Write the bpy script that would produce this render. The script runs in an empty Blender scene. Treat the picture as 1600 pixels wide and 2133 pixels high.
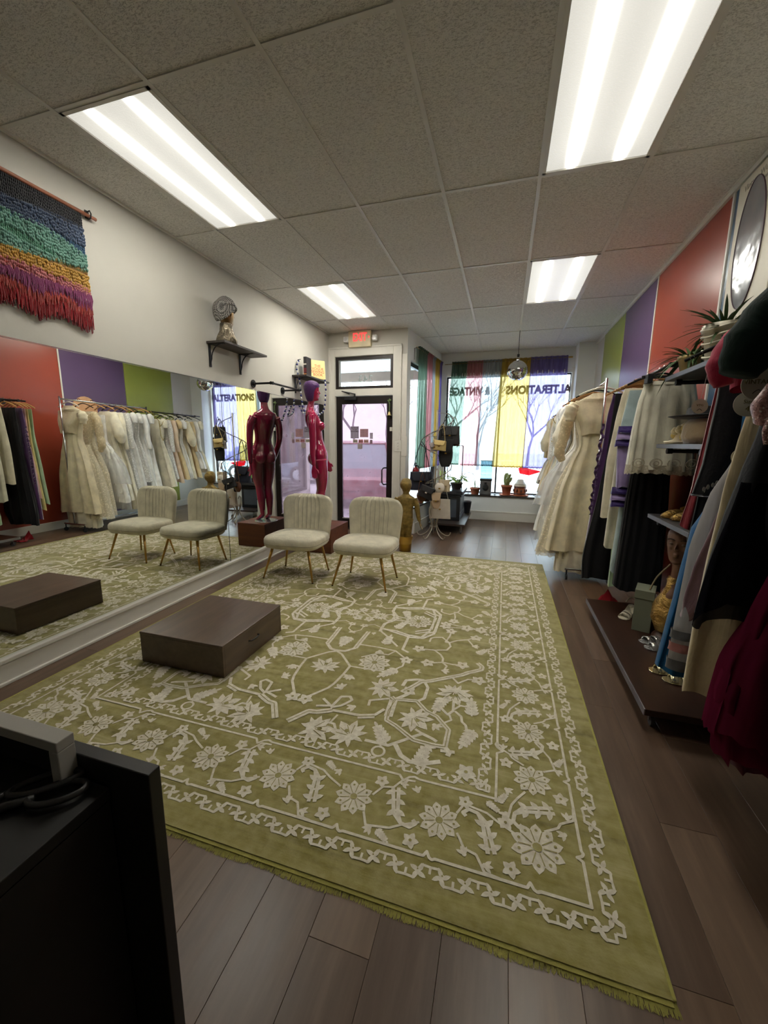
import bpy, bmesh, math, random
from mathutils import Vector, Matrix, Euler
from math import sin, cos, pi, sqrt, radians as RAD
R = random.Random(7)
SC = bpy.context.scene
COL = SC.collection

# ------------------------------------------------------------------ camera
cam = bpy.data.cameras.new('camera'); cam.sensor_fit = 'HORIZONTAL'; cam.sensor_width = 36
cam.lens = 826.655 / 1600 * 36; cam.clip_start = .02; cam.clip_end = 200
camo = bpy.data.objects.new('camera', cam); COL.objects.link(camo)
def cam_axes(y, p, r):
    f = Vector((-sin(y) * cos(p), cos(y) * cos(p), sin(p))); rt = Vector((cos(y), sin(y), 0)); up = rt.cross(f)
    return cos(r) * rt + sin(r) * up, -sin(r) * rt + cos(r) * up, f
_r, _u, _f = cam_axes(.290863, -.172560, .009565)
camo.matrix_world = Matrix(((_r.x, _u.x, -_f.x, 2.738), (_r.y, _u.y, -_f.y, 0), (_r.z, _u.z, -_f.z, 1.42), (0, 0, 0, 1)))
SC.camera = camo

# ------------------------------------------------------------------ world, exposure
SKY = 2.0
wd = bpy.data.worlds.new('sky'); SC.world = wd; wd.use_nodes = True
_b = wd.node_tree.nodes['Background']; _b.inputs[0].default_value = (.80, .91, 1, 1); _b.inputs[1].default_value = SKY
SC.view_settings.view_transform = 'Standard'; SC.view_settings.look = 'None'
SC.view_settings.gamma = 1; SC.view_settings.use_curve_mapping = False
SC.view_settings.exposure = 2.1
LAMP_BASE, LAMP_PEAK = .18, 19.0
SC.cycles.max_bounces = 8; SC.cycles.transparent_max_bounces = 24; SC.cycles.diffuse_bounces = 4
SC.cycles.glossy_bounces = 4; SC.cycles.transmission_bounces = 6
SC.cycles.sample_clamp_indirect = 4; SC.cycles.caustics_reflective = False; SC.cycles.caustics_refractive = False

# ------------------------------------------------------------------ materials
def srgb(r, g, b):
    f = lambda c: (c / 255 / 12.92) if c / 255 <= .04045 else ((c / 255 + .055) / 1.055) ** 2.4
    return (f(r), f(g), f(b), 1)
class NT:
    def __init__(s, name):
        s.m = bpy.data.materials.new(name); s.m.use_nodes = True; s.t = s.m.node_tree; s.n = s.t.nodes; s.l = s.t.links
        s.b = s.n['Principled BSDF']; s.out = s.n['Material Output']
    def add(s, ty, **k):
        x = s.n.new(ty)
        for a, v in k.items(): setattr(x, a, v)
        return x
    def link(s, a, b): s.l.new(a, b)
    def tex(s, scale=(1, 1, 1), space='Object', rot=(0, 0, 0)):
        tc = s.add('ShaderNodeTexCoord'); mp = s.add('ShaderNodeMapping'); mp.inputs['Scale'].default_value = scale
        mp.inputs['Rotation'].default_value = rot
        s.link(tc.outputs[space], mp.inputs[0]); return mp.outputs[0]
    def noise(s, vec, scale=5, detail=4, rough=.5, dist=0):
        x = s.add('ShaderNodeTexNoise'); x.inputs['Scale'].default_value = scale; x.inputs['Detail'].default_value = detail
        x.inputs['Roughness'].default_value = rough; x.inputs['Distortion'].default_value = dist
        s.link(vec, x.inputs['Vector']); return x.outputs[0]
    def ramp(s, fac, stops, interp='LINEAR'):
        x = s.add('ShaderNodeValToRGB'); x.color_ramp.interpolation = interp; e = x.color_ramp.elements
        while len(e) < len(stops): e.new(.5)
        for i, (p, c) in enumerate(stops): e[i].position = p; e[i].color = c if len(c) == 4 else (*c, 1)
        s.link(fac, x.inputs[0]); return x.outputs[0]
    def mix(s, fac, a, b, mode='MIX'):
        x = s.add('ShaderNodeMix', data_type='RGBA', blend_type=mode)
        for i, v in ((0, fac), (6, a), (7, b)):
            if hasattr(v, 'type') and hasattr(v, 'is_linked'): s.link(v, x.inputs[i])
            else: x.inputs[i].default_value = v
        return x.outputs[2]
    def math(s, op, a, b=0.0):
        x = s.add('ShaderNodeMath', operation=op)
        for i, v in ((0, a), (1, b)):
            if hasattr(v, 'is_linked'): s.link(v, x.inputs[i])
            else: x.inputs[i].default_value = v
        return x.outputs[0]
    def bump(s, h, strength=.3, dist=.01):
        x = s.add('ShaderNodeBump'); x.inputs['Strength'].default_value = strength; x.inputs['Distance'].default_value = dist
        s.link(h, x.inputs['Height']); s.link(x.outputs[0], s.b.inputs['Normal'])
    def set(s, **k):
        for a, v in k.items():
            i = s.b.inputs[a.replace('_', ' ')]
            if hasattr(v, 'is_linked'): s.link(v, i)
            else: i.default_value = v
MATS = {}
def M(name, rgb=None, rough=.6, metal=0.0, var=.12, vs=6, bump=0.0, bs=60, spec=.5, sheen=0, coat=0, trans=0, **kw):
    """procedural material with a soft colour variation and optional fine relief; cached by name"""
    if name in MATS: return MATS[name]
    t = NT(name); c = srgb(*rgb)
    v = t.tex(); n = t.noise(v, vs, 3)
    lo = tuple(x * (1 - var) for x in c[:3]) + (1,); hi = tuple(min(1, x * (1 + var)) for x in c[:3]) + (1,)
    t.set(Base_Color=t.ramp(n, [(.3, lo), (.7, hi)]), Roughness=rough, Metallic=metal)
    t.b.inputs['Specular IOR Level'].default_value = spec
    if sheen: t.b.inputs['Sheen Weight'].default_value = sheen
    if coat: t.b.inputs['Coat Weight'].default_value = coat; t.b.inputs['Coat Roughness'].default_value = .08
    if bump: t.bump(t.noise(v, bs, 3), bump, .004)
    MATS[name] = t.m; return t.m
def fabric(name, rgb, weave=350, sheen=.3, rough=.85, bump=.25, stripes=None):
    if name in MATS: return MATS[name]
    t = NT(name); c = srgb(*rgb); v = t.tex()
    n = t.noise(v, 9, 4); lo = tuple(x * .82 for x in c[:3]) + (1,); hi = tuple(min(1, x * 1.12) for x in c[:3]) + (1,)
    t.set(Base_Color=t.ramp(n, [(.3, lo), (.7, hi)]), Roughness=rough); t.b.inputs['Sheen Weight'].default_value = sheen
    t.b.inputs['Specular IOR Level'].default_value = .22
    w_ = t.noise(t.tex((1, 1, .35)), 11, 4, .6, .6); b2 = t.add('ShaderNodeBump'); b2.inputs['Strength'].default_value = .35; b2.inputs['Distance'].default_value = .03; t.link(w_, b2.inputs['Height'])
    b1 = t.add('ShaderNodeBump'); b1.inputs['Strength'].default_value = bump; b1.inputs['Distance'].default_value = .002; t.link(t.noise(v, weave, 2), b1.inputs['Height']); t.link(b2.outputs[0], b1.inputs['Normal']); t.link(b1.outputs[0], t.b.inputs['Normal'])
    MATS[name] = t.m; return t.m
def lace(name, rgb, scale=30, open_=.35):
    """net with denser flower blobs: holes are transparent"""
    if name in MATS: return MATS[name]
    t = NT(name); c = srgb(*rgb); v = t.tex(); vo = t.add('ShaderNodeTexVoronoi'); vo.inputs['Scale'].default_value = scale
    t.link(v, vo.inputs['Vector']); n = t.noise(v, scale * .9, 2)
    h = t.math('ADD', vo.outputs[0], n)
    a = t.ramp(h, [(.55, (1, 1, 1, 1)), (.95, (1 - open_,) * 3 + (1,))])
    t.set(Base_Color=c, Roughness=.8, Alpha=a); t.b.inputs['Sheen Weight'].default_value = .3
    t.bump(h, .6, .004); MATS[name] = t.m; return t.m
def sheer(name, rgb, opacity=.5, tint=.8, tk=1.0):
    """thin voile: part coloured veil, part see-through cloth"""
    if name in MATS: return MATS[name]
    t = NT(name); c = srgb(*rgb); t.n.remove(t.b)
    tr = t.add('ShaderNodeBsdfTransparent'); tr.inputs[0].default_value = tuple((1 - (1 - x) * tint) * tk for x in c[:3]) + (1,)
    tl = t.add('ShaderNodeBsdfTranslucent'); tl.inputs[0].default_value = c
    df = t.add('ShaderNodeBsdfDiffuse'); df.inputs[0].default_value = c
    m1 = t.add('ShaderNodeMixShader'); m1.inputs[0].default_value = .5; t.link(tl.outputs[0], m1.inputs[1]); t.link(df.outputs[0], m1.inputs[2])
    v = t.tex((1, 1, .12)); n = t.noise(v, 26, 2)
    f = t.ramp(n, [(.3, (opacity * .8,) * 3), (.7, (min(1, opacity * 1.2),) * 3)])
    m2 = t.add('ShaderNodeMixShader'); t.link(f, m2.inputs[0]); t.link(tr.outputs[0], m2.inputs[1]); t.link(m1.outputs[0], m2.inputs[2])
    t.link(m2.outputs[0], t.out.inputs[0]); MATS[name] = t.m; return t.m
def wood(name, dark, light, rough=.4, scale=1.0, axis='y', coat=0.0):
    if name in MATS: return MATS[name]
    t = NT(name); s = {'x': (.6, 9, 9), 'y': (9, .6, 9), 'z': (9, 9, .6)}[axis]
    v = t.tex(tuple(k * scale for k in s)); n = t.noise(v, 2.2, 6, .6, .15); n2 = t.noise(t.tex((1, 1, 1)), 3, 3)
    col = t.mix(.35, t.ramp(n, [(.25, srgb(*dark)), (.75, srgb(*light))]), t.ramp(n2, [(.3, srgb(*dark)), (.7, srgb(*light))]))
    t.set(Base_Color=col, Roughness=rough); t.bump(n, .15, .003)
    if coat: t.b.inputs['Coat Weight'].default_value = coat
    MATS[name] = t.m; return t.m
def emit(name, rgb, s):
    if name in MATS: return MATS[name]
    t = NT(name); t.set(Base_Color=srgb(*rgb), Emission_Color=srgb(*rgb), Emission_Strength=s); MATS[name] = t.m; return t.m
def glass(name, rgb=(245, 250, 250), refl=.08, haze=0.0, hazec=(230, 225, 235)):
    if name in MATS: return MATS[name]
    t = NT(name); t.n.remove(t.b)
    tr = t.add('ShaderNodeBsdfTransparent'); tr.inputs[0].default_value = srgb(*rgb)
    gl = t.add('ShaderNodeBsdfGlossy'); gl.inputs['Roughness'].default_value = .02
    fr = t.add('ShaderNodeFresnel'); fr.inputs[0].default_value = 1.45
    ge = t.add('ShaderNodeNewGeometry'); ff = t.math('MULTIPLY', fr.outputs[0], t.math('SUBTRACT', 1.0, ge.outputs['Backfacing']))
    m = t.add('ShaderNodeMixShader'); t.link(ff, m.inputs[0]); t.link(tr.outputs[0], m.inputs[1]); t.link(gl.outputs[0], m.inputs[2])
    o = m.outputs[0]
    if haze:
        d = t.add('ShaderNodeBsdfTranslucent'); d.inputs[0].default_value = srgb(*hazec)
        m2 = t.add('ShaderNodeMixShader'); n = t.noise(t.tex(), 7, 5)
        t.link(t.ramp(n, [(.3, (haze * .7,) * 3), (.7, (haze * 1.3,) * 3)]), m2.inputs[0]); t.link(o, m2.inputs[1]); t.link(d.outputs[0], m2.inputs[2]); o = m2.outputs[0]
    t.link(o, t.out.inputs[0]); MATS[name] = t.m; return t.m

# ------------------------------------------------------------------ mesh builder
def basis(d):
    d = Vector(d).normalized(); a = Vector((0, 0, 1)) if abs(d.z) < .95 else Vector((1, 0, 0))
    x = a.cross(d).normalized(); return x, d.cross(x).normalized(), d
class MB:
    def __init__(s): s.v = []; s.f = []
    def add(s, vs, fs):
        o = len(s.v); s.v += [tuple(v) for v in vs]; s.f += [tuple(i + o for i in f) for f in fs]; return s
    def box(s, x0, x1, y0, y1, z0, z1, rot=None, piv=None):
        vs = [Vector((x, y, z)) for z in (z0, z1) for y in (y0, y1) for x in (x0, x1)]
        if rot is not None:
            p = Vector(piv) if piv else Vector(((x0 + x1) / 2, (y0 + y1) / 2, (z0 + z1) / 2)); e = Euler(rot).to_matrix()
            vs = [p + e @ (v - p) for v in vs]
        return s.add(vs, [(0, 2, 3, 1), (4, 5, 7, 6), (0, 1, 5, 4), (2, 6, 7, 3), (0, 4, 6, 2), (1, 3, 7, 5)])
    def cyl(s, a, b, r0, r1=None, n=12):
        r1 = r0 if r1 is None else r1; a = Vector(a); b = Vector(b); x, y, _ = basis(b - a)
        vs = []
        for p, r in ((a, r0), (b, r1)): vs += [p + (x * cos(2 * pi * i / n) + y * sin(2 * pi * i / n)) * r for i in range(n)]
        fs = [(i, (i + 1) % n, n + (i + 1) % n, n + i) for i in range(n)] + [tuple(range(n - 1, -1, -1)), tuple(range(n, 2 * n))]
        return s.add(vs, fs)
    def tube(s, pts, r, n=8, closed=False):
        P = [Vector(p) for p in pts]; m = len(P); rs = r if isinstance(r, (list, tuple)) else [r] * m; vs = []; px = None
        for i, p in enumerate(P):
            if closed: d = P[(i + 1) % m] - P[i - 1]
            else: d = P[min(i + 1, m - 1)] - P[max(i - 1, 0)]
            if d.length < 1e-9: d = Vector((0, 0, 1))
            d.normalize()
            if px is None: px, py, _ = basis(d)
            else:
                px = (px - d * px.dot(d)); px = px.normalized() if px.length > 1e-6 else basis(d)[0]
                py = d.cross(px)
            vs += [p + (px * cos(2 * pi * k / n) + py * sin(2 * pi * k / n)) * rs[i] for k in range(n)]
        fs = []
        for i in range(m if closed else m - 1):
            j = (i + 1) % m
            fs += [(i * n + k, i * n + (k + 1) % n, j * n + (k + 1) % n, j * n + k) for k in range(n)]
        if not closed: fs += [tuple(range(n - 1, -1, -1)), tuple((m - 1) * n + k for k in range(n))]
        return s.add(vs, fs)
    def loft(s, rings, cap=True, wrap=False):
        n = len(rings[0]); m = len(rings); vs = [v for r in rings for v in r]; fs = []
        for i in range(m - 1 if not wrap else m):
            j = (i + 1) % m
            fs += [(i * n + k, i * n + (k + 1) % n, j * n + (k + 1) % n, j * n + k) for k in range(n)]
        if cap and not wrap: fs += [tuple(range(n - 1, -1, -1)), tuple((m - 1) * n + k for k in range(n))]
        return s.add(vs, fs)
    def lathe(s, prof, c=(0, 0, 0), n=24, cap=True, ax=None):
        c = Vector(c); rings = []
        x, y, z = (Vector((1, 0, 0)), Vector((0, 1, 0)), Vector((0, 0, 1))) if ax is None else basis(ax)
        for r, h in prof: rings.append([c + x * (r * cos(2 * pi * k / n)) + y * (r * sin(2 * pi * k / n)) + z * h for k in range(n)])
        return s.loft(rings, cap)
    def ell(s, c, r, nu=16, nv=10, rot=None):
        c = Vector(c); e = Euler(rot).to_matrix() if rot else None; rings = []
        for j in range(nv + 1):
            t = pi * j / nv; rr = max(sin(t), .02)
            ring = []
            for k in range(nu):
                v = Vector((r[0] * rr * cos(2 * pi * k / nu), r[1] * rr * sin(2 * pi * k / nu), -r[2] * cos(t)))
                ring.append(c + (e @ v if e else v))
            rings.append(ring)
        return s.loft(rings)
    def grid(s, fn, nu, nv):
        vs = [fn(i / nu, j / nv) for j in range(nv + 1) for i in range(nu + 1)]
        fs = [(j * (nu + 1) + i, j * (nu + 1) + i + 1, (j + 1) * (nu + 1) + i + 1, (j + 1) * (nu + 1) + i) for j in range(nv) for i in range(nu)]
        return s.add(vs, fs)
    def prism(s, poly, d, origin=(0, 0, 0), ux=(1, 0, 0), uy=(0, 0, 1)):
        """2-D outline extruded by vector d"""
        o = Vector(origin); ux = Vector(ux); uy = Vector(uy); d = Vector(d); n = len(poly)
        a = [o + ux * p[0] + uy * p[1] for p in poly]; b = [p + d for p in a]
        return s.add(a + b, [tuple(range(n - 1, -1, -1)), tuple(range(n, 2 * n))] + [(i, (i + 1) % n, n + (i + 1) % n, n + i) for i in range(n)])
    def mesh(s, name, mat, smooth=False):
        me = bpy.data.meshes.new(name); me.from_pydata(s.v, [], s.f); me.update()
        if mat: me.materials.append(mat)
        if smooth: me.polygons.foreach_set('use_smooth', [True] * len(me.polygons))
        return me
    def build(s, name, mat, parent=None, smooth=False, bevel=0, sub=0, seg=2, solid=0, remesh=0, fix=False, local=False, **props):
        me = s.mesh(name, mat, smooth)
        if fix or remesh:
            bm = bmesh.new(); bm.from_mesh(me); bmesh.ops.recalc_face_normals(bm, faces=bm.faces); bm.to_mesh(me); bm.free()
        o = bpy.data.objects.new(name, me); COL.objects.link(o)
        if parent is not None:
            o.parent = parent
            if not local: o.matrix_parent_inverse = WM(parent).inverted()
        if remesh:
            md = o.modifiers.new('fuse', 'REMESH'); md.mode = 'VOXEL'; md.voxel_size = remesh; md.use_smooth_shade = True
            md = o.modifiers.new('soft', 'SMOOTH'); md.factor = .5; md.iterations = 6
        if solid: md = o.modifiers.new('thick', 'SOLIDIFY'); md.thickness = solid; md.offset = 0
        if bevel: md = o.modifiers.new('bevel', 'BEVEL'); md.width = bevel; md.segments = seg; md.limit_method = 'ANGLE'; md.angle_limit = .6
        if sub: md = o.modifiers.new('sub', 'SUBSURF'); md.levels = sub; md.render_levels = sub
        if (bevel and smooth):
            pass
        for k, v in props.items(): o[k] = v
        return o
def WM(o):
    m = Matrix.LocRotScale(o.location, o.rotation_euler, o.scale)
    return WM(o.parent) @ o.matrix_parent_inverse @ m if o.parent else m
def thing(name, label, cat, loc=(0, 0, 0), rz=0, group=None):
    o = bpy.data.objects.new(name, None); COL.objects.link(o); o.location = loc; o.rotation_euler = (0, 0, rz)
    o.empty_display_size = .1; o['label'] = label; o['category'] = cat
    if group: o['group'] = group
    return o
def tag(o, label, cat, group=None):
    o['label'] = label; o['category'] = cat
    if group: o['group'] = group
    return o
def dup(root, loc, rz=None, label=None, group=None):
    r = root.copy(); COL.objects.link(r); r.location = loc
    if rz is not None: r.rotation_euler = (0, 0, rz)
    if label: r['label'] = label
    if group: r['group'] = group
    for ch in list(root.children):
        c = ch.copy(); COL.objects.link(c); c.parent = r
        for g in ch.children:
            d = g.copy(); COL.objects.link(d); d.parent = c
    return r
def text(name, body, mat, size, loc, rot, parent=None, extrude=.0008, align='CENTER', sx=1.0, bold=0.0):
    cu = bpy.data.curves.new(name, 'FONT'); cu.body = body; cu.size = size; cu.extrude = extrude; cu.align_x = align; cu.align_y = 'CENTER'
    cu.offset = bold; cu.resolution_u = 3
    tmp = bpy.data.objects.new(name, cu); me = bpy.data.meshes.new_from_object(tmp); bpy.data.objects.remove(tmp); bpy.data.curves.remove(cu)
    me.materials.clear(); me.materials.append(mat)
    o = bpy.data.objects.new(name, me); COL.objects.link(o); o.location = loc; o.rotation_euler = rot; o.scale = (sx, 1, 1)
    if parent is not None: o.parent = parent; o.matrix_parent_inverse = WM(parent).inverted()
    return o
def arc(c, r, a0, a1, n, plane='xz'):
    c = Vector(c); out = []
    for i in range(n + 1):
        a = a0 + (a1 - a0) * i / n; p, q = r * cos(a), r * sin(a)
        out.append(c + (Vector((p, 0, q)) if plane == 'xz' else Vector((p, q, 0)) if plane == 'xy' else Vector((0, p, q))))
    return out
def smooth_path(pts, k=6):
    P = [Vector(p) for p in pts]; out = []
    for i in range(len(P) - 1):
        p0 = P[max(i - 1, 0)]; p1 = P[i]; p2 = P[i + 1]; p3 = P[min(i + 2, len(P) - 1)]
        for j in range(k):
            t = j / k
            out.append(.5 * ((2 * p1) + (p2 - p0) * t + (2 * p0 - 5 * p1 + 4 * p2 - p3) * t * t + (3 * p1 - p0 - 3 * p2 + p3) * t ** 3))
    out.append(P[-1]); return out
# ------------------------------------------------------------------ setting
H = 3.09
WALLC = M('wall paint warm white', (202, 199, 190), .75, var=.03, vs=2, bump=.05, bs=120)
TRIMC = M('trim paint white', (222, 219, 210), .45, var=.03)
BLACKM = M('black powder coated metal', (22, 22, 24), .45, var=.2)
BRONZE = M('dark bronze anodised aluminium', (34, 27, 26), .4, .3, var=.15)
CHROME = M('chrome', (205, 205, 208), .12, 1, var=.02)
BRASS = M('brushed brass legs', (190, 150, 85), .3, 1, var=.06)
GOLD = M('gold foil', (196, 158, 84), .28, 1, var=.15, vs=14, bump=.5, bs=30)
DARKW = wood('dark stained wood', (44, 24, 15), (84, 50, 30), .38, axis='x')

def struct(name, mb, mat, parent=None, **k):
    o = mb.build(name, mat, parent, **k)
    if parent is None: o['kind'] = 'structure'
    return o
# floor: slab and planks
floor = struct('floor', MB().box(0, 4.1, -2.6, 7.9, -.12, -.012), M('floor joint dark', (52, 40, 34), .8))
t = NT('walnut vinyl plank'); oi = t.add('ShaderNodeObjectInfo'); tc = t.add('ShaderNodeTexCoord')
va = t.add('ShaderNodeVectorMath', operation='ADD'); cx = t.add('ShaderNodeCombineXYZ')
rr = t.math('MULTIPLY', oi.outputs['Random'], 37.0)
for i in range(3): t.link(rr, cx.inputs[i])
t.link(tc.outputs['Object'], va.inputs[0]); t.link(cx.outputs[0], va.inputs[1])
mp = t.add('ShaderNodeMapping'); mp.inputs['Scale'].default_value = (16, 1.6, 4); t.link(va.outputs[0], mp.inputs[0])
mp2 = t.add('ShaderNodeMapping'); mp2.inputs['Scale'].default_value = (3, 1.2, 1); t.link(va.outputs[0], mp2.inputs[0])
n1 = t.noise(mp.outputs[0], 1.6, 6, .58, .15); n2 = t.noise(mp2.outputs[0], 2.2, 3)
c1 = t.ramp(n1, [(.25, srgb(70, 53, 42)), (.5, srgb(98, 77, 62)), (.75, srgb(128, 103, 84))])
c2 = t.ramp(oi.outputs['Random'], [(0, srgb(82, 62, 50)), (.5, srgb(106, 85, 69)), (.8, srgb(132, 110, 92)), (1, srgb(116, 86, 60))])
t.set(Base_Color=t.mix(t.ramp(n2, [(.3, (.35,) * 3), (.7, (.65,) * 3)]), c1, c2), Roughness=t.ramp(n1, [(.2, (.29,) * 3), (.8, (.38,) * 3)]))
t.bump(n1, .03, .001); PLANK = t.m
pw, pl = .186, 1.22
pm = {}
for i in range(-1, 23):
    off = (i * 0.431) % 1 * pl
    for j in range(-1, 8):
        x0, x1 = i * pw + .04, (i + 1) * pw + .04; y0 = -.6 + j * pl + off; y1 = y0 + pl
        x0 = max(x0, 0); x1 = min(x1, 4.1); y0 = max(y0, -.6); y1 = min(y1, 7.9 if x1 > 1.4 else 6.1)
        if x1 - x0 < .01 or y1 - y0 < .02: continue
        key = (round(x1 - x0, 3), round(y1 - y0, 3))
        if key not in pm:
            a, b = (x1 - x0) / 2 - .0004, (y1 - y0) / 2 - .0004; k = .0008
            mb = MB(); mb.add([(-a, -b, -.012), (a, -b, -.012), (a, b, -.012), (-a, b, -.012), (-a, -b, -k), (a, -b, -k), (a, b, -k), (-a, b, -k),
                               (-a + k, -b + k, 0), (a - k, -b + k, 0), (a - k, b - k, 0), (-a + k, b - k, 0)],
                              [(0, 1, 5, 4), (1, 2, 6, 5), (2, 3, 7, 6), (3, 0, 4, 7), (4, 5, 9, 8), (5, 6, 10, 9), (6, 7, 11, 10), (7, 4, 8, 11), (8, 9, 10, 11)])
            pm[key] = mb.mesh('plank', PLANK)
        o = bpy.data.objects.new('plank', pm[key]); COL.objects.link(o); o.location = ((x0 + x1) / 2, (y0 + y1) / 2, 0); o.parent = floor
# ceiling: slab, tiles, tee grid
ceil = struct('ceiling', MB().box(0, 4.1, -2.6, 6.05, H + .03, H + .12).box(1.2, 4.1, 6.05, 8.02, H + .03, H + .12), M('plenum', (150, 146, 138), .9))
t = NT('acoustic tile'); v = t.tex(); vo = t.add('ShaderNodeTexVoronoi'); vo.inputs['Scale'].default_value = 120; t.link(v, vo.inputs[0])
n = t.noise(t.tex((1, 2.4, 1)), 55, 3, .6, 1.5); h = t.math('MULTIPLY', t.ramp(n, [(.38, (0,) * 3), (.5, (1,) * 3)]), t.ramp(vo.outputs[0], [(.1, (0,) * 3), (.3, (1,) * 3)]))
t.set(Base_Color=t.mix(h, srgb(196, 192, 184), srgb(236, 233, 226)), Roughness=.95); t.bump(h, .7, .003); TILE = t.m
TEE = M('white enamelled tee', (214, 211, 203), .4, var=.03)
XE = [0, .41, 1.02, 1.63, 2.24, 2.85, 3.46, 4.07]; YE = [-2.6, -1.883, -.663, .557, 1.777, 2.997, 4.217, 5.437, 6.657, 7.877]
LIGHTS = [(1, 4), (1, 6), (5, 4), (5, 6)]
tm = {}
for i in range(7):
    for j in range(9):
        if (i, j) in LIGHTS: continue
        x0, x1, y0, y1 = XE[i], XE[i + 1], YE[j], YE[j + 1]
        if i <= 1 and j == 7: y1 = 6.05
        if j == 8 and i <= 1: continue
        if i == 2 and j == 8: x0 = 1.3
        if i == 1 and j == 7:
            pass
        w, l = x1 - x0 - .012, y1 - y0 - .012; key = (round(w, 3), round(l, 3))
        if key not in tm: tm[key] = MB().box(-w / 2, w / 2, -l / 2, l / 2, 0, .015).mesh('ceiling_tile', TILE)
        o = bpy.data.objects.new('ceiling_tile', tm[key]); COL.objects.link(o); o.location = ((x0 + x1) / 2, (y0 + y1) / 2, H + .002); o.parent = ceil
for k, x in enumerate(XE[1:]):
    y1 = 6.05 if x < 1.2 else 7.9
    MB().box(x - .012, x + .012, -2.6, y1, H - .004, H + .016).build('ceiling_tee', TEE, ceil)
for y in YE[1:]:
    for i in range(7):
        if y > 6.05 and i < 2: continue
        MB().box(XE[i] + .012, XE[i + 1] - .012, y - .012, y + .012, H - .003, H + .015).build('ceiling_tee', TEE, ceil)
struct('trim_1', MB().box(4.07, 4.1, -2.6, 7.6, H - .035, H + .003), TRIMC)
struct('trim_2', MB().box(0, .018, -2.6, 6.05, H - .012, H + .003), TRIMC)
# left wall, right wall, back wall
struct('wall_left', MB().box(-.14, -.006, -2.6, 6.2, -.1, H + .1), WALLC)
struct('wall_back', MB().box(-.14, 4.24, -2.72, -2.6, -.1, H + .1), WALLC)
wr = struct('wall_right', MB().box(4.1, 4.24, -2.6, 8.02, -.1, H + .1), WALLC)
def panelmat(n, c): 
    return M(n, c, .3, var=.07, vs=1.6, bump=.04, bs=8, spec=.5)
for nm, y0, y1, c in (('blue', 2.86, 3.44, (50, 84, 114)), ('orange', 3.47, 4.805, (150, 64, 46)), ('purple', 4.82, 5.945, (92, 70, 104)), ('green', 5.955, 7.05, (150, 158, 70))):
    o = MB().box(4.088, 4.1, y0, y1, .13, H - .036).build('wall_panel', panelmat('painted panel ' + nm, c), wr, bevel=.003)
    o['label'] = nm + ' painted panel'
for y in (3.455, 4.812): MB().box(4.08, 4.1, y - .011, y + .011, .13, H - .036).build('batten', TRIMC, wr)
struct('baseboard_left', MB().box(-.006, .016, -2.6, 6.05, 0, .13).box(-.006, .026, -2.6, 6.05, .13, .157).box(-.006, .03, -2.6, 6.05, 0, .02), TRIMC, bevel=.004)
struct('baseboard_right', MB().box(4.078, 4.1, -2.6, 7.6, 0, .13), TRIMC, bevel=.004)
# door wall
wdr = struct('wall_door', MB().box(-.14, .105, 6.05, 6.17, 0, H + .1).box(1.05, 1.27, 6.05, 6.17, 0, H + .1).box(.105, 1.05, 6.05, 6.17, 2.14, 2.25).box(.105, 1.05, 6.05, 6.17, 2.73, H + .1), WALLC)
struct('trim_3', MB().box(0, .1, 6.03, 6.05, 0, 2.86).box(1.055, 1.185, 6.03, 6.05, 0, 2.86).box(.1, 1.055, 6.03, 6.05, 2.735, 2.86).box(.1, 1.055, 6.034, 6.05, 2.14, 2.245)
       .box(-.005, .02, 6.02, 6.03, 0, 2.87).box(1.165, 1.19, 6.02, 6.03, 0, 2.87).box(0, 1.19, 6.02, 6.03, 2.845, 2.87), TRIMC, bevel=.004)
struct('trim_4', MB().box(1.19, 1.272, 6.036, 6.05, .0, 2.73).box(1.2, 1.29, 6.025, 6.05, 1.22, 1.52), TRIMC, bevel=.003)
# transom window
w3 = struct('window_3', MB().box(.105, 1.05, 6.06, 6.12, 2.25, 2.29).box(.105, 1.05, 6.06, 6.12, 2.69, 2.73).box(.105, .15, 6.06, 6.12, 2.29, 2.69).box(1.005, 1.05, 6.06, 6.12, 2.29, 2.69), BRONZE)
MB().box(.15, 1.005, 6.1, 6.106, 2.29, 2.69).build('pane', glass('clear glass'), w3)
MB().box(.15, .18, 6.075, 6.095, 2.29, 2.69).box(.18, 1.005, 6.075, 6.095, 2.672, 2.69).build('glazing_bead', M('grey bead', (170, 172, 172), .5), w3)
DG = M('frosted digits', (205, 208, 208), .5)
o = text('house_number', '243', DG, .15, (.585, 6.112, 2.40), (pi / 2, 0, pi), w3, sx=1.1)
# door
dr = struct('door_1', MB().box(.11, .2, 6.06, 6.105, .01, 2.135).box(.955, 1.045, 6.06, 6.105, .01, 2.135).box(.2, .955, 6.06, 6.105, 2.02, 2.135).box(.2, .955, 6.06, 6.105, .01, .17), BRONZE, bevel=.003)
DGL = glass('hazy tinted door glass', (176, 164, 170), haze=.13, hazec=(228, 204, 214))
MB().box(.2, .955, 6.08, 6.086, .17, 2.02).build('pane', DGL, dr)
hm = MB().tube([(.955, 6.06, 1.03), (.925, 6.0, 1.03), (.905, 5.985, 1.0), (.905, 5.985, .8), (.925, 6.0, .77), (.955, 6.06, .77)], .011, 10); hm.build('handle', BLACKM, dr, smooth=True)
MB().box(.27, .47, 6.0, 6.06, 2.075, 2.12).build('closer_body', BLACKM, dr, bevel=.008)
MB().tube([(.44, 6.02, 2.12), (.44, 6.02, 2.165)], .012).tube([(.45, 6.02, 2.165), (.235, 5.985, 2.21)], .008).tube([(.235, 5.985, 2.21), (.35, 6.03, 2.17)], .008).build('closer_arm', BLACKM, dr)
MB().box(1.01, 1.05, 6.035, 6.06, 1.6, 1.66).build('latch_box', TRIMC, dr, bevel=.003)
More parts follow.
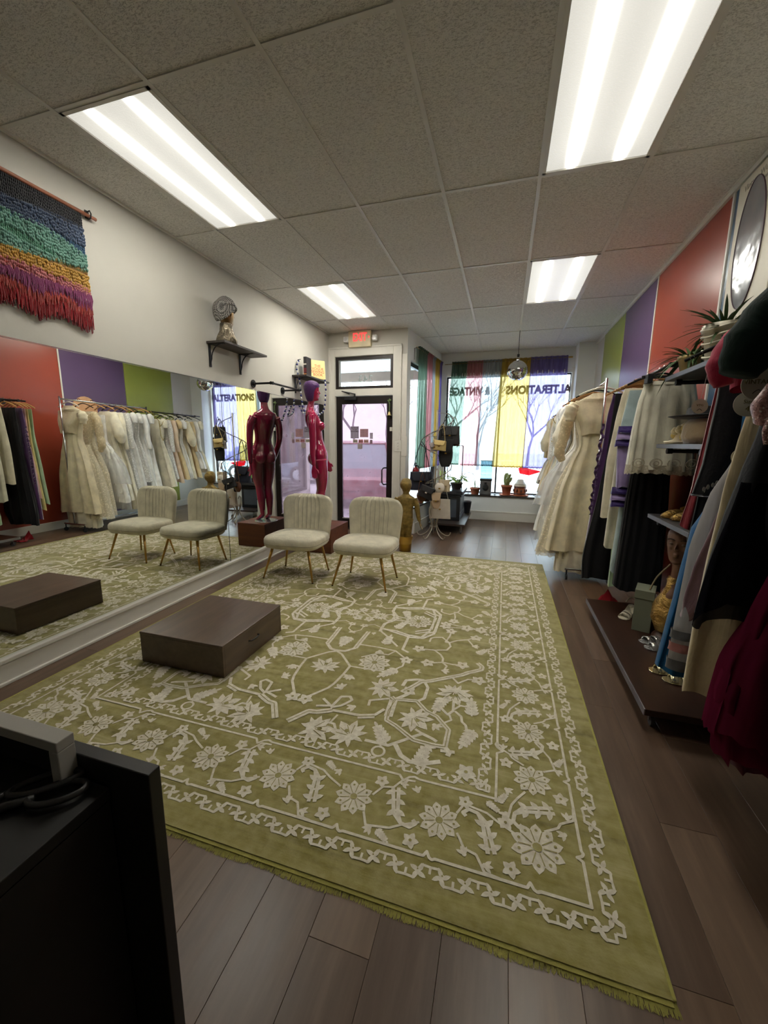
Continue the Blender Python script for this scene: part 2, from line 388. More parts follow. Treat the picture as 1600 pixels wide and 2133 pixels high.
MB().box(.2, .955, 6.05, 6.06, .175, .187).build('bottom_sweep', M('pale sweep', (190, 186, 180), .5), dr)
struct('trim_5', MB().box(.1, 1.05, 6.0, 6.2, -.005, .012), BRONZE)
# papers stuck on the door glass, seen from behind
def paper(x0, x1, z0, z1, c, lab, y=6.0785):
    root = thing('paper_sign', lab, 'sign', ((x0 + x1) / 2, y, z0), group='papers on the door glass')
    MB().box(x0, x1, y, y + .001, z0, z1).build('sheet', sheer('paper ' + str(c), c, .93, .6), root); return root
INK = M('dull ink', (84, 70, 76), .9)
from_px = None
p = paper(.345, .485, 1.485, 1.675, (196, 190, 198), 'tall grey notice on the door glass, left of the two large ones')
for w_, z in (('RESTROOM', 1.650), ('TO USE', 1.622), ('APPOINTMENT', 1.594)):
    text('lettering', w_, INK, .026, (.415, 6.077, z), (pi / 2, 0, 0), p, sx=.85, bold=.0006)
def printed_lines(p, x0, x1, zs, c, h=.006):
    mb = MB()
    for k, z in enumerate(zs):
        x = x0 + (k % 2) * .008
        while x < x1 - (k % 3) * .01:
            l = .008 + .007 * ((k * 7 + int(x * 1000)) % 3) / 2; mb.box(x, min(x + l, x1), 6.0778, 6.0784, z, z + h); x += l + .004
    mb.build('printed_lines', M('print ' + str(c), c, .9), p, kind='stuff')
p = paper(.505, .645, 1.505, 1.635, (206, 176, 176), 'large brownish notice on the door glass, right of the grey one'); printed_lines(p, .52, .63, (1.61, 1.59, 1.572, 1.555, 1.535), (128, 96, 98))
p = paper(.385, .465, 1.415, 1.47, (230, 224, 206), 'small cream card in the row of three, left one'); printed_lines(p, .395, .455, (1.43,), (80, 74, 66), .024)
p = paper(.48, .56, 1.415, 1.47, (226, 182, 178), 'small pink card in the row of three, middle one'); printed_lines(p, .49, .55, (1.43,), (120, 60, 66), .024)
p = paper(.57, .65, 1.415, 1.47, (232, 214, 200), 'small beige card in the row of three, right one'); printed_lines(p, .58, .64, (1.43,), (130, 72, 60), .024)
paper(.465, .545, 1.32, 1.405, (206, 198, 190), 'square taupe card alone below the row of three on the door')
paper(.672, .722, 1.48, 1.575, (210, 204, 210), 'narrow grey slip at the right edge of the door glass')
paper(.672, .715, 1.405, 1.465, (170, 146, 152), 'dark plum sticker under the narrow grey slip on the door')
WALLB = M('wall paint lightened for bay daylight', (228, 229, 226), .7, var=.03, vs=2)  # same white wall paint, colour lightened to stand in for daylight in the bay
# far wall, column, knee walls
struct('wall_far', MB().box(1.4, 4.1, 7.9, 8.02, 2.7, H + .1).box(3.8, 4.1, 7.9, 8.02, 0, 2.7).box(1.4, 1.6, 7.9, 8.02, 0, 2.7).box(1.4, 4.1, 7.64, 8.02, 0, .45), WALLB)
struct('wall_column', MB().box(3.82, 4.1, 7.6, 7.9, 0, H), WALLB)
struct('baseboard_far', MB().box(1.6, 3.82, 7.618, 7.64, 0, .15).box(1.6, 3.82, 7.612, 7.64, .15, .17), TRIMC, bevel=.004)
struct('trim_6', MB().box(1.55, 3.82, 7.605, 7.92, .45, .472), M('dark stained sill board', (38, 26, 22), .3), bevel=.004)
struct('trim_7', MB().box(3.78, 3.82, 7.86, 7.9, .47, 2.75).box(1.6, 3.82, 7.87, 7.9, 2.66, 2.72), TRIMC)
w1 = struct('window_1', MB().box(1.6, 3.8, 7.93, 7.98, .472, .5).box(1.6, 3.8, 7.93, 7.98, 2.64, 2.7).box(1.6, 1.63, 7.93, 7.98, .5, 2.64).box(3.77, 3.8, 7.93, 7.98, .5, 2.64), BRONZE)
MB().box(2.585, 2.615, 7.925, 7.98, .5, 2.64).build('mullion', BRONZE, w1)
CG = glass('clear glass')
MB().box(1.63, 2.585, 7.95, 7.956, .5, 2.64).build('pane', CG, w1); MB().box(2.615, 3.77, 7.95, 7.956, .5, 2.64).build('pane', CG, w1)
LET = M('window lettering brown grey', (124, 104, 98), .8)
for word, x, w in (('ALTERATIONS', 3.245, 1.12), ('&', 2.36, .1), ('VINTAGE', 1.965, .62)):
    o = text('window_lettering', word, LET, .2, (0, 0, 0), (0, 0, 0), None, bold=.011)
    xs = [v.co.x for v in o.data.vertices]; s = w / (max(xs) - min(xs))
    o.location = (x, 7.948, 2.39); o.rotation_euler = (pi / 2, 0, pi); o.scale = (s, 1, 1)
    o.parent = w1
# side wall of the bay: angled from the door wall to the far wall
BA = math.atan2(.21, 1.85)
def bay(mb): return mb
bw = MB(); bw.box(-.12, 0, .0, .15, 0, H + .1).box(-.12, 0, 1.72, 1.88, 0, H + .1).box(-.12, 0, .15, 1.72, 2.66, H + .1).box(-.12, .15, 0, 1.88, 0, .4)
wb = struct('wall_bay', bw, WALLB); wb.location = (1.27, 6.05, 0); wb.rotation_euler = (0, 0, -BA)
o = struct('trim_8', MB().box(-.12, .165, 0, 1.7, .4, .425), M('dark stained sill board', (38, 26, 22), .3), bevel=.004); o.location = wb.location; o.rotation_euler = wb.rotation_euler
o = struct('baseboard_bay', MB().box(.15, .168, 0, 1.62, 0, .17), TRIMC, bevel=.004); o.location = wb.location; o.rotation_euler = wb.rotation_euler
w2 = struct('window_2', MB().box(-.09, -.04, .15, 1.72, .4, .46).box(-.09, -.04, .15, 1.72, 2.6, 2.66).box(-.09, -.04, .15, .19, .46, 2.6).box(-.09, -.04, 1.68, 1.72, .46, 2.6), BRONZE)
w2.location = wb.location; w2.rotation_euler = wb.rotation_euler
MB().box(-.068, -.062, .19, 1.68, .46, 2.6).build('pane', CG, w2, local=True)

# mirrors
t = NT('silvered mirror'); t.set(Base_Color=(.86, .88, .84, 1), Metallic=1.0, Roughness=.0); MIR = t.m
for k, (y0, y1, lab) in enumerate(((1.0, 3.444, 'wide frameless wall mirror, left panel nearest the camera'), (3.45, 5.83, 'wide frameless wall mirror, right panel ending at the door wall'))):
    root = thing('large_mirror', lab, 'mirror', (0, (y0 + y1) / 2, .158), group='wall mirrors')
    MB().box(-.006, 0, y0, y1, .158, 1.985).build('mirror_glass', MIR, root)
    MB().box(-.006, .004, y0, y1, 1.985, 1.992).build('edge_channel', CHROME, root)
MB().box(-.006, .0015, 3.4445, 3.4495, .158, 1.985).build('seam_strip', BLACKM, bpy.data.objects['large_mirror'])
# ceiling lights
def lens_mat(k, base):
    t = NT('prismatic lens lit by two tubes'); tc = t.add('ShaderNodeTexCoord'); sp = t.add('ShaderNodeSeparateXYZ'); t.link(tc.outputs['Object'], sp.inputs[0])
    def g(c, s):
        d = t.math('DIVIDE', t.math('SUBTRACT', sp.outputs[0], c), s); return t.math('EXPONENT', t.math('MULTIPLY', t.math('MULTIPLY', d, d), -.5))
    tubes = t.math('ADD', g(-.13, .014), g(.13, .014)); wide = t.math('ADD', g(-.13, .07), g(.13, .07))
    e = t.math('DIVIDE', sp.outputs[1], .53); e2 = t.math('MULTIPLY', e, e); e4 = t.math('MULTIPLY', t.math('MULTIPLY', e2, e2), t.math('MULTIPLY', e2, e2))
    fall = t.math('EXPONENT', t.math('MULTIPLY', e4, -1.2))
    s = t.math('ADD', t.math('MULTIPLY', t.math('MULTIPLY', tubes, fall), LAMP_PEAK), t.math('ADD', t.math('MULTIPLY', t.math('MULTIPLY', wide, fall), .06 / k), base))
    t.set(Base_Color=(.02, .02, .02, 1), Roughness=.3, Emission_Color=(1, .965, .86, 1), Emission_Strength=t.math('MULTIPLY', s, k))
    w = t.add('ShaderNodeTexVoronoi'); w.inputs['Scale'].default_value = 130; t.link(tc.outputs['Object'], w.inputs[0]); t.bump(w.outputs[0], .4, .002)
    return t.m
LENS = {4: lens_mat(.85, .19), 6: lens_mat(1.45, .115)}
for (i, j), lab in zip(LIGHTS, ('long troffer light in the ceiling nearest the left wall hanging, tubes glowing', 'troffer light in the ceiling in front of the exit sign',
                                'large troffer light in the ceiling at the top right, nearest the camera', 'troffer light in the ceiling between the disco ball and the orange panel')):
    x, y = (XE[i] + XE[i + 1]) / 2, (YE[j] + YE[j + 1]) / 2
    root = thing('ceiling_light', lab, 'light', (x, y, H), group='recessed ceiling lights')
    a, b = .293, .598
    MB().box(-a, a, -b, -b + .02, -.006, .03).box(-a, a, b - .02, b, -.006, .03).box(-a, -a + .02, -b, b, -.006, .03).box(a - .02, a, -b, b, -.006, .03).build('frame', TEE, root, local=True)
    MB().box(-a + .02, a - .02, -b + .02, b - .02, .002, .006).build('diffuser', LENS[j], root, local=True)

# ------------------------------------------------------------------ outside
t = NT('slushy asphalt'); v = t.tex(); n = t.noise(v, .7, 7, .65); n2 = t.noise(t.tex((.2, 1, 1)), 1.1, 4)
t.set(Base_Color=t.mix(t.ramp(n2, [(.42, (0,) * 3), (.56, (1,) * 3)]), srgb(170, 178, 184), t.ramp(n, [(.35, srgb(196, 204, 210)), (.55, srgb(240, 244, 248))])), Roughness=.5)
GR = struct('ground_outside', MB().box(-30, 40, 6.17, 70, -.3, -.16).box(-14, 1.2, 6.17, 8.0, -.16, -.02), t.m)
can = struct('porch_roof', MB().box(-6, 1.15, 6.18, 8.7, 2.97, 3.1).box(1.15, 6, 8.05, 8.7, 2.97, 3.1), M('soffit backing', (120, 116, 110), .8))
SOF = M('white soffit boards', (222, 220, 214), .6, var=.04)
m = MB().box(-.058, .058, -1.25, 1.25, -.014, 0).mesh('soffit_board', SOF)
for k in range(46):
    o = bpy.data.objects.new('soffit_board', m); COL.objects.link(o); o.location = (-4.6 + k * .127, 7.44, 2.97); o.parent = can
MB().box(-6, 6, 8.7, 8.8, 2.80, 3.1).box(-6, 6, 8.69, 8.82, 2.77, 2.80).build('fascia', M('brown fascia', (112, 96, 86), .7), can)
BARK = M('bare bark', (112, 106, 110), .9, var=.2)
def tree_mesh(seed, h):
    q = random.Random(seed); mb = MB()
    def br(p, d, l, r, k):
        n = 3; pts = [p]; c = p.copy(); dd = d.copy()
        for i in range(n):
            dd = (dd + Vector((q.uniform(-.16, .16), q.uniform(-.16, .16), q.uniform(-.02, .14)))).normalized(); c = c + dd * l / n; pts.append(c.copy())
        mb.tube(pts, [r * (1 - .5 * i / n) for i in range(n + 1)], 4 if k else 6)
        if k >= 5: return
        for i in range(3 if k < 3 else 2 + (k == 3)):
            a = q.uniform(0, 2 * pi); s = q.uniform(.35, .8); nd = (dd + Vector((cos(a) * s, sin(a) * s, q.uniform(-.05, .3)))).normalized()
            br(pts[q.randint(2, 3)], nd, l * q.uniform(.6, .8), r * .55, k + 1)
    br(Vector((0, 0, -.4)), Vector((0, 0, 1)), h * .28, h * .014, 0)
    return mb.mesh('trunk_and_branches', BARK)
TREEL = ['far left, outside through the side window', 'seen through the left of the door glass', 'seen through the middle of the door glass', 'behind the green curtain', 'behind the pink curtain', 'behind the yellow curtain', 'behind the purple curtain', 'at the right edge of the shop window', 'outermost on the left']
TM = [tree_mesh(s, 9) for s in (3, 11)]
for k, (x, y, s) in enumerate(((-7.5, 27, 1.1), (-4.2, 24, 1.0), (-1.6, 30, 1.2), (1.2, 25, .95), (4.3, 31, 1.0), (8.2, 22, .9), (12.2, 27, .95), (14.5, 32, 1.0), (-11, 30, 1.2))):
    root = thing('bare_tree', 'bare winter tree across the snowy lot, ' + TREEL[k], 'tree', (x, y, -.16), R.uniform(0, 6), 'bare trees across the lot')
    root.scale = (s, s, s)
    o = bpy.data.objects.new('branches', TM[k % 2]); COL.objects.link(o); o.parent = root
def car(name, label, loc, rz, paint, L=4.6, W=1.8, Hh=1.5):
    root = thing(name, label, 'car', loc, rz); P = M('car paint ' + str(paint), paint, .25, var=.03, coat=.6)
    # stations along x: (x, bottom, shoulder height, half width)
    st = [(-.5, .35, .55, .62), (-.485, .25, .68, .78), (-.44, .22, .74, .86), (-.3, .2, .80, .9), (-.14, .2, .86, .9), (.1, .2, .88, .9), (.3, .2, .88, .9), (.43, .22, .86, .88), (.485, .27, .78, .8), (.5, .38, .6, .66)]
    rings = []
    for x, b, sh, w in st:
        X = x * L; w = w * W / 1.8; rings.append([Vector((X, w * .9, b)), Vector((X, w, b + .12)), Vector((X, w, sh - .12)), Vector((X, w * .93, sh)), Vector((X, w * .5, sh + .03)), Vector((X, -w * .5, sh + .03)), Vector((X, -w * .93, sh)), Vector((X, -w, sh - .12)), Vector((X, -w, b + .12)), Vector((X, -w * .9, b))])
    MB().loft(rings).build('body', P, root, smooth=False, fix=True, bevel=.03, local=True)
    cab = []
    for x, z, w in ((-.17, .86, .84), (-.02, Hh - .06, .66), (.06, Hh, .62), (.26, Hh - .02, .62), (.34, Hh - .1, .64), (.44, .88, .8)):
        w = w * W / 1.8; cab.append([Vector((x * L, w, .84)), Vector((x * L, w * .98, z)), Vector((x * L, -w * .98, z)), Vector((x * L, -w, .84))])
    MB().loft(cab).build('windows', M('car window', (150, 170, 178), .1, var=.05), root, fix=True, local=True)
    MB().loft([[Vector((x * L, y * W / 1.8, z + .01)) for y, z in ((w, z - .03), (w * .9, z), (-w * .9, z), (-w, z - .03))] for x, z, w in ((-.03, Hh - .06, .66), (.06, Hh, .63), (.26, Hh - .02, .63), (.34, Hh - .1, .65))]).build('roof', P, root, fix=True, local=True)
    for a in (-1, 1):
        MB().tube([(-.17 * L, a * .8, .86), (-.02 * L, a * .65, Hh - .05)], .03).build('pillar', P, root, local=True); MB().tube([(.12 * L, a * .82, .86), (.12 * L, a * .63, Hh - .02)], .03).build('pillar', P, root, local=True)
    for sx in (-.31, .31):
        for sy in (-1, 1):
            w = MB().cyl((sx * L, sy * (W / 2 - .2), .34), (sx * L, sy * (W / 2 + .01), .34), .34, n=24).build('wheel', M('tyre', (30, 30, 32), .8), root, local=True, bevel=.03)
            MB().cyl((sx * L, sy * (W / 2), .34), (sx * L, sy * (W / 2 + .02), .34), .2, n=12).build('hubcap', CHROME, root, local=True)
    for sy in (-.6, .6): MB().ell((-.488 * L, sy * W / 1.8, .6), (.05, .14, .07)).build('headlight', M('lamp glass', (225, 230, 235), .15), root, local=True, smooth=True)
    return root
car('parked_car', 'red car parked outside the glass door, windscreen to the right', (-1.2, 11.0, -.16), RAD(106), (150, 60, 66), 4.9, 1.9, 1.62)
car('parked_car', 'silver blue car parked outside behind the purple curtain', (6.2, 14.5, -.16), 0, (128, 142, 160), 4.5, 1.8, 1.45)
# ------------------------------------------------------------------ rug: every light motif is raised pile, built as geometry
RUG_LINES = [(0.014,[(-0.011,-0.614),(0.047,-0.647),(0.154,-0.767),(0.148,-0.865),(0.133,-0.967),(0.117,-1.018),(0.045,-1.121)]), (0.011,[(0.117,-0.487),(0.261,-0.485),(0.384,-0.498),(0.471,-0.572),(0.474,-0.665),(0.406,-0.758),(0.347,-0.759),(0.24,-0.766),(0.154,-0.767)]), (0.02,[(-0.011,-0.614),(0.051,-0.605),(0.106,-0.545),(0.117,-0.487)]), (0.03,[(0.106,-0.545),(0.109,-0.432),(0.116,-0.285)]), (0.01,[(0.384,-0.498),(0.349,-0.561),(0.276,-0.564),(0.185,-0.643)]), (0.016,[(0.188,-0.21),(0.307,-0.21),(0.421,-0.249),(0.424,-0.465),(0.473,-0.491)]), (0.014,[(0.254,0.037),(0.203,-0.096),(0.188,-0.21),(0.209,-0.26),(0.265,-0.311),(0.379,-0.436)]), (0.012,[(0.254,0.037),(0.319,0.028),(0.384,0.019)]), (0.018,[(0.427,-0.247),(0.513,-0.256),(0.543,-0.173),(0.595,-0.143),(0.591,0.176),(0.526,0.266),(0.432,0.278),(0.209,0.206)]), (0.014,[(0.458,0.211),(0.552,0.148),(0.564,-0.102),(0.451,-0.177)]), (0.02,[(0.254,0.037),(0.191,0.125),(0.195,0.259)]), (0.009,[(0.613,0.036),(0.709,0.025),(0.815,0.006),(0.929,0.003)]), (0.012,[(0.583,-0.303),(0.584,-0.245),(0.608,-0.225),(0.661,-0.208),(0.719,-0.271),(0.736,-0.322),(0.718,-0.381),(0.639,-0.407),(0.526,-0.421)]), (0.012,[(0.639,-0.407),(0.687,-0.453),(0.709,-0.496),(0.711,-0.543),(0.61,-0.585)]), (0.011,[(0.711,-0.543),(0.745,-0.579),(0.734,-0.636)]), (0.011,[(0.715,-0.542),(0.78,-0.549),(0.836,-0.541)]), (0.011,[(0.719,-0.271),(0.692,-0.269),(0.711,-0.168),(0.712,-0.093)]), (0.011,[(0.719,-0.271),(0.772,-0.22),(0.843,-0.185),(0.893,-0.134)]), (0.011,[(0.843,-0.185),(0.892,-0.272)]), (0.028,[(0.931,-0.482),(0.962,-0.519),(0.959,-0.555),(0.881,-0.615),(0.847,-0.651),(0.713,-0.743),(0.673,-0.772),(0.622,-0.796),(0.582,-0.863),(0.542,-0.921)]), (0.011,[(0.948,-0.677),(0.887,-0.688),(0.835,-0.745),(0.798,-0.7)]), (0.022,[(0.492,-0.985),(0.52,-1.01),(0.507,-1.109),(0.517,-1.178),(0.572,-1.203),(0.68,-1.272),(0.777,-1.278),(0.832,-1.273),(0.833,-1.154),(0.761,-1.073),(0.699,-1.048),(0.636,-0.981),(0.518,-1.002)]), (0.04,[(0.51,-1.013),(0.518,-1.149)]), (0.02,[(0.832,-1.273),(0.856,-1.3),(0.851,-1.324)]), (0.016,[(0.815,-1.301),(0.88,-1.292)]), (0.03,[(0.221,-1.191),(0.145,-1.23),(0.105,-1.235),(0.035,-1.337)]), (0.016,[(0.221,-1.191),(0.352,-1.187),(0.42,-1.18),(0.451,-1.156),(0.484,-1.1)]), (0.03,[(0.366,-1.197),(0.45,-1.168)]), (0.014,[(0.122,-1.184),(0.206,-1.157),(0.222,-1.071),(0.27,-1.056),(0.291,-1.082),(0.252,-1.143),(0.202,-1.174)]), (0.014,[(0.196,-1.16),(0.133,-1.116)]), (0.012,[(0.135,-1.333),(0.181,-1.284),(0.272,-1.283),(0.301,-1.328)]), (0.01,[(0.249,-1.277),(0.262,-1.215)]), (0.015,[(0.457,-1.342),(0.574,-1.342),(0.617,-1.304),(0.713,-1.218),(0.77,-1.238),(0.79,-1.25)]), (0.02,[(0.605,-1.326),(0.646,-1.383),(0.693,-1.406),(0.757,-1.397),(0.825,-1.365)]), (0.013,[(0.829,-0.896),(0.837,-1.004),(0.813,-1.042),(0.768,-0.995)]), (0.011,[(0.836,-0.997),(0.869,-0.948),(0.927,-0.946)]), (0.012,[(0.846,-1.002),(0.883,-1.035),(0.891,-1.075),(0.912,-1.096),(0.926,-1.157)]), (0.01,[(0.822,-1.039),(0.837,-1.078),(0.772,-1.14)]), (0.012,[(0.673,-1.198),(0.713,-1.218)]), (0.013,[(0.392,-1.098),(0.386,-1.052),(0.487,-1.004)]), (0.02,[(0.518,-1.002),(0.566,-0.945),(0.598,-0.9)]), (0.018,[(0.526,-0.869),(0.533,-0.81),(0.594,-0.781),(0.637,-0.777)]), (0.016,[(0.639,-0.786),(0.671,-0.841),(0.67,-0.946),(0.628,-0.992)]), ]
RUG_MOTIFS = [('palm',0.00,-0.83),('ros',0.44,0.01),('flo',0.53,-0.42),('flo',0.62,-0.58),('tul',0.73,-0.64),('flo',0.84,-0.54),('flo',0.71,-0.09),('flo',0.90,-0.14),('tul',0.89,-0.27),('palm',0.40,-0.92),('palm',0.83,-0.83),('flo',0.95,-0.68),('ros',0.29,-0.68),('flo',0.48,-0.59),('leaf',0.41,-0.76),('leaf',0.29,-0.37),('leaf',-0.01,-0.47),('tul',0.28,-0.53),('tul',0.19,-0.87),('tul',0.19,-1.00),('leaf',0.32,-0.11),('flo',-0.05,-0.08),('flo',0.66,0.02),('flo',0.82,0.01),('flo',0.93,0.01),('tul',0.56,-0.70),('palm',0.83,-0.84),('palm',0.38,-1.34),('palm',0.64,-1.11),('leaf',0.76,-0.97),('leaf',0.93,-0.95),('leaf',0.93,-1.18),('leaf',0.52,-1.28),('ring',0.54,-1.39),('palm',0.18,-1.35),('tul',0.76,-1.14),('tul',0.75,-1.29),('flo',0.57,-0.91),('tul',0.32,-1.13),('tul',0.19,-0.99),('tul',0.20,-0.87),('leaf',0.74,-1.36),('flo',0.94,-1.39),('flo',0.04,-1.15),]
RX0, RX1, RY0, RY1, RZ = .19, 3.245, .975, 4.9, .012
RCX, RCY = (RX0 + RX1) / 2, (RY0 + RY1) / 2
rug = thing('area_rug', 'large olive green rug with cream vine and flower pattern on the plank floor', 'rug', (RCX, RCY, 0))
t = NT('olive pile with abrash'); v = t.tex((.55, 6, 1)); a = t.noise(v, 1.6, 7, .68, .5); b = t.noise(t.tex(), 160, 3); c = t.noise(t.tex((1, 1, 1)), 25, 4)
base = t.ramp(a, [(.3, srgb(112, 104, 44)), (.44, srgb(142, 132, 66)), (.58, srgb(160, 151, 88)), (.74, srgb(190, 181, 130))])
t.set(Base_Color=t.mix(t.ramp(c, [(.35, (.0,) * 3), (.7, (.35,) * 3)]), base, srgb(198, 188, 142)), Roughness=.9); t.b.inputs['Sheen Weight'].default_value = .35
t.bump(t.mix(.5, b, c), .5, .004); PILE = t.m
t = NT('cream pile'); n = t.noise(t.tex(), 45, 4)
t.set(Base_Color=t.ramp(n, [(.3, srgb(212, 203, 182)), (.7, srgb(238, 231, 214))]), Roughness=.9); t.bump(t.noise(t.tex(), 200, 2), .4, .003); CREAMP = t.m
EDGE = fabric('olive yellow binding', (168, 161, 84), 300)
MB().box(RX0 + .006, RX1 - .006, RY0, RY1, 0, RZ).build('pile', PILE, rug)
MB().box(RX0, RX0 + .01, RY0, RY1, 0, RZ + .002).build('binding', EDGE, rug, bevel=.003); MB().box(RX1 - .01, RX1, RY0, RY1, 0, RZ + .002).build('binding', EDGE, rug, bevel=.003)
for y, s in ((RY0, -1), (RY1, 1)):
    mb = MB(); q = random.Random(5)
    for i in range(3000):
        x = RX0 + (RX1 - RX0) * i / 2999 + q.uniform(-.002, .002); l = q.uniform(.020, .032) + .004 * sin(i * .02); dx = q.uniform(-.008, .008); z = q.uniform(.004, .010)
        mb.add([(x - .0012, y, z), (x + .0012, y, z), (x + dx + .0008, y + s * l, .002), (x + dx - .0008, y + s * l, .002)], [(0, 1, 2, 3)])
    mb.box(RX0 + .01, RX1 - .01, min(y, y + s * .012), max(y, y + s * .012), 0, .008)
    mb.build('fringe', EDGE, rug, kind='stuff')
class Flat:
    def __init__(s, z): s.mb = MB(); s.z = z; s.k = 0
    def poly(s, P):
        s.k = (s.k + 1) % 397; z = s.z + s.k * .000004
        s.mb.add([(p[0], p[1], z) for p in P], [tuple(range(len(P)))])
    def mirrored(s, P, modes):
        for sx, sy in modes:
            Q = [(RCX + sx * p[0], RCY + sy * p[1]) for p in P]
            s.poly(Q if sx * sy > 0 else Q[::-1])
CR, GR2 = Flat(RZ + .0012), Flat(RZ + .0030)
def leafpoly(x, y, a, l, w, bend=0.0):
    out = []
    for t_, k in ((0, .3), (.25, .85), (.5, 1), (.75, .7), (1, 0), (.75, -.7), (.5, -1), (.25, -.85), (0, -.3)):
        px = l * t_; py = w / 2 * k + bend * l * t_ * t_; out.append((x + px * cos(a) - py * sin(a), y + px * sin(a) + py * cos(a)))
    return out
def disc(x, y, r, n=8): return [(x + r * cos(2 * pi * i / n), y + r * sin(2 * pi * i / n)) for i in range(n)]
def ribbon(P, w):
    out = []
    for i in range(len(P) - 1):
        (x0, y0), (x1, y1) = P[i], P[i + 1]; dx, dy = x1 - x0, y1 - y0; l = sqrt(dx * dx + dy * dy) or 1; nx, ny = -dy / l * w / 2, dx / l * w / 2
        out.append([(x0 - nx, y0 - ny), (x1 - nx, y1 - ny), (x1 + nx, y1 + ny), (x0 + nx, y0 + ny)])
        if i: out.append(disc(x0, y0, w / 2, 6))
    return out
def motif(kind, x, y, a=0.0, s=1.0, bias=0):
    C, G = [], []
    if kind == 'flo':
        for i in range(5): C.append(leafpoly(x, y, a + i * 2 * pi / 5, .034 * s, .024 * s))
        G.append(disc(x, y, .006 * s))
    elif kind == 'tul':
        for d in (-.75, 0, .75): C.append(leafpoly(x, y, a + d, .032 * s, .014 * s))
        C.append(disc(x, y, .009 * s))
    elif kind == 'leaf':
        C += ribbon([(x - .05 * s * cos(a), y - .05 * s * sin(a)), (x + .05 * s * cos(a), y + .05 * s * sin(a))], .007 * s)
        for k in range(5):
            t_ = -.042 + .018 * k; px, py = x + t_ * s * cos(a), y + t_ * s * sin(a)
            for d in (-.95, .95): C.append(leafpoly(px, py, a + d, (.036 - .003 * k) * s, .019 * s))
        C.append(leafpoly(x + .04 * s * cos(a), y + .04 * s * sin(a), a, .03 * s, .014 * s))
    elif kind == 'ros':
        for i in range(10):
            b = a + i * 2 * pi / 10; C.append(leafpoly(x + .018 * s * cos(b), y + .018 * s * sin(b), b, .054 * s, .036 * s)); G.append(disc(x + .05 * s * cos(b), y + .05 * s * sin(b), .0045 * s, 6))
        for i in range(10):
            b = a + (i + .5) * 2 * pi / 10; G += ribbon([(x + .016 * s * cos(b), y + .016 * s * sin(b)), (x + .05 * s * cos(b), y + .05 * s * sin(b))], .0028 * s)
        C.append(disc(x, y, .026 * s, 12)); G.append(disc(x, y, .013 * s, 10))
    elif kind == 'ring':
        n = 14
        for i in range(n):
            a0, a1 = 2 * pi * i / n, 2 * pi * (i + 1) / n
            C.append([(x + .017 * s * cos(a0), y + .017 * s * sin(a0)), (x + .025 * s * cos(a0), y + .025 * s * sin(a0)), (x + .025 * s * cos(a1), y + .025 * s * sin(a1)), (x + .017 * s * cos(a1), y + .017 * s * sin(a1))])
        C += ribbon([(x, y + .024 * s), (x, y + .045 * s)], .007 * s)
    elif kind == 'palm':
        for d, l, w in ((0, .085, .04), (.5, .08, .034), (-.5, .08, .034), (1.0, .072, .03), (-1.0, .072, .03), (1.55, .062, .022), (-1.55, .062, .022)): C.append(leafpoly(x, y, a + d, l * s, w * s, .25 * (d > 0) - .25 * (d < 0)))
        for d in (-2.3, 2.3): C.append(leafpoly(x, y, a + d, .05 * s, .02 * s, .3 * (1 if d > 0 else -1)))
        C.append(disc(x, y, .022 * s, 10)); G.append(disc(x + .028 * s * cos(a), y + .028 * s * sin(a), .009 * s))
        for d in (-.25, .25, -.75, .75): G += ribbon([(x + .012 * s * cos(a + d), y + .012 * s * sin(a + d)), (x + .055 * s * cos(a + d), y + .055 * s * sin(a + d))], .0028 * s)
    elif kind == 'S':   # curled acanthus of the main border
        for k in (-1, 1):
            P = [(-.085, .012 * k), (-.03, .010 * k), (.03, .008 * k), (.07, .018), (.085, .05), (.07, .075), (.055, .065)]
            C += ribbon([(x + s * (p[0] * cos(a) - p[1] * sin(a)), y + s * (p[0] * sin(a) + p[1] * cos(a))) for p in P], .015 * s)
        for px, d in ((-.07, 1.2), (-.07, -1.2), (-.03, 1.0), (-.03, -1.0), (.015, .9), (.015, -.9)):
            C.append(leafpoly(x + s * px * cos(a), y + s * px * sin(a), a + d, .046 * s, .022 * s))
    elif kind == 'knot':  # little flower knot of the narrow guard borders
        for d in (.6, 2.2, 3.7, 5.3): C.append(leafpoly(x, y, a + d, .026 * s, .013 * s, .2))
        C += ribbon([(x - .012 * cos(a), y - .012 * sin(a)), (x + .012 * cos(a), y + .012 * sin(a))], .012 * s)
        G.append(disc(x + .006 * cos(a), y + .006 * sin(a), .0032, 6))
    return C, G
Q4 = [(1, 1), (-1, 1), (1, -1), (-1, -1)]
def put(C, G, modes=Q4):
    for P in C: CR.mirrored(P, modes)
    for P in G: GR2.mirrored(P, modes)
for w, P in RUG_LINES:
    put(ribbon(P, max(w * 1.15, .0115)), [])
    if w >= .022: put([], ribbon(P, .004))
qq = random.Random(21)
for k, x, y in RUG_MOTIFS:
    big = {'palm': 1.4, 'ros': 1.5, 'leaf': 1.35}.get(k, 1.4)
    put(*motif(k, x, y, (pi / 2 if k == 'palm' and abs(x) < .1 else qq.uniform(-2.6, 2.6)), big))
for x, y, k in ((.12, -.02, 'palm'), (.25, .0, 'flo'), (.05, -.2, 'flo'), (.0, -.33, 'tul'), (.95, -.33, 'leaf'), (.97, -.05, 'tul'), (.15, -.3, 'tul')): put(*motif(k, x, y, qq.uniform(-2, 2)))
put(ribbon([(0, 0), (.06, -.05), (.12, -.02), (.2, -.06), (.26, 0), (.3, .0)], .012) + ribbon([(.05, -.2), (.12, -.16), (.2, -.2)], .009) + ribbon([(0, -.33), (.05, -.28), (.05, -.2)], .009), [])
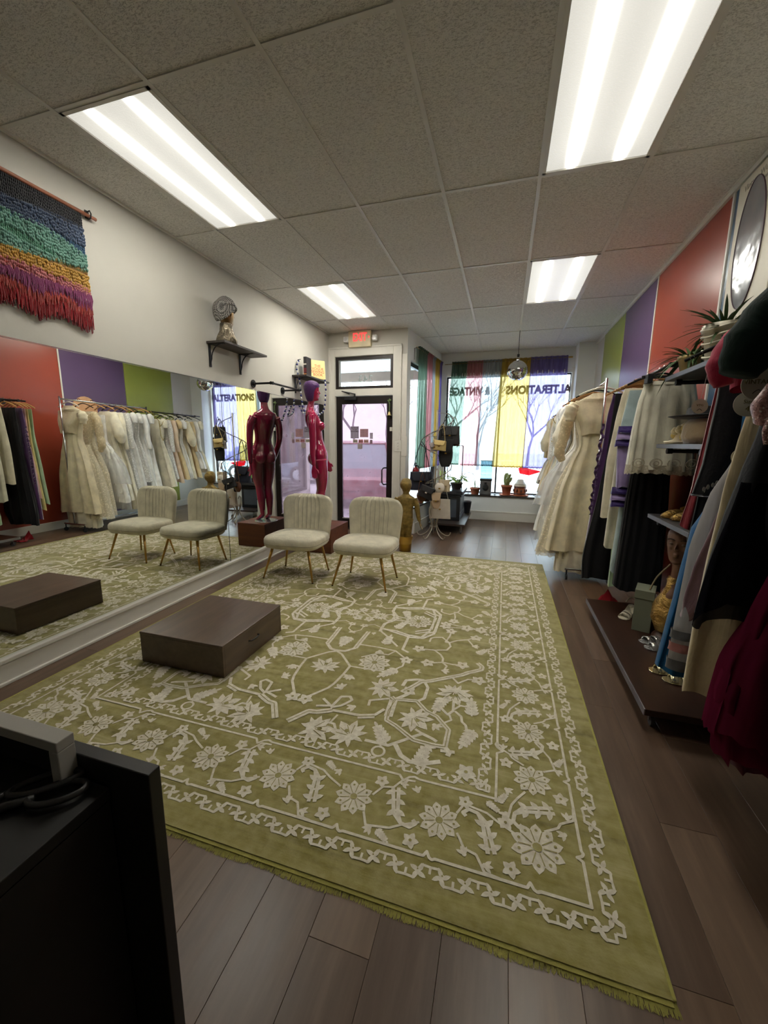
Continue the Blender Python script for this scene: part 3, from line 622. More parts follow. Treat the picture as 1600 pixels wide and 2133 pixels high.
# borders, in coordinates measured from the rug's edges: each side is swept, then mirrored
HX, HY = (RX1 - RX0) / 2, (RY1 - RY0) / 2
def both(poly_side):  # side given along +x edge (right) as polys in (u along, d from edge)
    return poly_side
def side_right(C, G):   # (u along y from centre, d from edge) -> x = HX-d, y = u
    f = lambda P: [(HX - p[1], p[0]) for p in P]
    for P in C:
        for sx in (1, -1):
            Q = f(P); CR.poly([(RCX + sx * p[0], RCY + p[1]) for p in (Q if sx < 0 else Q[::-1])])
    for P in G:
        for sx in (1, -1):
            Q = f(P); GR2.poly([(RCX + sx * p[0], RCY + p[1]) for p in (Q if sx < 0 else Q[::-1])])
def side_front(C, G):
    f = lambda P: [(p[0], -(HY - p[1])) for p in P]
    for P in C:
        for sy in (1, -1):
            Q = f(P); CR.poly([(RCX + p[0], RCY + sy * p[1]) for p in (Q if sy > 0 else Q[::-1])])
    for P in G:
        for sy in (1, -1):
            Q = f(P); GR2.poly([(RCX + p[0], RCY + sy * p[1]) for p in (Q if sy > 0 else Q[::-1])])
def guard(put_, L, d, step=.0765):
    n = int(L * 2 / step); n += n % 2; st = L * 2 / n
    for i in range(n):
        u = -L + (i + .5) * st; s = 1 if i % 2 else -1
        P = [(u - st / 2, d - s * .0), (u - st / 2, d + s * .022), (u - st * .12, d + s * .024), (u, d + s * .006)]
        P2 = [(u, d - s * .006), (u + st * .12, d - s * .024), (u + st / 2, d - s * .022), (u + st / 2, d)]
        C, G = motif('knot', u, d, (1.2 if i % 2 else 1.9), 1.25); put_(C + ribbon(P, .0085) + ribbon(P2, .0085), G)
guard(side_right, HY - .115, .112); guard(side_right, HY - .50, .51)
guard(side_front, HX - .115, .115); guard(side_front, HX - .50, .525)
def frame_line(put_, L, d, period, kick):
    n = max(1, round(2 * L / period)); st = 2 * L / n
    for i in range(n):
        u = -L + i * st; put_(ribbon([(u, d), (u + st * .44, d), (u + st * .47, d + kick), (u + st * .5, d), (u + st * .53, d - kick * .3), (u + st * .56, d), (u + st, d)], .0105), [])
frame_line(side_right, HY - .165, .168, .33, .018); frame_line(side_front, HX - .165, .168, .33, .018)
frame_line(side_right, HY - .46, .46, .66, -.025); frame_line(side_front, HX - .46, .475, .66, -.025)
def main_border(put_, L, d):
    n = round(2 * L / .333); n += (n % 2 == 0); st = 2 * L / n
    for i in range(n + 1):
        u = -L + i * st; C, G = motif('ros', u, d, 0, 1.3 if i in (0, n) else 1.1)
        if not (i in (0, n) and put_ is side_front): put_(C, G)
        if i < n:
            m = u + st / 2; s = 1 if i % 2 else -1
            C, G = motif('S', m, d + .01, -pi / 2 * s + .25, 1.0); put_(C, G)
            for du, dd, k in ((-.085, .105, 'flo'), (.085, -.108, 'flo'), (.07, .1, 'tul'), (-.07, -.105, 'tul'), (.0, .118, 'tul'), (-.02, -.12, 'leaf')):
                C, G = motif(k, m + du * s, d + dd * s, (du * 30), .95 if k != 'leaf' else .6); put_(C, G)
            put_(ribbon([(u + .07, d + s * .03), (u + .10, d + s * .08), (m - .03, d + s * .09), (m, d + s * .14), (m + .05, d + s * .145)], .0095) + ribbon([(u + .06, d - s * .05), (u + .085, d - s * .1), (m, d - s * .085), (m + .04, d - s * .06), (u + st - .07, d - s * .03)], .0095), [])
main_border(side_right, HY - .315, .315); main_border(side_front, HX - .318, .315)
CR.mb.build('pile_pattern', CREAMP, rug, kind='stuff'); GR2.mb.build('pile_outline', PILE, rug, kind='stuff')
print('rug tris', len(CR.mb.f), len(GR2.mb.f))
# ------------------------------------------------------------------ chairs
FAB = fabric('greige boucle chair fabric', (218, 211, 188), 500, .4, .9, .35)
LEGM = BRASS
def make_chair(label, loc, rz):
    root = thing('slipper_chair', label, 'chair', loc, rz, 'cream slipper chairs in front of the door')
    def sup(w, dd, z, n=40, e=4.5, y0=0.0, bow=0.0):
        out = []
        for i in range(n):
            a = 2 * pi * i / n; ca, sa = cos(a), sin(a)
            x = w * (abs(ca) ** (2 / e)) * (1 if ca > 0 else -1); y = dd * (abs(sa) ** (2 / e)) * (1 if sa > 0 else -1)
            out.append(Vector((x, y + y0, z + bow * (1 - (x / w) ** 2))))
        return out
    # seat: front at -y, slightly crowned
    mb = MB(); mb.loft([sup(.245, .20, .318), sup(.284, .242, .328), sup(.300, .258, .35), sup(.304, .262, .385), sup(.302, .26, .415), sup(.29, .248, .437), sup(.255, .215, .448, bow=.006), sup(.14, .12, .454, bow=.008)])
    mb.build('seat', FAB, root, smooth=True, local=True)
    # backrest: rounded outline extruded, curved, with seven sewn channels
    def back(u, v, side):
        x = (u - .5) * 2; rc = .13 / .47; hw = .272 + .028 * min(v * 1.4, 1)
        if v > 1 - rc: hw -= .13 * (1 - sqrt(max(0, 1 - ((v - 1 + rc) / rc) ** 2)))
        X = x * hw; z = .36 + v * .475; yb = .225 + v * .06 + .035 * (1 - x * x)
        th = .042 * sqrt(max(0, 1 - abs(x) ** 7)) * sqrt(max(0, 1 - max(0, (v - .85) / .15) ** 3)) + .004
        if side < 0: return (X, yb - th + (.007 * abs(math.cos(pi * (x / .52 * 3.0 + .5))) if abs(x) < .52 else 0) - .006, z)
        return (X, yb + th, z)
    mb = MB(); N, K = 64, 22; rows = []
    for j in range(K + 1):
        v = j / K; row = [Vector(back(i / N, v, -1)) for i in range(N + 1)] + [Vector(back(i / N, v, 1)) for i in range(N, -1, -1)]; rows.append(row)
    mb.loft(rows); o = mb.build('backrest', FAB, root, smooth=True, local=True)
    SEAM = M('seam thread', (140, 134, 116), .9)
    for k in range(7):
        x = -.52 + k * (1.04 / 6); P = [Vector(back((x + 1) / 2, min(1, v / 14), -1)) + Vector((0, -.0005, 0)) for v in range(3, 15 - (1 if abs(x) > .4 else 0))]
        MB().tube(P, .0016, 5).build('channel_seam', SEAM, root, local=True)
    MB().tube([p for p in sup(.3025, .2605, .372)], .0022, 5, closed=True).build('piping', SEAM, root, local=True)
    for sx, sy, fx, fy in ((-1, -1, .278, .235), (1, -1, .278, .235), (-1, 1, .265, .205), (1, 1, .265, .205)):
        a = Vector((sx * fx, sy * fy, .0)); b = Vector((sx * .20, sy * .16, .325))
        l = MB().cyl(a + Vector((0, 0, .004)), b, .0085, .0155, 14).build('leg', LEGM, root, smooth=True, local=True)
        MB().cyl(a, a + Vector((0, 0, .008)), .0095, .0095, 12).build('foot_cap', M('dark foot cap', (60, 48, 30), .5), l, local=True)
    return root
make_chair('cream channel back slipper chair on gold legs, left one near the mirror', (.675, 3.68, RZ + .003), RAD(1.5))
make_chair('cream channel back slipper chair on gold legs, right one in front of the glass door', (1.455, 3.69, RZ + .003), RAD(-1))
# ------------------------------------------------------------------ wooden boxes
def crate(name, label, x0, x1, y0, y1, z0, h, mat, handle=False):
    root = thing(name, label, 'box', ((x0 + x1) / 2, (y0 + y1) / 2, z0)); t_ = .018
    MB().box(x0, x1, y0, y0 + t_, z0, z0 + h - t_).build('front_panel', mat, root, bevel=.002); MB().box(x0, x1, y1 - t_, y1, z0, z0 + h - t_).build('back_panel', mat, root, bevel=.002)
    for a, b in ((x0, x0 + t_), (x1 - t_, x1)):
        s = MB().box(a, b, y0 + t_, y1 - t_, z0, z0 + h - t_).build('side_panel', mat, root, bevel=.002)
    MB().box(x0 - .002, x1 + .002, y0 - .002, y1 + .002, z0 + h - t_, z0 + h).build('top_panel', mat, root, bevel=.004)
    if handle:
        y = (y0 + y1) / 2 - .02
        MB().tube([(x1, y - .05, z0 + h * .55), (x1 + .018, y - .045, z0 + h * .56), (x1 + .024, y, z0 + h * .565), (x1 + .018, y + .045, z0 + h * .56), (x1, y + .05, z0 + h * .55)], .005, 8).build('pull_handle', BLACKM, root, smooth=True)
    return root
t = NT('worn walnut stain'); v = t.tex((8, .8, 8)); n = t.noise(v, 2.5, 6, .6, .15); n2 = t.noise(t.tex(), 4, 4, .55)
t.set(Base_Color=t.mix(t.ramp(n2, [(.3, (.25,) * 3), (.7, (.45,) * 3)]), t.ramp(n, [(.3, srgb(58, 42, 32)), (.7, srgb(98, 77, 60))]), srgb(112, 94, 82)), Roughness=t.ramp(n2, [(.3, (.30,) * 3), (.7, (.4,) * 3)])); t.bump(n, .12, .003)
crate('wooden_platform_box', 'low dark brown wooden box with a pull handle standing on the rug', .575, 1.2, 1.815, 2.46, RZ + .003, .207, t.m, True)
crate('wooden_pedestal', 'reddish brown wooden pedestal box under the pink mannequin, behind the chairs', .27, .69, 4.5, 5.08, .015, .318, wood('redwood box', (74, 36, 20), (122, 66, 38), .45, axis='x'))
# rug lies under its front edge: keep it on the floor behind the rug's pattern
# ------------------------------------------------------------------ figures
def ring(cx, cy, z, rx, ry, n=28, e=2.2, yaw=0.0):
    out = []
    for i in range(n):
        a = 2 * pi * i / n; ca, sa = cos(a), sin(a)
        x = rx * abs(ca) ** (2 / e) * (1 if ca > 0 else -1); y = ry * abs(sa) ** (2 / e) * (1 if sa > 0 else -1)
        out.append(Vector((cx + x * cos(yaw) - y * sin(yaw), cy + x * sin(yaw) + y * cos(yaw), z)))
    return out
def limb(mb, pts, rs, n=14): mb.tube(smooth_path(pts, 4), [rs[min(int(i / 4), len(rs) - 2)] + (rs[min(int(i / 4) + 1, len(rs) - 1)] - rs[min(int(i / 4), len(rs) - 2)]) * ((i % 4) / 4) if i < 4 * (len(rs) - 1) else rs[-1] for i in range(4 * (len(pts) - 1) + 1)], n)
def face(mb, c, s=1.0, fwd=Vector((1, 0, 0))):
    """head with skull, jaw, nose, lips, brow, ears; fwd is where it looks. c = head centre, s = 1 for a 0.22 m head"""
    f = fwd.normalized(); up = Vector((0, 0, 1)); l = up.cross(f).normalized(); up = f.cross(l)
    def P(a, b, h): return c + (f * a + l * b + up * h) * s
    rings = []
    for h, fr, bk, w in ((-.118, .055, .01, .022), (-.108, .078, .03, .038), (-.09, .086, .05, .052), (-.06, .088, .066, .062), (-.03, .088, .078, .068), (0, .09, .086, .072), (.03, .092, .092, .075), (.06, .088, .094, .076), (.085, .074, .086, .068), (.105, .05, .064, .052), (.116, .02, .03, .025)):
        r_ = []
        for i in range(24):
            a = 2 * pi * i / 24; ca, sa = cos(a), sin(a); r_.append(P((fr if ca > 0 else bk) * ca * (1 if ca < 0 else abs(ca) ** -.12 if abs(ca) > .05 else 1), w * sa, h))
        rings.append(r_)
    mb.loft(rings)
    mb.loft([[P(.084, -.006, .022), P(.084, .006, .022), P(.09, .0, .022)], [P(.086, -.008, 0), P(.086, .008, 0), P(.102, 0, 0)], [P(.084, -.014, -.02), P(.084, .014, -.02), P(.116, 0, -.018)], [P(.082, -.012, -.03), P(.082, .012, -.03), P(.1, 0, -.03)]])
    e3 = lambda a, b, h, r: mb.ell(P(a, b, h), [x * s for x in r], 10, 6)
    e3(.086, 0, -.052, (.012, .022, .006)); e3(.085, 0, -.064, (.011, .018, .006)); e3(.072, 0, -.098, (.018, .02, .014))
    for sg in (-1, 1):
        e3(.068, sg * .032, -.015, (.016, .022, .02)); e3(-.005, sg * .074, -.005, (.012, .008, .028)); e3(.08, sg * .03, .026, (.008, .02, .006)); e3(.078, sg * .03, .008, (.009, .014, .007))
def hand(mb, w, d, side, s=1.0, spread=Vector((1, 0, 0)), curl=.25):
    """w wrist, d pointing direction, spread = across the palm towards the thumb"""
    d = d.normalized(); sp = (spread - d * spread.dot(d)).normalized(); nn = d.cross(sp) * side
    mb.loft([[w + d * a * s + sp * (b * cos(2 * pi * i / 10)) * s + nn * (t_ * sin(2 * pi * i / 10)) * s for i in range(10)] for a, b, t_ in ((-.01, .022, .018), (.02, .028, .015), (.05, .036, .014), (.085, .037, .012), (.095, .034, .01))])
    for k, (o, l) in enumerate(((.028, .072), (.0095, .08), (-.0095, .074), (-.027, .058))):
        b = w + (d * .085 + sp * o) * s; m = b + (d * l * .5 + nn * l * curl * .35) * s; e = b + (d * l * .9 + nn * l * curl) * s
        mb.tube([b - d * .02 * s, b, m, e], [.0095 * s, .0095 * s, .0085 * s, .006 * s], 7)
    b = w + (d * .03 + sp * .028) * s; mb.tube([b - sp * .015 * s, b + (d * .02 + sp * .016) * s, b + (d * .05 + sp * .024 + nn * .01) * s, b + (d * .068 + sp * .024 + nn * .014) * s], [.012 * s, .0115 * s, .010 * s, .007 * s], 7)
V = Vector
# pink mannequin: faces +x, stands on tiptoe, pelvis pushed forward
MX, MY, MZ = .41, 4.76, .338
mann = thing('mannequin', 'glossy magenta female mannequin with a purple swim cap standing on the wooden pedestal', 'mannequin', (MX, MY, MZ))
PINK = M('glossy magenta lacquer', (166, 24, 72), .16, var=.04, spec=.6, coat=.7)
mb = MB()
LEAN = lambda z: -.085 * max(0, (z - .95) / .6) ** 1 if z < 1.5 else -.078 - .02 * (z - 1.5)
F = lambda x, y, z: V((MX + x + (LEAN(z) if z > .95 else 0), MY + y, MZ + z))
tor = []
for z, cx, rx, ry in ((.80, .02, .085, .13), (.86, .015, .108, .165), (.92, .01, .112, .172), (.98, .012, .1, .158), (1.05, .015, .082, .125), (1.11, .012, .076, .112), (1.18, .008, .082, .12), (1.25, .004, .092, .135), (1.31, .0, .1, .148), (1.37, -.006, .098, .155), (1.42, -.012, .085, .165), (1.455, -.016, .07, .15), (1.48, -.016, .056, .09), (1.51, -.012, .047, .055), (1.55, -.004, .043, .045), (1.60, .004, .042, .043), (1.63, .008, .042, .042)):
    tor.append(ring(MX + cx + (LEAN(z) if z > .95 else 0), MY, MZ + z, rx, ry))
mb.loft(tor)
for s in (-1, 1):
    mb.ell(F(.075, s * .072, 1.285), (.062, .06, .06), 14, 10)           # bust
    mb.ell(F(-.06, s * .07, .87), (.075, .075, .085), 14, 10)            # seat
    limb(mb, [F(.02, s * .082, .86), F(.035, s * .078, .62), F(.03, s * .062, .46), F(.0, s * .06, .32), F(-.01, s * .055, .16), F(-.012, s * .05, .075)], [.095, .078, .055, .056, .037, .03], 18)
    # foot on tiptoe
    mb.loft([[F(-.03, s * .05 - .025, .07), F(-.03, s * .05 + .025, .07), F(-.01, s * .05 + .022, .11), F(-.01, s * .05 - .022, .11)], [F(.03, s * .055 - .03, .03), F(.03, s * .055 + .03, .03), F(.03, s * .055 + .024, .085), F(.03, s * .055 - .024, .085)], [F(.09, s * .06 - .038, .002), F(.09, s * .06 + .038, .002), F(.09, s * .06 + .034, .03), F(.09, s * .06 - .034, .03)], [F(.135, s * .06 - .03, .002), F(.135, s * .06 + .03, .002), F(.135, s * .06 + .028, .018), F(.135, s * .06 - .028, .018)]])
# arms: camera side (-y) hangs slightly back, far side slightly forward
limb(mb, [F(-.02, -.165, 1.40), F(-.035, -.205, 1.30), F(-.055, -.222, 1.12), F(-.085, -.228, .95), F(-.075, -.225, .80)], [.052, .048, .042, .036, .026], 14)
hand(mb, F(-.072, -.225, .78), V((.06, .02, -1)), 1, 1.0, V((1, 0, .1)))
limb(mb, [F(-.02, .165, 1.40), F(-.02, .21, 1.30), F(.0, .235, 1.12), F(.07, .235, .96), F(.13, .225, .84)], [.052, .048, .042, .036, .026], 14)
hand(mb, F(.135, .222, .825), V((.3, .02, -1)), -1, 1.0, V((1, 0, .2)))
hc = F(.02, 0, 1.715); face(mb, hc, .98, V((1, 0, -.04)))
mb.build('body', PINK, mann, smooth=True, remesh=.0058, fix=True)
t = NT('purple sequin cap'); vo = t.add('ShaderNodeTexVoronoi'); vo.inputs['Scale'].default_value = 130; t.link(t.tex(), vo.inputs[0])
t.set(Base_Color=t.ramp(vo.outputs[0], [(0, srgb(96, 30, 120)), (1, srgb(46, 16, 66))]), Roughness=.35); t.bump(vo.outputs[0], .8, .004); CAPM = t.m
mb = MB(); rings = []
for h, fr, bk, w, fcut in ((-.125, .0, .062, .05, 0), (-.09, .02, .078, .066, .1), (-.05, .03, .09, .076, .15), (-.01, .04, .098, .083, .25), (.03, .07, .104, .086, .6), (.06, .098, .106, .087, 1), (.09, .09, .1, .08, 1), (.115, .064, .078, .062, 1), (.13, .024, .036, .03, 1)):
    rings.append([hc + V(((fr if cos(a) > 0 else bk) * cos(a), w * sin(a), h)) for a in [2 * pi * i / 28 for i in range(28)]])
mb.loft(rings).build('wig_cap', CAPM, mann, smooth=True)
mb = MB(); mb.lathe([(.15, 0), (.155, .004), (.15, .008), (.02, .009), (0.012, .012)], (MX + .0, MY, .33), 40).build('glass_base', M('clear base plate', (210, 218, 222), .08, .6, var=.02), mann)
MB().cyl((MX - .09, MY - .06, .336), (MX - .09, MY - .06, .50), .006).cyl((MX - .09, MY - .06, .49), (MX - .03, MY - .05, .50), .006).build('support_rod', CHROME, mann)
mann.rotation_euler = (0, 0, RAD(30))
# gold papier-mache child figure in a bucket: faces the window (+y)
GX, GY = 1.525, 5.02
GOLDP = M('aged gold leaf on papier mache', (138, 116, 64), .5, .5, var=.35, vs=25, bump=.6, bs=40)
ch = thing('child_mannequin', 'small aged gold child figure seen from behind, standing in a gold bucket', 'mannequin', (GX, GY, .0))
mb = MB(); K = lambda x, y, z: V((GX + x, GY + y, z))
mb.loft([ring(GX + .01, GY, z, rx, ry) for z, rx, ry in ((.36, .06, .05), (.41, .095, .075), (.48, .1, .08), (.55, .094, .068), (.61, .104, .068), (.68, .118, .068), (.72, .112, .06), (.75, .06, .046), (.765, .042, .04), (.81, .04, .038))])
for s in (-1, 1):
    limb(mb, [K(.01 + s * .046, 0, .44), K(.01 + s * .042, 0, .32), K(.01 + s * .036, .01, .2), K(.01 + s * .03, 0, .04)], [.062, .05, .042, .03], 12)
    limb(mb, [K(.01 + s * .11, 0, .71), K(.01 + s * .145, .0, .62), K(.01 + s * .16, .01, .52), K(.01 + s * .18, .02, .41)], [.04, .038, .032, .022], 12)
    hand(mb, K(.01 + s * .185, .022, .40), V((s * .25, .05, -1)), s, .7, V((0, 1, 0)))
face(mb, K(.008, .008, .872), .86, V((.12, 1, .05)))
mb.ell(K(.006, -.006, .885), (.078, .082, .076), 16, 10); mb.ell(K(-.005, .0, .962), (.02, .014, .01), 8, 6)
mb.build('body', GOLDP, ch, smooth=True, remesh=.0045, fix=True)
bk = thing('gold_bucket', 'gold metal bucket holding the gold child figure behind the right chair', 'bucket', (GX + .01, GY, 0))
MB().lathe([(.072, .0), (.078, .004), (.086, .1), (.089, .104), (.086, .108), (.096, .2), (.101, .206), (.096, .206), (.084, .1), (.074, .02), (.0, .02)], (GX + .01, GY, 0), 32, cap=False).build('pail', M('painted gold metal', (176, 140, 66), .35, .7), bk, smooth=True)
MB().tube(arc((GX + .01, GY + .0, .2), .1, pi, 2 * pi, 12, 'xz'), .003, 6).build('bail_handle', GOLD, bk)
# ------------------------------------------------------------------ things on the left wall
# woven wall hanging: rows of knotted wool in coloured bands, fringe below
wh = thing('woven_hanging', 'woven wool wall hanging of coloured hill shapes with a long red fringe', 'tapestry', (.04, 1.7, 2.2))
WY0, WY1 = 1.02, 2.175
wool = {k: fabric('wool ' + k, c, 160, .5, .95, .7) for k, c in {'black': (34, 36, 42), 'navy': (42, 56, 80), 'slate': (84, 98, 122), 'blue': (44, 84, 118), 'seafoam': (128, 172, 158), 'green': (84, 142, 116), 'olive': (112, 112, 54), 'mustard': (204, 164, 84), 'amber': (150, 104, 44), 'rose': (206, 136, 138), 'coral': (192, 84, 78), 'magenta': (152, 72, 122), 'red': (168, 36, 46), 'crimson': (132, 26, 40)}.items()}
MB().box(.004, .012, WY0, WY1, 2.42, 2.865).build('woven_ground', wool['black'], wh)
def wv(y, a, b, c): u = (y - WY0) / (WY1 - WY0); return a + b * sin(u * 6.3 + c) + .3 * b * sin(u * 15 + c * 2)
bands = [('black', 2.862, 2.76, .0), ('navy', 2.78, 2.72, .02), ('slate', 2.745, 2.655, .03), ('blue', 2.70, 2.64, .03), ('seafoam', 2.655, 2.585, .035), ('green', 2.61, 2.55, .03), ('seafoam', 2.565, 2.515, .025), ('olive', 2.53, 2.49, .02), ('amber', 2.51, 2.455, .02), ('mustard', 2.475, 2.41, .02), ('rose', 2.42, 2.385, .015), ('coral', 2.40, 2.37, .012), ('rose', 2.385, 2.35, .01)]
q = random.Random(4)
for bi, (c, z0, z1, am) in enumerate(bands):
    mb = MB(); n = 115
    for i in range(n):
        y = WY0 + (i + .5) / n * (WY1 - WY0); t_, b_ = wv(y, z0, am, bi), wv(y, z1, am, bi + 1.1)
        if bi == 0: t_ = z0
        z = t_
        while z > b_:
            l = q.uniform(.014, .022); th = .006 + (.009 if c in ('seafoam', 'mustard', 'rose', 'slate') and q.random() < .8 else .0)
            mb.ell((.014 + th * .5, y + q.uniform(-.001, .001), z - l / 2), (th, .0058, l * .62), 5, 4); z -= l
    mb.build('wool_band', wool[c], wh, smooth=True, kind='stuff')
for c, z0, z1, x in (('magenta', 2.37, 2.30, .034), ('coral', 2.32, 2.25, .028), ('red', 2.29, 2.175, .022), ('crimson', 2.25, 2.16, .014)):
    mb = MB()
    for i in range(190):
        y = WY0 + (i + .5) / 190 * (WY1 - WY0) + q.uniform(-.002, .002); zb = z1 + q.uniform(-.02, .015) + .02 * sin(i * .13)
        mb.tube([(x, y, z0 + q.uniform(-.01, .01)), (x + q.uniform(0, .008), y + q.uniform(-.003, .003), (z0 + zb) / 2), (x + q.uniform(-.004, .006), y + q.uniform(-.006, .006), zb)], [.0035, .004, .003], 4)
    mb.build('yarn_fringe', wool[c], wh, kind='stuff')
MB().cyl((.022, WY0 - .05, 2.868), (.022, 2.27, 2.874), .011, n=10).build('dowel', M('copper brown dowel', (150, 92, 66), .45), wh, smooth=True)
MB().tube([(.0, 2.225, 2.9), (.03, 2.225, 2.905), (.04, 2.225, 2.885), (.036, 2.225, 2.862), (.012, 2.225, 2.855)], .004, 6).box(0, .006, 2.212, 2.238, 2.86, 2.91).build('wall_hook', BLACKM, wh)
# shelves with iron brackets
SHW = wood('charcoal stained shelf board', (44, 40, 38), (84, 76, 70), .5, axis='y')
def shelf(label, y0, y1, z, d, bys):
    root = thing('bracket_shelf', label, 'shelf', (0, (y0 + y1) / 2, z), group='iron bracket shelves')
    MB().box(-.004, d, y0, y1, z - .02, z).build('board', SHW, root, bevel=.002)
    for y in bys:
        P = arc((.15, y, z - .15), .13, pi, pi / 2, 8)
        MB().box(-.004, .006, y - .012, y + .012, z - .225, z - .02).box(0, d - .03, y - .012, y + .012, z - .027, z - .02).tube([(.006, y, z - .19)] + P, .0055, 6).cyl((.004, y, z - .2), (.011, y, z - .2), .006).build('bracket', BLACKM, root)
    return root
shelf('dark wooden shelf on black curved brackets holding the turbaned head', 3.29, 3.985, 2.345, .20, (3.325, 3.78))
shelf('small dark wooden shelf on brackets holding two books, beside the exit door', 4.87, 5.58, 2.29, .21, (4.95, 5.45))
# display head with houndstooth turban
HX_, HY_, HZ_ = .11, 3.44, 2.345
hd = thing('display_head', 'bronze display head and shoulders in a houndstooth turban on the wall shelf', 'mannequin head', (HX_, HY_, HZ_))
BRZ = M('tarnished gold bust', (132, 106, 72), .3, .85, var=.3, vs=10, bump=.3, bs=20)
mb = MB(); hc = V((HX_, HY_ + .005, HZ_ + .27))
mb.loft([ring(HX_, HY_ - .0, HZ_ + z, rx, ry) for z, rx, ry in ((.0, .085, .075), (.03, .088, .078), (.075, .072, .062), (.11, .048, .042), (.15, .04, .038), (.2, .041, .04), (.23, .038, .036))])
face(mb, hc, .9, V((.05, 1, .02))); mb.build('bust', BRZ, hd, smooth=True, remesh=.0042, fix=True)
t = NT('houndstooth cloth'); ck = t.add('ShaderNodeTexChecker'); ck.inputs[1].default_value = (.02, .02, .022, 1); ck.inputs[2].default_value = (.42, .40, .37, 1); ck.inputs['Scale'].default_value = 95
t.link(t.tex((1, 1, 1), rot=(.6, .7, .5)), ck.inputs[0]); t.set(Base_Color=ck.outputs[0], Roughness=.9); t.bump(t.noise(t.tex(), 14, 3), .6, .02); HT = t.m
mb = MB(); rings = []
for k in range(13):
    v = k / 12; z = .005 + v * .15; rr = [.082, .092, .1, .106, .11, .11, .107, .102, .095, .084, .068, .045, .012][k]
    rings.append([hc + V((rr * .9 * cos(a) * (1 + .035 * sin(3 * a + 14 * v)), rr * (.86 if sin(a) > 0 else 1.2) * sin(a) - .006, z + .012 * max(0, sin(a)) - (.11 * max(0, -sin(a))) * (1 - v) + .005 * sin(4 * a + 9 * v))) for a in [2 * pi * i / 32 for i in range(32)]])
mb.loft(rings); o = mb.build('turban', HT, hd, smooth=True, sub=1)
MB().tube(smooth_path([hc + V((.02, .088, .03)), hc + V((.075, .06, .055)), hc + V((.092, -.01, .075)), hc + V((.07, -.08, .06)), hc + V((.03, -.115, .01))], 5), [.008 + .006 * sin(pi * k / 20) for k in range(21)], 8).build('turban_fold', HT, hd, smooth=True)
t = NT('crumpled gold scarf'); n = t.noise(t.tex(), 12, 4, .6, 1.5); t.set(Base_Color=t.ramp(n, [(.3, srgb(84, 76, 66)), (.6, srgb(170, 158, 136))]), Metallic=.8, Roughness=.28); t.bump(n, 1, .03); SCARF = t.m
mb = MB(); rings = []
for k, (z, r_) in enumerate(((.0, .098), (.03, .1), (.06, .09), (.09, .074), (.12, .06), (.15, .055), (.175, .058), (.185, .05))):
    rings.append([V((HX_ + (r_ + .006 * sin(4 * a + k * 1.3)) * cos(a), HY_ + (r_ * .92 + .006 * cos(5 * a - k)) * sin(a), HZ_ + z)) for a in [2 * pi * i / 32 for i in range(32)]])
mb.loft(rings).build('neck_scarf', SCARF, hd, smooth=True)
# pipe rail
rail = thing('pipe_rail', 'black iron pipe clothes rail bracketed to the wall above the mirror', 'clothes rail', (0, 4.3, 2.06))
mb = MB()
for y in (4.0, 4.62): MB().cyl((-.004, y, 2.058), (.006, y, 2.058), .042, n=24).cyl((.006, y, 2.058), (.024, y, 2.058), .02, n=16).build('flange', BLACKM, rail); mb.cyl((.01, y, 2.058), (.235, y, 2.058), .0115, n=12).cyl((.215, y, 2.058), (.255, y, 2.058), .016, n=12)
mb.cyl((.235, 4.0, 2.058), (.235, 4.62, 2.058), .0115, n=12).cyl((.235, 3.98, 2.058), (.235, 4.03, 2.058), .016, n=12).cyl((.235, 4.59, 2.058), (.235, 4.64, 2.058), .016, n=12).build('pipe', BLACKM, rail)
# bead garland hung from the shelf corner
BW, BB = M('white glazed bead', (212, 214, 216), .25), M('cobalt bead', (34, 44, 112), .25)
gar = thing('bead_garland', 'garland of white and cobalt beads draped over the small shelf and down behind the mannequin', 'garland', (.08, 4.93, 2.3), group=None)
pth = smooth_path([(.03, 5.04, 2.5), (.02, 4.99, 2.47), (.02, 4.96, 2.38), (.06, 4.92, 2.30), (.09, 4.91, 2.2), (.1, 4.91, 2.05), (.12, 4.91, 1.9), (.15, 4.91, 1.82), (.19, 4.91, 1.72), (.24, 4.92, 1.70)], 8)
pth2 = smooth_path([(.24, 5.36, 2.31), (.25, 5.36, 2.22), (.25, 5.36, 2.1), (.24, 5.3, 1.86), (.2, 5.1, 1.78), (.12, 4.95, 1.8), (.06, 4.93, 1.9)], 8)
mw, mc = MB(), MB(); k = 0; acc = 0; last = None
for P in (pth, pth2):
    last = P[0]; acc = 1
    for p in P:
        if (p - last).length > .026: (mw if k % 2 else mc).ell(p, (.0135, .0135, .0135), 10, 7); k += 1; last = p
mw.build('white_beads', BW, gar, smooth=True, kind='stuff'); mc.build('cobalt_beads', BB, gar, smooth=True, kind='stuff')
MB().tube(pth, .002, 4).tube(pth2, .002, 4).build('string', BW, gar)
MB().cyl((-.004, 5.04, 2.51), (.04, 5.04, 2.515), .005).build('wall_peg', BLACKM, gar)
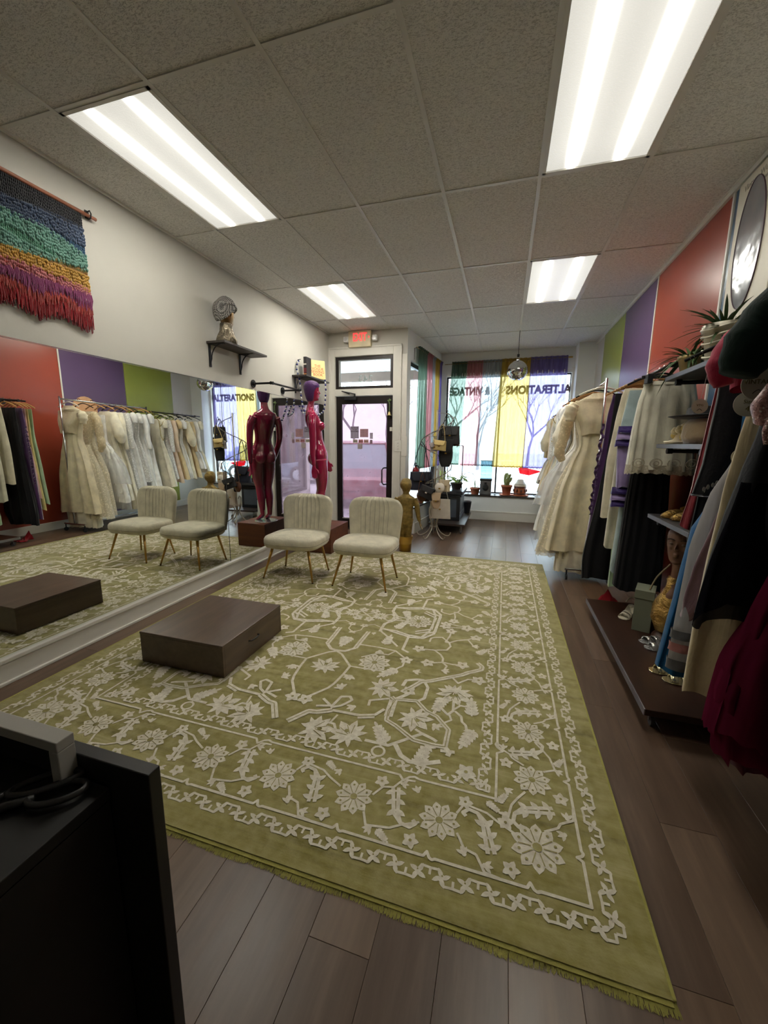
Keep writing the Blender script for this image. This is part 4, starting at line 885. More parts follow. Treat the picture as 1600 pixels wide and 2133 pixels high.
# books
def bookm(name, c): return M(name, c, .5, var=.05)
bk1 = thing('book', 'thick dark book with an orange base standing spine out on the small shelf', 'book', (.11, 5.1, 2.29))
MB().box(.085, .13, 5.03, 5.17, 2.29, 2.545).build('cover', bookm('book black', (38, 34, 40)), bk1, bevel=.003)
for z0_, z1_, nm_, c_ in ((2.292, 2.33, 'orange', (206, 132, 70)), (2.34, 2.4, 'wine', (112, 34, 42)), (2.44, 2.458, 'white', (214, 206, 196))): MB().box(.087, .128, 5.0285, 5.031, z0_, z1_).build('spine_band', bookm('book ' + nm_, c_), bk1)
bk2 = thing('book', 'cream covered sewing book facing out with red title on the small shelf', 'book', (.1, 5.3, 2.29))
e = MB().box(0, .02, -.11, .11, 0, .255).build('cover', bookm('book cream', (226, 206, 140)), bk2, local=True, bevel=.002)
MB().box(.002, .018, -.106, .112, .003, .252).build('pages', bookm('book pages', (230, 224, 206)), bk2, local=True)
bk2.location = (.165, 5.29, 2.29); bk2.rotation_euler = (0, -.12, -.75)
RT = M('title print red', (190, 62, 50), .7)
for i, s in enumerate(('THE', 'VOGUE', 'SEWING', 'BOOK')):
    o = text('title', s, RT, .05, (.0206, 0, .175 - i * .04), (pi / 2, 0, pi / 2)); o.parent = bk2
# exit sign
ex = thing('exit_sign', 'lit exit sign with red letters and two emergency lamp heads above the door', 'sign', (.53, 6.04, 2.98))
MB().box(.355, .715, 5.975, 6.045, 2.85, 3.085).build('housing', M('cream exit housing', (222, 208, 172), .5), ex, bevel=.008)
t = NT('exit red'); t.set(Base_Color=srgb(220, 40, 44), Emission_Color=srgb(255, 60, 60), Emission_Strength=.42)
text('letters', 'EXIT', t.m, .165, (.54, 5.9735, 2.985), (pi / 2, 0, 0), ex, sx=.66, bold=.003)
MB().prism([(-.012, .02), (.012, 0), (-.012, -.02)], (0, .001, 0), (.688, 5.9735, 2.985)).build('arrow', t.m, ex)
for s, x in ((-1, .315), (1, .775)):
    h_ = MB().box(x - .04, x + .04, 5.965, 6.02, 2.93, 3.01).cyl((x - s * .03, 6.0, 2.97), (x - s * .055, 6.01, 2.97), .014).build('lamp_head', M('white plastic', (224, 224, 222), .35), ex, bevel=.01)
    MB().cyl((x, 5.964, 2.97), (x, 5.958, 2.97), .028, n=20).build('lens', M('lamp lens', (240, 240, 240), .1, .3), h_, bevel=.002)
# bell ornament on the door corner
be = thing('door_bell', 'gold bell on a green ribbon hanging at the top corner of the door', 'bell', (1.0, 6.04, 2.05))
MB().lathe([(.004, .06), (.012, .055), (.02, .03), (.028, .008), (.04, 0), (.036, 0), (.0, .04)], (1.0, 6.04, 1.835), 20, cap=False).build('bell', M('pale gold bell', (206, 186, 130), .35, .5), be, smooth=True)
MB().ell((1.0, 6.04, 1.81), (.012, .012, .014), 10, 7).cyl((1.0, 6.04, 1.815), (1.0, 6.04, 1.85), .003).build('clapper', M('dark clapper', (70, 52, 44), .5), be)
GRB = fabric('green ribbon', (110, 132, 84)); MB().tube(smooth_path([(1.0, 6.055, 2.09), (.99, 6.045, 2.05), (1.005, 6.04, 2.0), (1.0, 6.04, 1.89)], 5), .006, 6).ell((.985, 6.045, 2.06), (.02, .008, .012)).ell((1.012, 6.045, 2.065), (.018, .008, .014)).build('ribbon', GRB, be, smooth=True)
# switch plate
sw = thing('light_switch', 'white three gang switch plate on the white pillar right of the door', 'light switch', (1.15, 6.02, 1.37))
MB().box(1.09, 1.205, 6.018, 6.03, 1.29, 1.46).build('plate', M('switch white', (226, 224, 216), .35, var=.02), sw, bevel=.004)
for k in range(3): MB().box(1.138, 1.156, 6.008, 6.02, 1.32 + k * .045, 1.335 + k * .045).build('toggle', M('switch white', (0, 0, 0)), sw, bevel=.002)
# extinguisher
ex2 = thing('fire_extinguisher', 'red fire extinguisher hanging on the white wall behind the purse stand', 'fire extinguisher', (1.4, 6.22, .75))
EX = (1.385, 6.27); RED = M('extinguisher red', (170, 28, 34), .3, var=.05, coat=.4)
MB().lathe([(.0, 0), (.05, 0), (.056, .01), (.056, .27), (.045, .3), (.02, .318), (.018, .33)], (*EX, .72), 24).build('cylinder', RED, ex2, smooth=True)
MB().cyl((*EX, 1.05), (*EX, 1.08), .018).box(EX[0] - .01, EX[0] + .01, EX[1] - .07, EX[1] + .02, 1.08, 1.09).box(EX[0] - .008, EX[0] + .008, EX[1] - .065, EX[1], 1.105, 1.113).cyl((*EX, 1.075), (*EX, 1.11), .008).build('valve', BLACKM, ex2)
MB().tube(smooth_path([(EX[0], EX[1] - .02, 1.075), (EX[0] + .06, EX[1] - .04, 1.04), (EX[0] + .062, EX[1] - .02, .9), (EX[0] + .055, EX[1] - .01, .82)], 5), .008, 8).build('hose', BLACKM, ex2)
MB().lathe([(.0567, 0), (.0567, .13)], (*EX, .8), 24, cap=False).build('paper_label', M('label cream', (214, 208, 184), .6), ex2, smooth=True)
# ------------------------------------------------------------------ curtains
def curtain(label, P0, P1, zt, zb, mat, waves, amp, flare=0.0, ruffle=True, group='sheer window curtains', shift=0.0):
    """sheer panel from P0 to P1 (x, y) along the rod; waves gather at the rod and open downwards"""
    P0, P1 = Vector((*P0, 0)), Vector((*P1, 0)); d = P1 - P0; L = d.length; d.normalize(); nrm = Vector((d.y, -d.x, 0))
    root = thing('sheer_curtain', label, 'curtain', tuple((P0 + P1) / 2 + Vector((0, 0, zb))), group=group); q = random.Random(label)
    ph = [q.uniform(0, 6) for _ in range(4)]
    def f(u, v):
        s = u + shift * v * .3; w = amp * (.55 + .6 * v)
        o = w * sin(u * waves * 6.28 + ph[0] + .5 * sin(3 * v + ph[1])) + .35 * w * sin(u * waves * 15 + ph[2] + v)
        z = zt + (zb - zt) * v + (.004 * sin(u * waves * 11) if v > .98 else 0)
        x = (u - .5) * L * (1 + flare * v) + L * .5 + shift * v
        return P0 + d * x + nrm * o + Vector((0, 0, z))
    MB().grid(f, int(waves * 14), 26).build('panel', mat, root, smooth=True)
    MB().grid(lambda u, v: f(u, .985 + .015 * v) + nrm * .002, int(waves * 14), 1).build('bottom_hem', mat, root, smooth=True)
    if ruffle:
        def g(u, v):
            k = f(u, 0); return k + Vector((0, 0, .0 + .05 * v)) + nrm * (.016 * sin(u * waves * 40 + 2 * v) * (.4 + v))
        MB().grid(g, int(waves * 40), 3).build('ruffle_heading', mat, root, smooth=True)
    return root
CM = {'green': sheer('voile sage green', (124, 152, 130), .55, .7, .5), 'pink': sheer('voile pink', (222, 158, 162), .52, .65, .5), 'white': sheer('voile white', (206, 214, 220), .45, .2, .42), 'yellow': sheer('voile golden yellow', (216, 186, 96), .54, .85, .6), 'purple': sheer('voile lilac', (160, 144, 208), .52, .65, .5)}
yc = 7.855
for nm, x0, x1, z1, sh, wv_, lab in (('green', 1.70, 1.98, 1.01, -.10, 5, 'sage green sheer curtain at the left of the big window'), ('pink', 1.98, 2.27, 1.0, -.05, 5, 'pink sheer curtain between the green and the white ones'),
        ('white', 2.27, 2.6, 1.0, -.06, 5, 'white sheer curtain in the middle of the big window'), ('yellow', 2.59, 3.10, .985, -.05, 6, 'golden yellow sheer curtain behind the disco ball'), ('purple', 3.09, 3.70, .98, .0, 7, 'lilac sheer curtain at the right of the big window')):
    curtain(lab, (x0, yc), (x1, yc), 2.875 + (x0 - 1.6) * .015, z1, CM[nm], wv_, .026, .1, shift=sh)
rod = thing('curtain_rod', 'thin brass curtain rod across the big window', 'curtain rod', (2.7, yc, 2.88))
MB().cyl((1.56, yc, 2.885), (3.72, yc, 2.915), .006).build('rod', M('aged brass', (150, 128, 84), .4, .8), rod); MB().cyl((3.7, yc, 2.915), (3.77, yc, 2.915), .013).build('finial', GOLD, rod)
for x in (1.6, 3.68): MB().cyl((x, yc, 2.89), (x, 7.9, 2.89), .005).build('rod_bracket', BLACKM, rod)
def BP(u, o=.055): return (1.27 + sin(BA) * u + cos(BA) * o, 6.05 + cos(BA) * u - sin(BA) * o)
for nm, u0, u1, lab in (('green', .38, .80, 'sage green sheer curtain on the side window, beside the pillar'), ('pink', .80, 1.13, 'pink sheer curtain on the side window'), ('white', 1.13, 1.30, 'white sheer curtain on the side window'),
                        ('yellow', 1.28, 1.56, 'golden yellow sheer curtain on the side window'), ('purple', 1.56, 1.72, 'narrow lilac sheer curtain in the corner of the side window')):
    curtain(lab, BP(u0), BP(u1), 2.86, 1.0, CM[nm], 5 if u1 - u0 > .2 else 3, .018, .05, shift=-.05)
rod = thing('curtain_rod', 'thin brass curtain rod over the side window near the pillar', 'curtain rod', (*BP(.9), 2.87)); a, b = BP(.25), BP(1.78)
MB().cyl((*a, 2.87), (*b, 2.87), .006).build('rod', M('aged brass', (0, 0, 0)), rod)
MB().tube([(*BP(.3), 2.87), (*BP(.3, 0), 2.87), (*BP(.3, 0), 2.7)], .005).build('rod_bracket', BLACKM, rod)
# ------------------------------------------------------------------ disco ball
DX, DY, DZ, DR = 2.85, 6.6, 2.515, .145
db = thing('disco_ball', 'mirrored disco ball hanging on a black rod from the ceiling', 'disco ball', (DX, DY, DZ))
t = NT('mirror facets'); t.set(Base_Color=(.86, .86, .84, 1), Metallic=1.0, Roughness=.06); FAC = t.m
mb = MB(); q = random.Random(2); rows = 26
for j in range(rows):
    t0, t1 = pi * j / rows, pi * (j + 1) / rows; tm = (t0 + t1) / 2; n = max(4, int(2 * pi * sin(tm) / (pi / rows)))
    for i in range(n):
        a0, a1 = 2 * pi * (i + .06) / n, 2 * pi * (i + .94) / n
        u = [V((sin(t_) * cos(a_), sin(t_) * sin(a_), -cos(t_))) * DR for t_, a_ in ((t0 + .007, a0), (t0 + .007, a1), (t1 - .007, a1), (t1 - .007, a0))]
        c = sum(u, V((0, 0, 0))) / 4; tilt = V((q.uniform(-1, 1), q.uniform(-1, 1), q.uniform(-1, 1))) * .035; m_ = c.normalized().cross(tilt)
        u = [V((DX, DY, DZ)) + c + (p - c) + c.normalized() * (DR * .012 + (p - c).dot(tilt) * .6) for p in u]; mb.add(u, [(0, 1, 2, 3)])
mb.build('mirror_facets', FAC, db, kind='stuff'); MB().ell((DX, DY, DZ), (DR * .985,) * 3, 32, 20).build('core', M('grout grey', (90, 90, 92), .6), db, smooth=True)
MB().cyl((DX, DY, DZ + DR - .01), (DX, DY, DZ + DR + .015), .03, n=20).tube(arc((DX, DY, DZ + DR + .03), .018, 0, 2 * pi, 14, 'xz'), .0025, 6).build('cap_ring', CHROME, db)
MB().cyl((DX, DY, DZ + DR + .05), (DX, DY, DZ + DR + .09), .016, .02, 12).build('motor_hook', BLACKM, db)
MB().cyl((DX, DY, DZ + DR + .09), (DX, DY, H), .004).build('hanging_rod', BLACKM, db)
# ------------------------------------------------------------------ spiral purse stand
PX, PY = 1.765, 5.93
IV = M('ivory painted iron', (172, 164, 148), .45, var=.08); IVD = M('greyed iron', (112, 104, 96), .5)
ps = thing('spiral_stand', 'tall ivory metal spiral stand hung with vintage purses', 'display stand', (PX, PY, 0))
MB().cyl((PX, PY, .12), (PX, PY, 1.9), .012, n=12).build('pole', IV, ps, smooth=True)
for k in range(5):
    a = k * 2 * pi / 5 + .5; D = lambda r_, z: V((PX + r_ * cos(a), PY + r_ * sin(a), z))
    MB().tube(smooth_path([D(.03, .42), D(.055, .46), D(.085, .43), D(.07, .3), D(.045, .2), D(.09, .09), D(.17, .025), D(.23, .011), D(.262, .03), D(.27, .06)], 5), .0085, 7).build('scroll_foot', IV, ps, smooth=True)
MB().tube(arc((PX, PY, .17), .045, 0, 2 * pi, 16, 'xy'), .006, 6).build('foot_ring', IV, ps)
HEL = lambda t_: V((PX + .23 * cos(1.0 - t_ * 9.4), PY + .23 * sin(1.0 - t_ * 9.4), 1.86 - t_ * 1.02))
MB().tube([HEL(i / 90) for i in range(91)], .007, 6).tube([HEL(i / 90) + V((0, 0, 0)) * 1 for i in (0, 0)] and arc(HEL(0) + V((-.02, 0, .03)), .02, -.6, 2.4, 6), .004, 5).build('spiral_rail', IVD, ps, smooth=True)
for i in range(4):
    h = HEL(i / 3.001); MB().cyl((PX, PY, h.z), h, .004).build('spoke', IV, ps)
RINGM = M('dark wire', (92, 84, 78), .5)
for i in range(17):
    c = HEL((i + .5) / 17) - V((0, 0, .045)); tg = (HEL((i + .55) / 17) - HEL((i + .45) / 17)).normalized(); u2 = V((0, 0, 1))
    MB().tube([c + tg * (.036 * cos(a)) + u2 * (.036 * sin(a)) for a in [2 * pi * k / 14 for k in range(14)]], .0025, 5, closed=True).tube([c + V((0, 0, -.036)), c + V((0, 0, -.07)) + tg * .01, c + V((0, 0, -.078)) + tg * .025, c + V((0, 0, -.066)) + tg * .035], .0022, 5).build('ring_hook', RINGM, ps)
# ------------------------------------------------------------------ purses
def leather(n, c, r=.45): return M('leather ' + n, c, r, var=.12, bump=.25, bs=90)
def purse(label, c, w, h, d, mat, strap, rz=0.0, shape='box', flap=True, tilt=0.0, fitting=None, sr=.004):
    root = thing('handbag', label, 'handbag', c, rz, 'vintage purses on the spiral stand'); root.rotation_euler = (0, tilt, rz); root.scale = (1.15, 1.15, 1.15)
    rings = []; n = 9
    for k in range(n):
        v = k / (n - 1); z = -h + v * h
        if shape == 'box': ww, dd = w * (1.04 - .1 * v), d * (1 - .55 * v)
        elif shape == 'pouch': ww, dd = w * (sin(pi * (.14 + .78 * (1 - v))) ** .5) * (1 - .25 * v), d * (1.1 - .8 * v)
        elif shape == 'round': ww, dd = w * max(.25, sin(pi * (.06 + .86 * v))) ** .6, d * (.6 + .4 * sin(pi * v))
        else: ww, dd = w * (1 - .35 * v), d * (1 - .6 * v)
        rings.append([Vector((ww / 2 * (abs(cos(a)) ** .55) * (1 if cos(a) > 0 else -1), dd / 2 * (abs(sin(a)) ** .7) * (1 if sin(a) > 0 else -1), z)) for a in [2 * pi * i / 24 for i in range(24)]])
    MB().loft(rings).build('bag_body', mat, root, smooth=True, local=True, bevel=.003)
    if flap:
        MB().grid(lambda u, v: Vector(((u - .5) * w * (.92 - .25 * v * v), -d / 2 * (.45 + .5 * v) - .004, -h * .52 * v + .003)), 12, 8).build('flap', mat, root, smooth=True, local=True, solid=.004)
    MB().box(-.012, .012, -d / 2 - .012, -d / 2 + .002, -h * .5 - .01, -h * .5 + .006).build('clasp', fitting or GOLD, root, local=True, bevel=.002)
    if strap:
        a, b = Vector((-w * .38, 0, -.01)), Vector((w * .38, 0, -.01)); t_ = Vector((0, 0, strap))
        MB().tube(smooth_path([a, a * .55 + t_ * .6, t_, b * .55 + t_ * .6, b], 6), sr, 6).build('strap', mat, root, smooth=True, local=True)
    return root
BLK = leather('black', (26, 25, 28)); NAVY = leather('navy', (28, 32, 48)); CREAM = leather('cream', (206, 190, 160)); GOLDL = M('gold lame', (206, 182, 124), .35, .6, var=.1, bump=.3); GREY = leather('pearl grey', (150, 142, 140)); BRN = leather('brown', (96, 58, 38)); TAPES = leather('tapestry beige', (178, 154, 126), .8); WHT = leather('white', (212, 204, 192)); CLEAR = M('clear vinyl', (222, 220, 214), .15, .0, var=.02)
purse('large black structured handbag highest on the stand', (1.955, 5.83, 1.66), .27, .22, .09, BLK, .12, .3)
purse('tall black suede bag hanging below the structured black one', (1.93, 5.76, 1.48), .2, .34, .08, leather('black suede', (18, 17, 20), .8), .3, .1, 'pouch')
purse('small brown bag behind the large black handbag', (2.02, 5.9, 1.66), .14, .24, .06, BRN, .12, -.3)
purse('pale gold clutch bag hanging left of the black handbags', (1.86, 5.66, 1.46), .17, .12, .05, GOLDL, .2, -.2, 'box', tilt=.12)
purse('small pearl grey pouch purse hanging left of the gold clutch', (1.755, 5.68, 1.43), .12, .11, .05, GREY, .12, .3, 'trap', tilt=-.25)
purse('large navy shoulder bag low on the left of the stand', (1.56, 5.86, 1.0), .30, .24, .1, NAVY, .38, .2, 'box', sr=.006)
purse('black quilted evening bag with pale frame low in front of the pole', (1.72, 5.66, .80), .20, .15, .07, BLK, .12, -.1, 'box', tilt=.35, fitting=WHT)
purse('round brown leather purse low on the left of the pole', (1.6, 5.76, .74), .14, .15, .07, BRN, .22, .5, 'round')
purse('black kiss lock purse beside the round brown one', (1.66, 5.8, .76), .12, .17, .06, leather('black shiny', (30, 26, 28), .25), .24, .2, 'pouch')
purse('white beaded pouch purse low on the right of the pole', (1.87, 5.68, .86), .13, .13, .06, WHT, .2, .1, 'round', flap=False)
purse('cream frame bag behind the white beaded pouch', (1.92, 5.78, .90), .15, .15, .06, CREAM, .22, -.2)
purse('tapestry barrel bag hanging lowest right of the pole', (1.83, 5.66, .72), .13, .2, .07, TAPES, .3, .05, 'pouch')
purse('flat white tote bag hanging behind the pole near the floor', (1.855, 5.88, .60), .27, .26, .03, WHT, .3, .1, 'box', flap=False)
purse('small dark evening bag strung high on the left side of the stand', (1.59, 6.02, .98), .05, .2, .05, BLK, .35, 0, 'pouch', flap=False)
# ------------------------------------------------------------------ black fluted cabinet on a dolly
CB = M('satin black paint', (30, 32, 38), .32, var=.15)
cab = thing('fluted_cabinet', 'black fluted cabinet standing on a wheeled plank in the bay corner', 'cabinet', (1.84, 6.85, .16))
MB().box(1.66, 2.085, 6.50, 7.2, .162, .56).build('carcass', CB, cab, bevel=.004)
MB().box(1.6, 2.13, 6.42, 7.24, .60, .66).box(1.62, 2.11, 6.45, 7.22, .56, .60).build('top_slab', CB, cab, bevel=.012)
for k in range(5): MB().cyl((1.62 + 0, 6.42, .612 + k * .01), (2.1, 6.42, .612 + k * .01), .0035, n=6).build('fluting', CB, cab)
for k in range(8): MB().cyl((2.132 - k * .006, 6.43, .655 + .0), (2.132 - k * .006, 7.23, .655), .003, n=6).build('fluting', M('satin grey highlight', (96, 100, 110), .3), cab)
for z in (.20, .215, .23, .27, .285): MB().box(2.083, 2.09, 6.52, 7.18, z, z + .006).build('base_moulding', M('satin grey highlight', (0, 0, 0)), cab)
MB().box(2.084, 2.089, 6.56, 7.14, .31, .53).build('side_panel', M('slate panel', (72, 80, 92), .3), cab, bevel=.003)
MB().box(1.72, 2.03, 6.495, 6.502, .22, .52).build('front_panel', M('slate panel', (0, 0, 0)), cab, bevel=.003)
def dolly(name, label, x0, x1, y0, y1, z, top, cast, th=.03):
    root = thing(name, label, 'platform', ((x0 + x1) / 2, (y0 + y1) / 2, 0)); MB().box(x0, x1, y0, y1, z - th, z).build('plank_top', top, root, bevel=.003)
    for x, y in cast:
        c = MB().box(x - .02, x + .02, y - .02, y + .02, z - th - .006, z - th).tube([(x, y, z - th), (x - .012, y, z - th - .02), (x - .012, y, .03)], .004).tube([(x, y, z - th), (x + .012, y, z - th - .02), (x + .012, y, .03)], .004).build('caster', M('zinc', (168, 168, 170), .3, .9), root)
        MB().cyl((x - .009, y, .028), (x + .009, y, .028), .0275, n=20).build('wheel', M('grey caster wheel', (70, 70, 72), .5), c)
    return root
dolly('wheeled_plank', 'black topped wheeled plank under the fluted cabinet', 1.62, 2.2, 6.22, 7.5, .16, wood('old dark plank', (36, 30, 28), (76, 62, 54), .4), ((1.67, 6.27), (2.14, 6.27), (2.14, 7.42), (1.67, 7.42)))
pot_ = thing('planter', 'small black planter tucked behind the fluted cabinet', 'planter', (2.17, 7.3, .16)); MB().lathe([(.05, 0), (.075, .2), (.08, .22), (.07, .22), (.045, .02)], (2.135, 7.36, .16), 20, cap=False).build('pot', CB, pot_, smooth=True)
# ------------------------------------------------------------------ plants
TC = M('terracotta', (170, 96, 66), .8, var=.12); LEAFG = M('leaf bright green', (122, 160, 60), .45, var=.25); LEAFD = M('leaf deep green', (66, 92, 48), .5, var=.25); SOIL = M('potting soil', (52, 40, 32), .95, var=.3, bump=.8)
SUC = M('pale succulent', (138, 150, 92), .5, var=.15); LEAFY = M('yellow green leaf', (178, 192, 88), .45, var=.15)
def leafmesh(l, w, curl=.3, n=6):
    mb = MB(); mb.grid(lambda u, v: Vector(((u - .5) * w * sin(pi * min(1, .08 + v * .92)) ** .7, l * v, -curl * l * v * v + .12 * w * abs(u - .5) * 2)), 4, n); return mb
def plant(label, c, r, h, potmat, kind, seed, leafmat, n=14, saucer=False, group='potted plants'):
    root = thing('potted_plant', label, 'potted plant', c, 0, group); q = random.Random(seed)
    MB().lathe([(r * .68, 0), (r * .7, .003), (r * .95, h * .8), (r * 1.04, h * .8), (r * 1.06, h), (r * .93, h), (r * .88, h * .85)], (0, 0, 0), 24, cap=False).lathe([(0, .003), (r * .7, .002)], (0, 0, 0), 24).build('pot', potmat, root, smooth=True, local=True, bevel=.0)
    MB().lathe([(0, h * .86), (r * .9, h * .87)], (0, 0, 0), 20, cap=False).build('soil', SOIL, root, local=True)
    if saucer: MB().lathe([(0, -.012), (r * 1.15, -.012), (r * 1.35, .004), (r * 1.3, .006), (0, -.004)], (0, 0, 0), 28, cap=False).build('saucer', potmat, root, smooth=True, local=True)
    for i in range(n):
        a = q.uniform(0, 2 * pi); el = q.uniform(.3, 1.25)
        if kind == 'aloe': l, w, cu = q.uniform(.14, .24), .03, .25
        elif kind == 'broad': l, w, cu = q.uniform(.08, .13), .07, .5
        elif kind == 'snake': l, w, cu, el = q.uniform(.16, .28), .045, .05, q.uniform(1.3, 1.5)
        elif kind == 'spider': l, w, cu = q.uniform(.14, .26), .012, .9
        elif kind == 'spiky': l, w, cu, el = q.uniform(.10, .19), .015, q.uniform(.3, 1.1), q.uniform(-.1, 1.3)
        if kind == 'cactus':
            p = V((q.uniform(-.3, .3) * r, q.uniform(-.3, .3) * r, h * .85)); sc = r / .055; d = V((cos(a) * .5, sin(a) * .5, 1)).normalized(); mb = MB()
            for k in range(q.randint(1, 3)):
                e = p + d * q.uniform(.05, .07) * sc ** .7; m_ = (p + e) / 2; mb.ell(m_, (.016 * sc, .009 * sc, .04 * sc ** .7), 10, 8, rot=(0, math.atan2(d.x, d.z), 0)); p = e; d = (d + V((q.uniform(-.7, .7), q.uniform(-.4, .4), .2))).normalized()
            mb.build('pad', leafmat, root, smooth=True, local=True); continue
        if kind == 'broad':
            st = V((cos(a) * .06 * q.random(), sin(a) * .06 * q.random(), h * .85)); tp = st + V((cos(a) * .06, sin(a) * .06, q.uniform(.03, .13)))
            MB().tube([st, (st + tp) / 2 + V((0, 0, .02)), tp], .0025, 5).build('stem', leafmat, root, local=True)
        else: tp = V((cos(a) * r * .3, sin(a) * r * .3, h * .85))
        o = leafmesh(l, w, cu).build('leaf', leafmat, root, smooth=True, local=True); o.location = tp; o.rotation_euler = Euler((el if kind != 'broad' else q.uniform(-.1, .7), 0, a - pi / 2))
    return root
plant('pothos with bright round leaves in a dark bowl on the fluted cabinet', (1.99, 6.75, .66), .10, .11, M('dark woven bowl', (62, 48, 40), .8), 'broad', 3, LEAFG, 16)
plant('tall yellow green snake plant on the fluted cabinet behind the pole', (1.72, 6.9, .66), .06, .1, M('wine red pot', (96, 40, 46), .5), 'snake', 5, LEAFY, 7)
plant('leafy green plant in a wine red pot near the front of the fluted cabinet', (1.86, 6.58, .66), .06, .09, M('wine red pot', (0, 0, 0)), 'broad', 8, LEAFG, 9)
plant('grey green aloe in a terracotta bowl at the left end of the window sill', (2.235, 7.745, .472), .095, .12, TC, 'aloe', 12, M('leaf grey green', (128, 138, 108), .5, var=.15), 7)
plant('small pot with a pale flowering succulent by the side window', (1.53, 7.2, .425), .05, .08, M('pink glazed pot', (214, 140, 136), .35), 'cactus', 14, M('peach yellow bloom', (224, 196, 130), .6), 9)
plant('spider plant drooping on the side sill behind the navy bag', (1.42, 6.6, .425), .06, .1, TC, 'spider', 15, LEAFG, 18)
plant('broad leaved plant on the side sill next to the cabinet', (1.49, 6.95, .425), .06, .09, TC, 'broad', 17, LEAFG, 9)
plant('fleshy pale green cactus in a terracotta pot on a saucer', (2.81, 7.755, .484), .098, .18, TC, 'cactus', 22, SUC, 7, True)
plant('tan pot with dry yellow leaves beside the iron wheel', (1.99, 7.02, .66), .055, .10, M('peach pot', (216, 150, 110), .6), 'cactus', 24, SUC, 3)
# things on the sill
JC = 0
jr = thing('patterned_jar', 'white lidded jar with an orange brown geometric band on a terracotta saucer', 'jar', (3.05, 7.765, .484))
MB().lathe([(.0, 0), (.078, 0), (.082, .006), (.082, .125), (.078, .14), (.07, .146)], (3.05, 7.765, .484), 28).build('jar_body', M('jar orange brown', (168, 96, 60), .4, var=.05), jr, smooth=True)
for z, c in ((.012, (92, 48, 32)), (.1, (92, 48, 32)), (.125, (216, 208, 190))): MB().lathe([(.0826, z), (.0832, z + .004), (.0832, z + .018), (.0826, z + .022)], (3.05, 7.765, .484), 28, cap=False).build('painted_band', M('band ' + str(c), c, .4), jr, smooth=True)
for k in range(9):
    a = 2 * pi * k / 9; c = V((3.05 + .083 * cos(a), 7.765 + .083 * sin(a), .484 + .066)); MB().ell(c, (.014, .014, .024), 8, 6).build('painted_drop', M('band (92, 48, 32)', (92, 48, 32), .4), jr, smooth=True)
MB().lathe([(.07, 0), (.072, .01), (.07, .02), (.05, .045), (.045, .06), (.04, .07), (.0, .075)], (3.05, 7.765, .63), 28).build('jar_lid', M('jar glaze white', (214, 210, 200), .3), jr, smooth=True)
MB().lathe([(0, -.012), (.1, -.012), (.12, .0), (.116, .002), (0, -.003)], (3.05, 7.765, .486), 28, cap=False).build('saucer', TC, jr, smooth=True)
ju = thing('juice_dispenser', 'countertop drink machine with a clear tank on a grey base on the sill', 'drink dispenser', (2.43, 7.75, .472))
G1 = M('brushed grey', (120, 120, 122), .35, .6)
MB().box(2.355, 2.505, 7.68, 7.82, .473, .66).build('base', G1, ju, bevel=.008); MB().box(2.35, 2.51, 7.675, 7.825, .66, .69).build('collar', BLACKM, ju, bevel=.004); MB().ell((2.43, 7.675, .57), (.04, .01, .045), 16, 10).box(2.415, 2.445, 7.64, 7.68, .62, .645).build('tap', BLACKM, ju, smooth=False)
MB().box(2.355, 2.505, 7.68, 7.685, .69, .93).box(2.355, 2.505, 7.815, 7.82, .69, .93).box(2.355, 2.36, 7.685, 7.815, .69, .93).box(2.5, 2.505, 7.685, 7.815, .69, .93).build('clear_tank', glass('clear acrylic', (215, 228, 232)), ju)
MB().box(2.35, 2.51, 7.675, 7.825, .93, .938).build('tank_lid', M('acrylic edge', (170, 186, 190), .2), ju)
for o_, k_ in ((jr, 1.35), (ju, 1.38)): o_.scale = (k_, k_ if o_ is jr else 1.2, k_)
bi = thing('wire_bicycle', 'small dark green wire bicycle ornament on the window sill', 'ornament', (3.45, 7.76, .472)); bi.scale = (1.35, 1, 1.35); GRW = M('dark green wire', (28, 70, 54), .4)
for x in (3.34, 3.55):
    w = MB().tube([(x + .075 * cos(a), 7.76, .55 + .075 * sin(a)) for a in [2 * pi * k / 24 for k in range(24)]], .004, 6, closed=True).build('wheel', GRW, bi, smooth=True)
    for k in range(6): MB().cyl((x, 7.76, .55), (x + .075 * cos(k * pi / 3), 7.76, .55 + .075 * sin(k * pi / 3)), .0018, n=5).build('spoke', GRW, w)
MB().tube([(3.34, 7.76, .55), (3.40, 7.76, .68), (3.55, 7.76, .55)], .004).tube([(3.40, 7.76, .68), (3.40, 7.76, .8), (3.45, 7.76, .82)], .004).tube([(3.40, 7.76, .68), (3.5, 7.76, .69), (3.56, 7.76, .72)], .004).build('frame', GRW, bi)
wh2 = thing('iron_wheel', 'dark iron wheel trivet leaning on the glass behind the plants', 'ornament', (2.09, 7.86, .60))
MB().tube([(2.12 + .11 * cos(a), 7.6, .80 + .085 * sin(a)) for a in [2 * pi * k / 28 for k in range(28)]], .006, 6, closed=True).tube([(2.12 + .045 * cos(a), 7.6, .80 + .035 * sin(a)) for a in [2 * pi * k / 18 for k in range(18)]], .004, 6, closed=True).build('rim', BLACKM, wh2)
for k in range(8): MB().cyl((2.12 + .04 * cos(k * pi / 4), 7.6, .80 + .03 * sin(k * pi / 4)), (2.12 + .108 * cos(k * pi / 4), 7.6, .80 + .083 * sin(k * pi / 4)), .003, n=5).build('spoke', BLACKM, wh2)
MB().cyl((2.12, 7.6, .472), (2.12, 7.6, .715), .005, n=6).box(2.06, 2.18, 7.612, 7.66, .472, .478).build('stand', BLACKM, wh2)
pf = thing('red_pennant', 'red triangular pennant on the window glass above the patterned jar', 'pennant', (3.2, 7.93, .9))
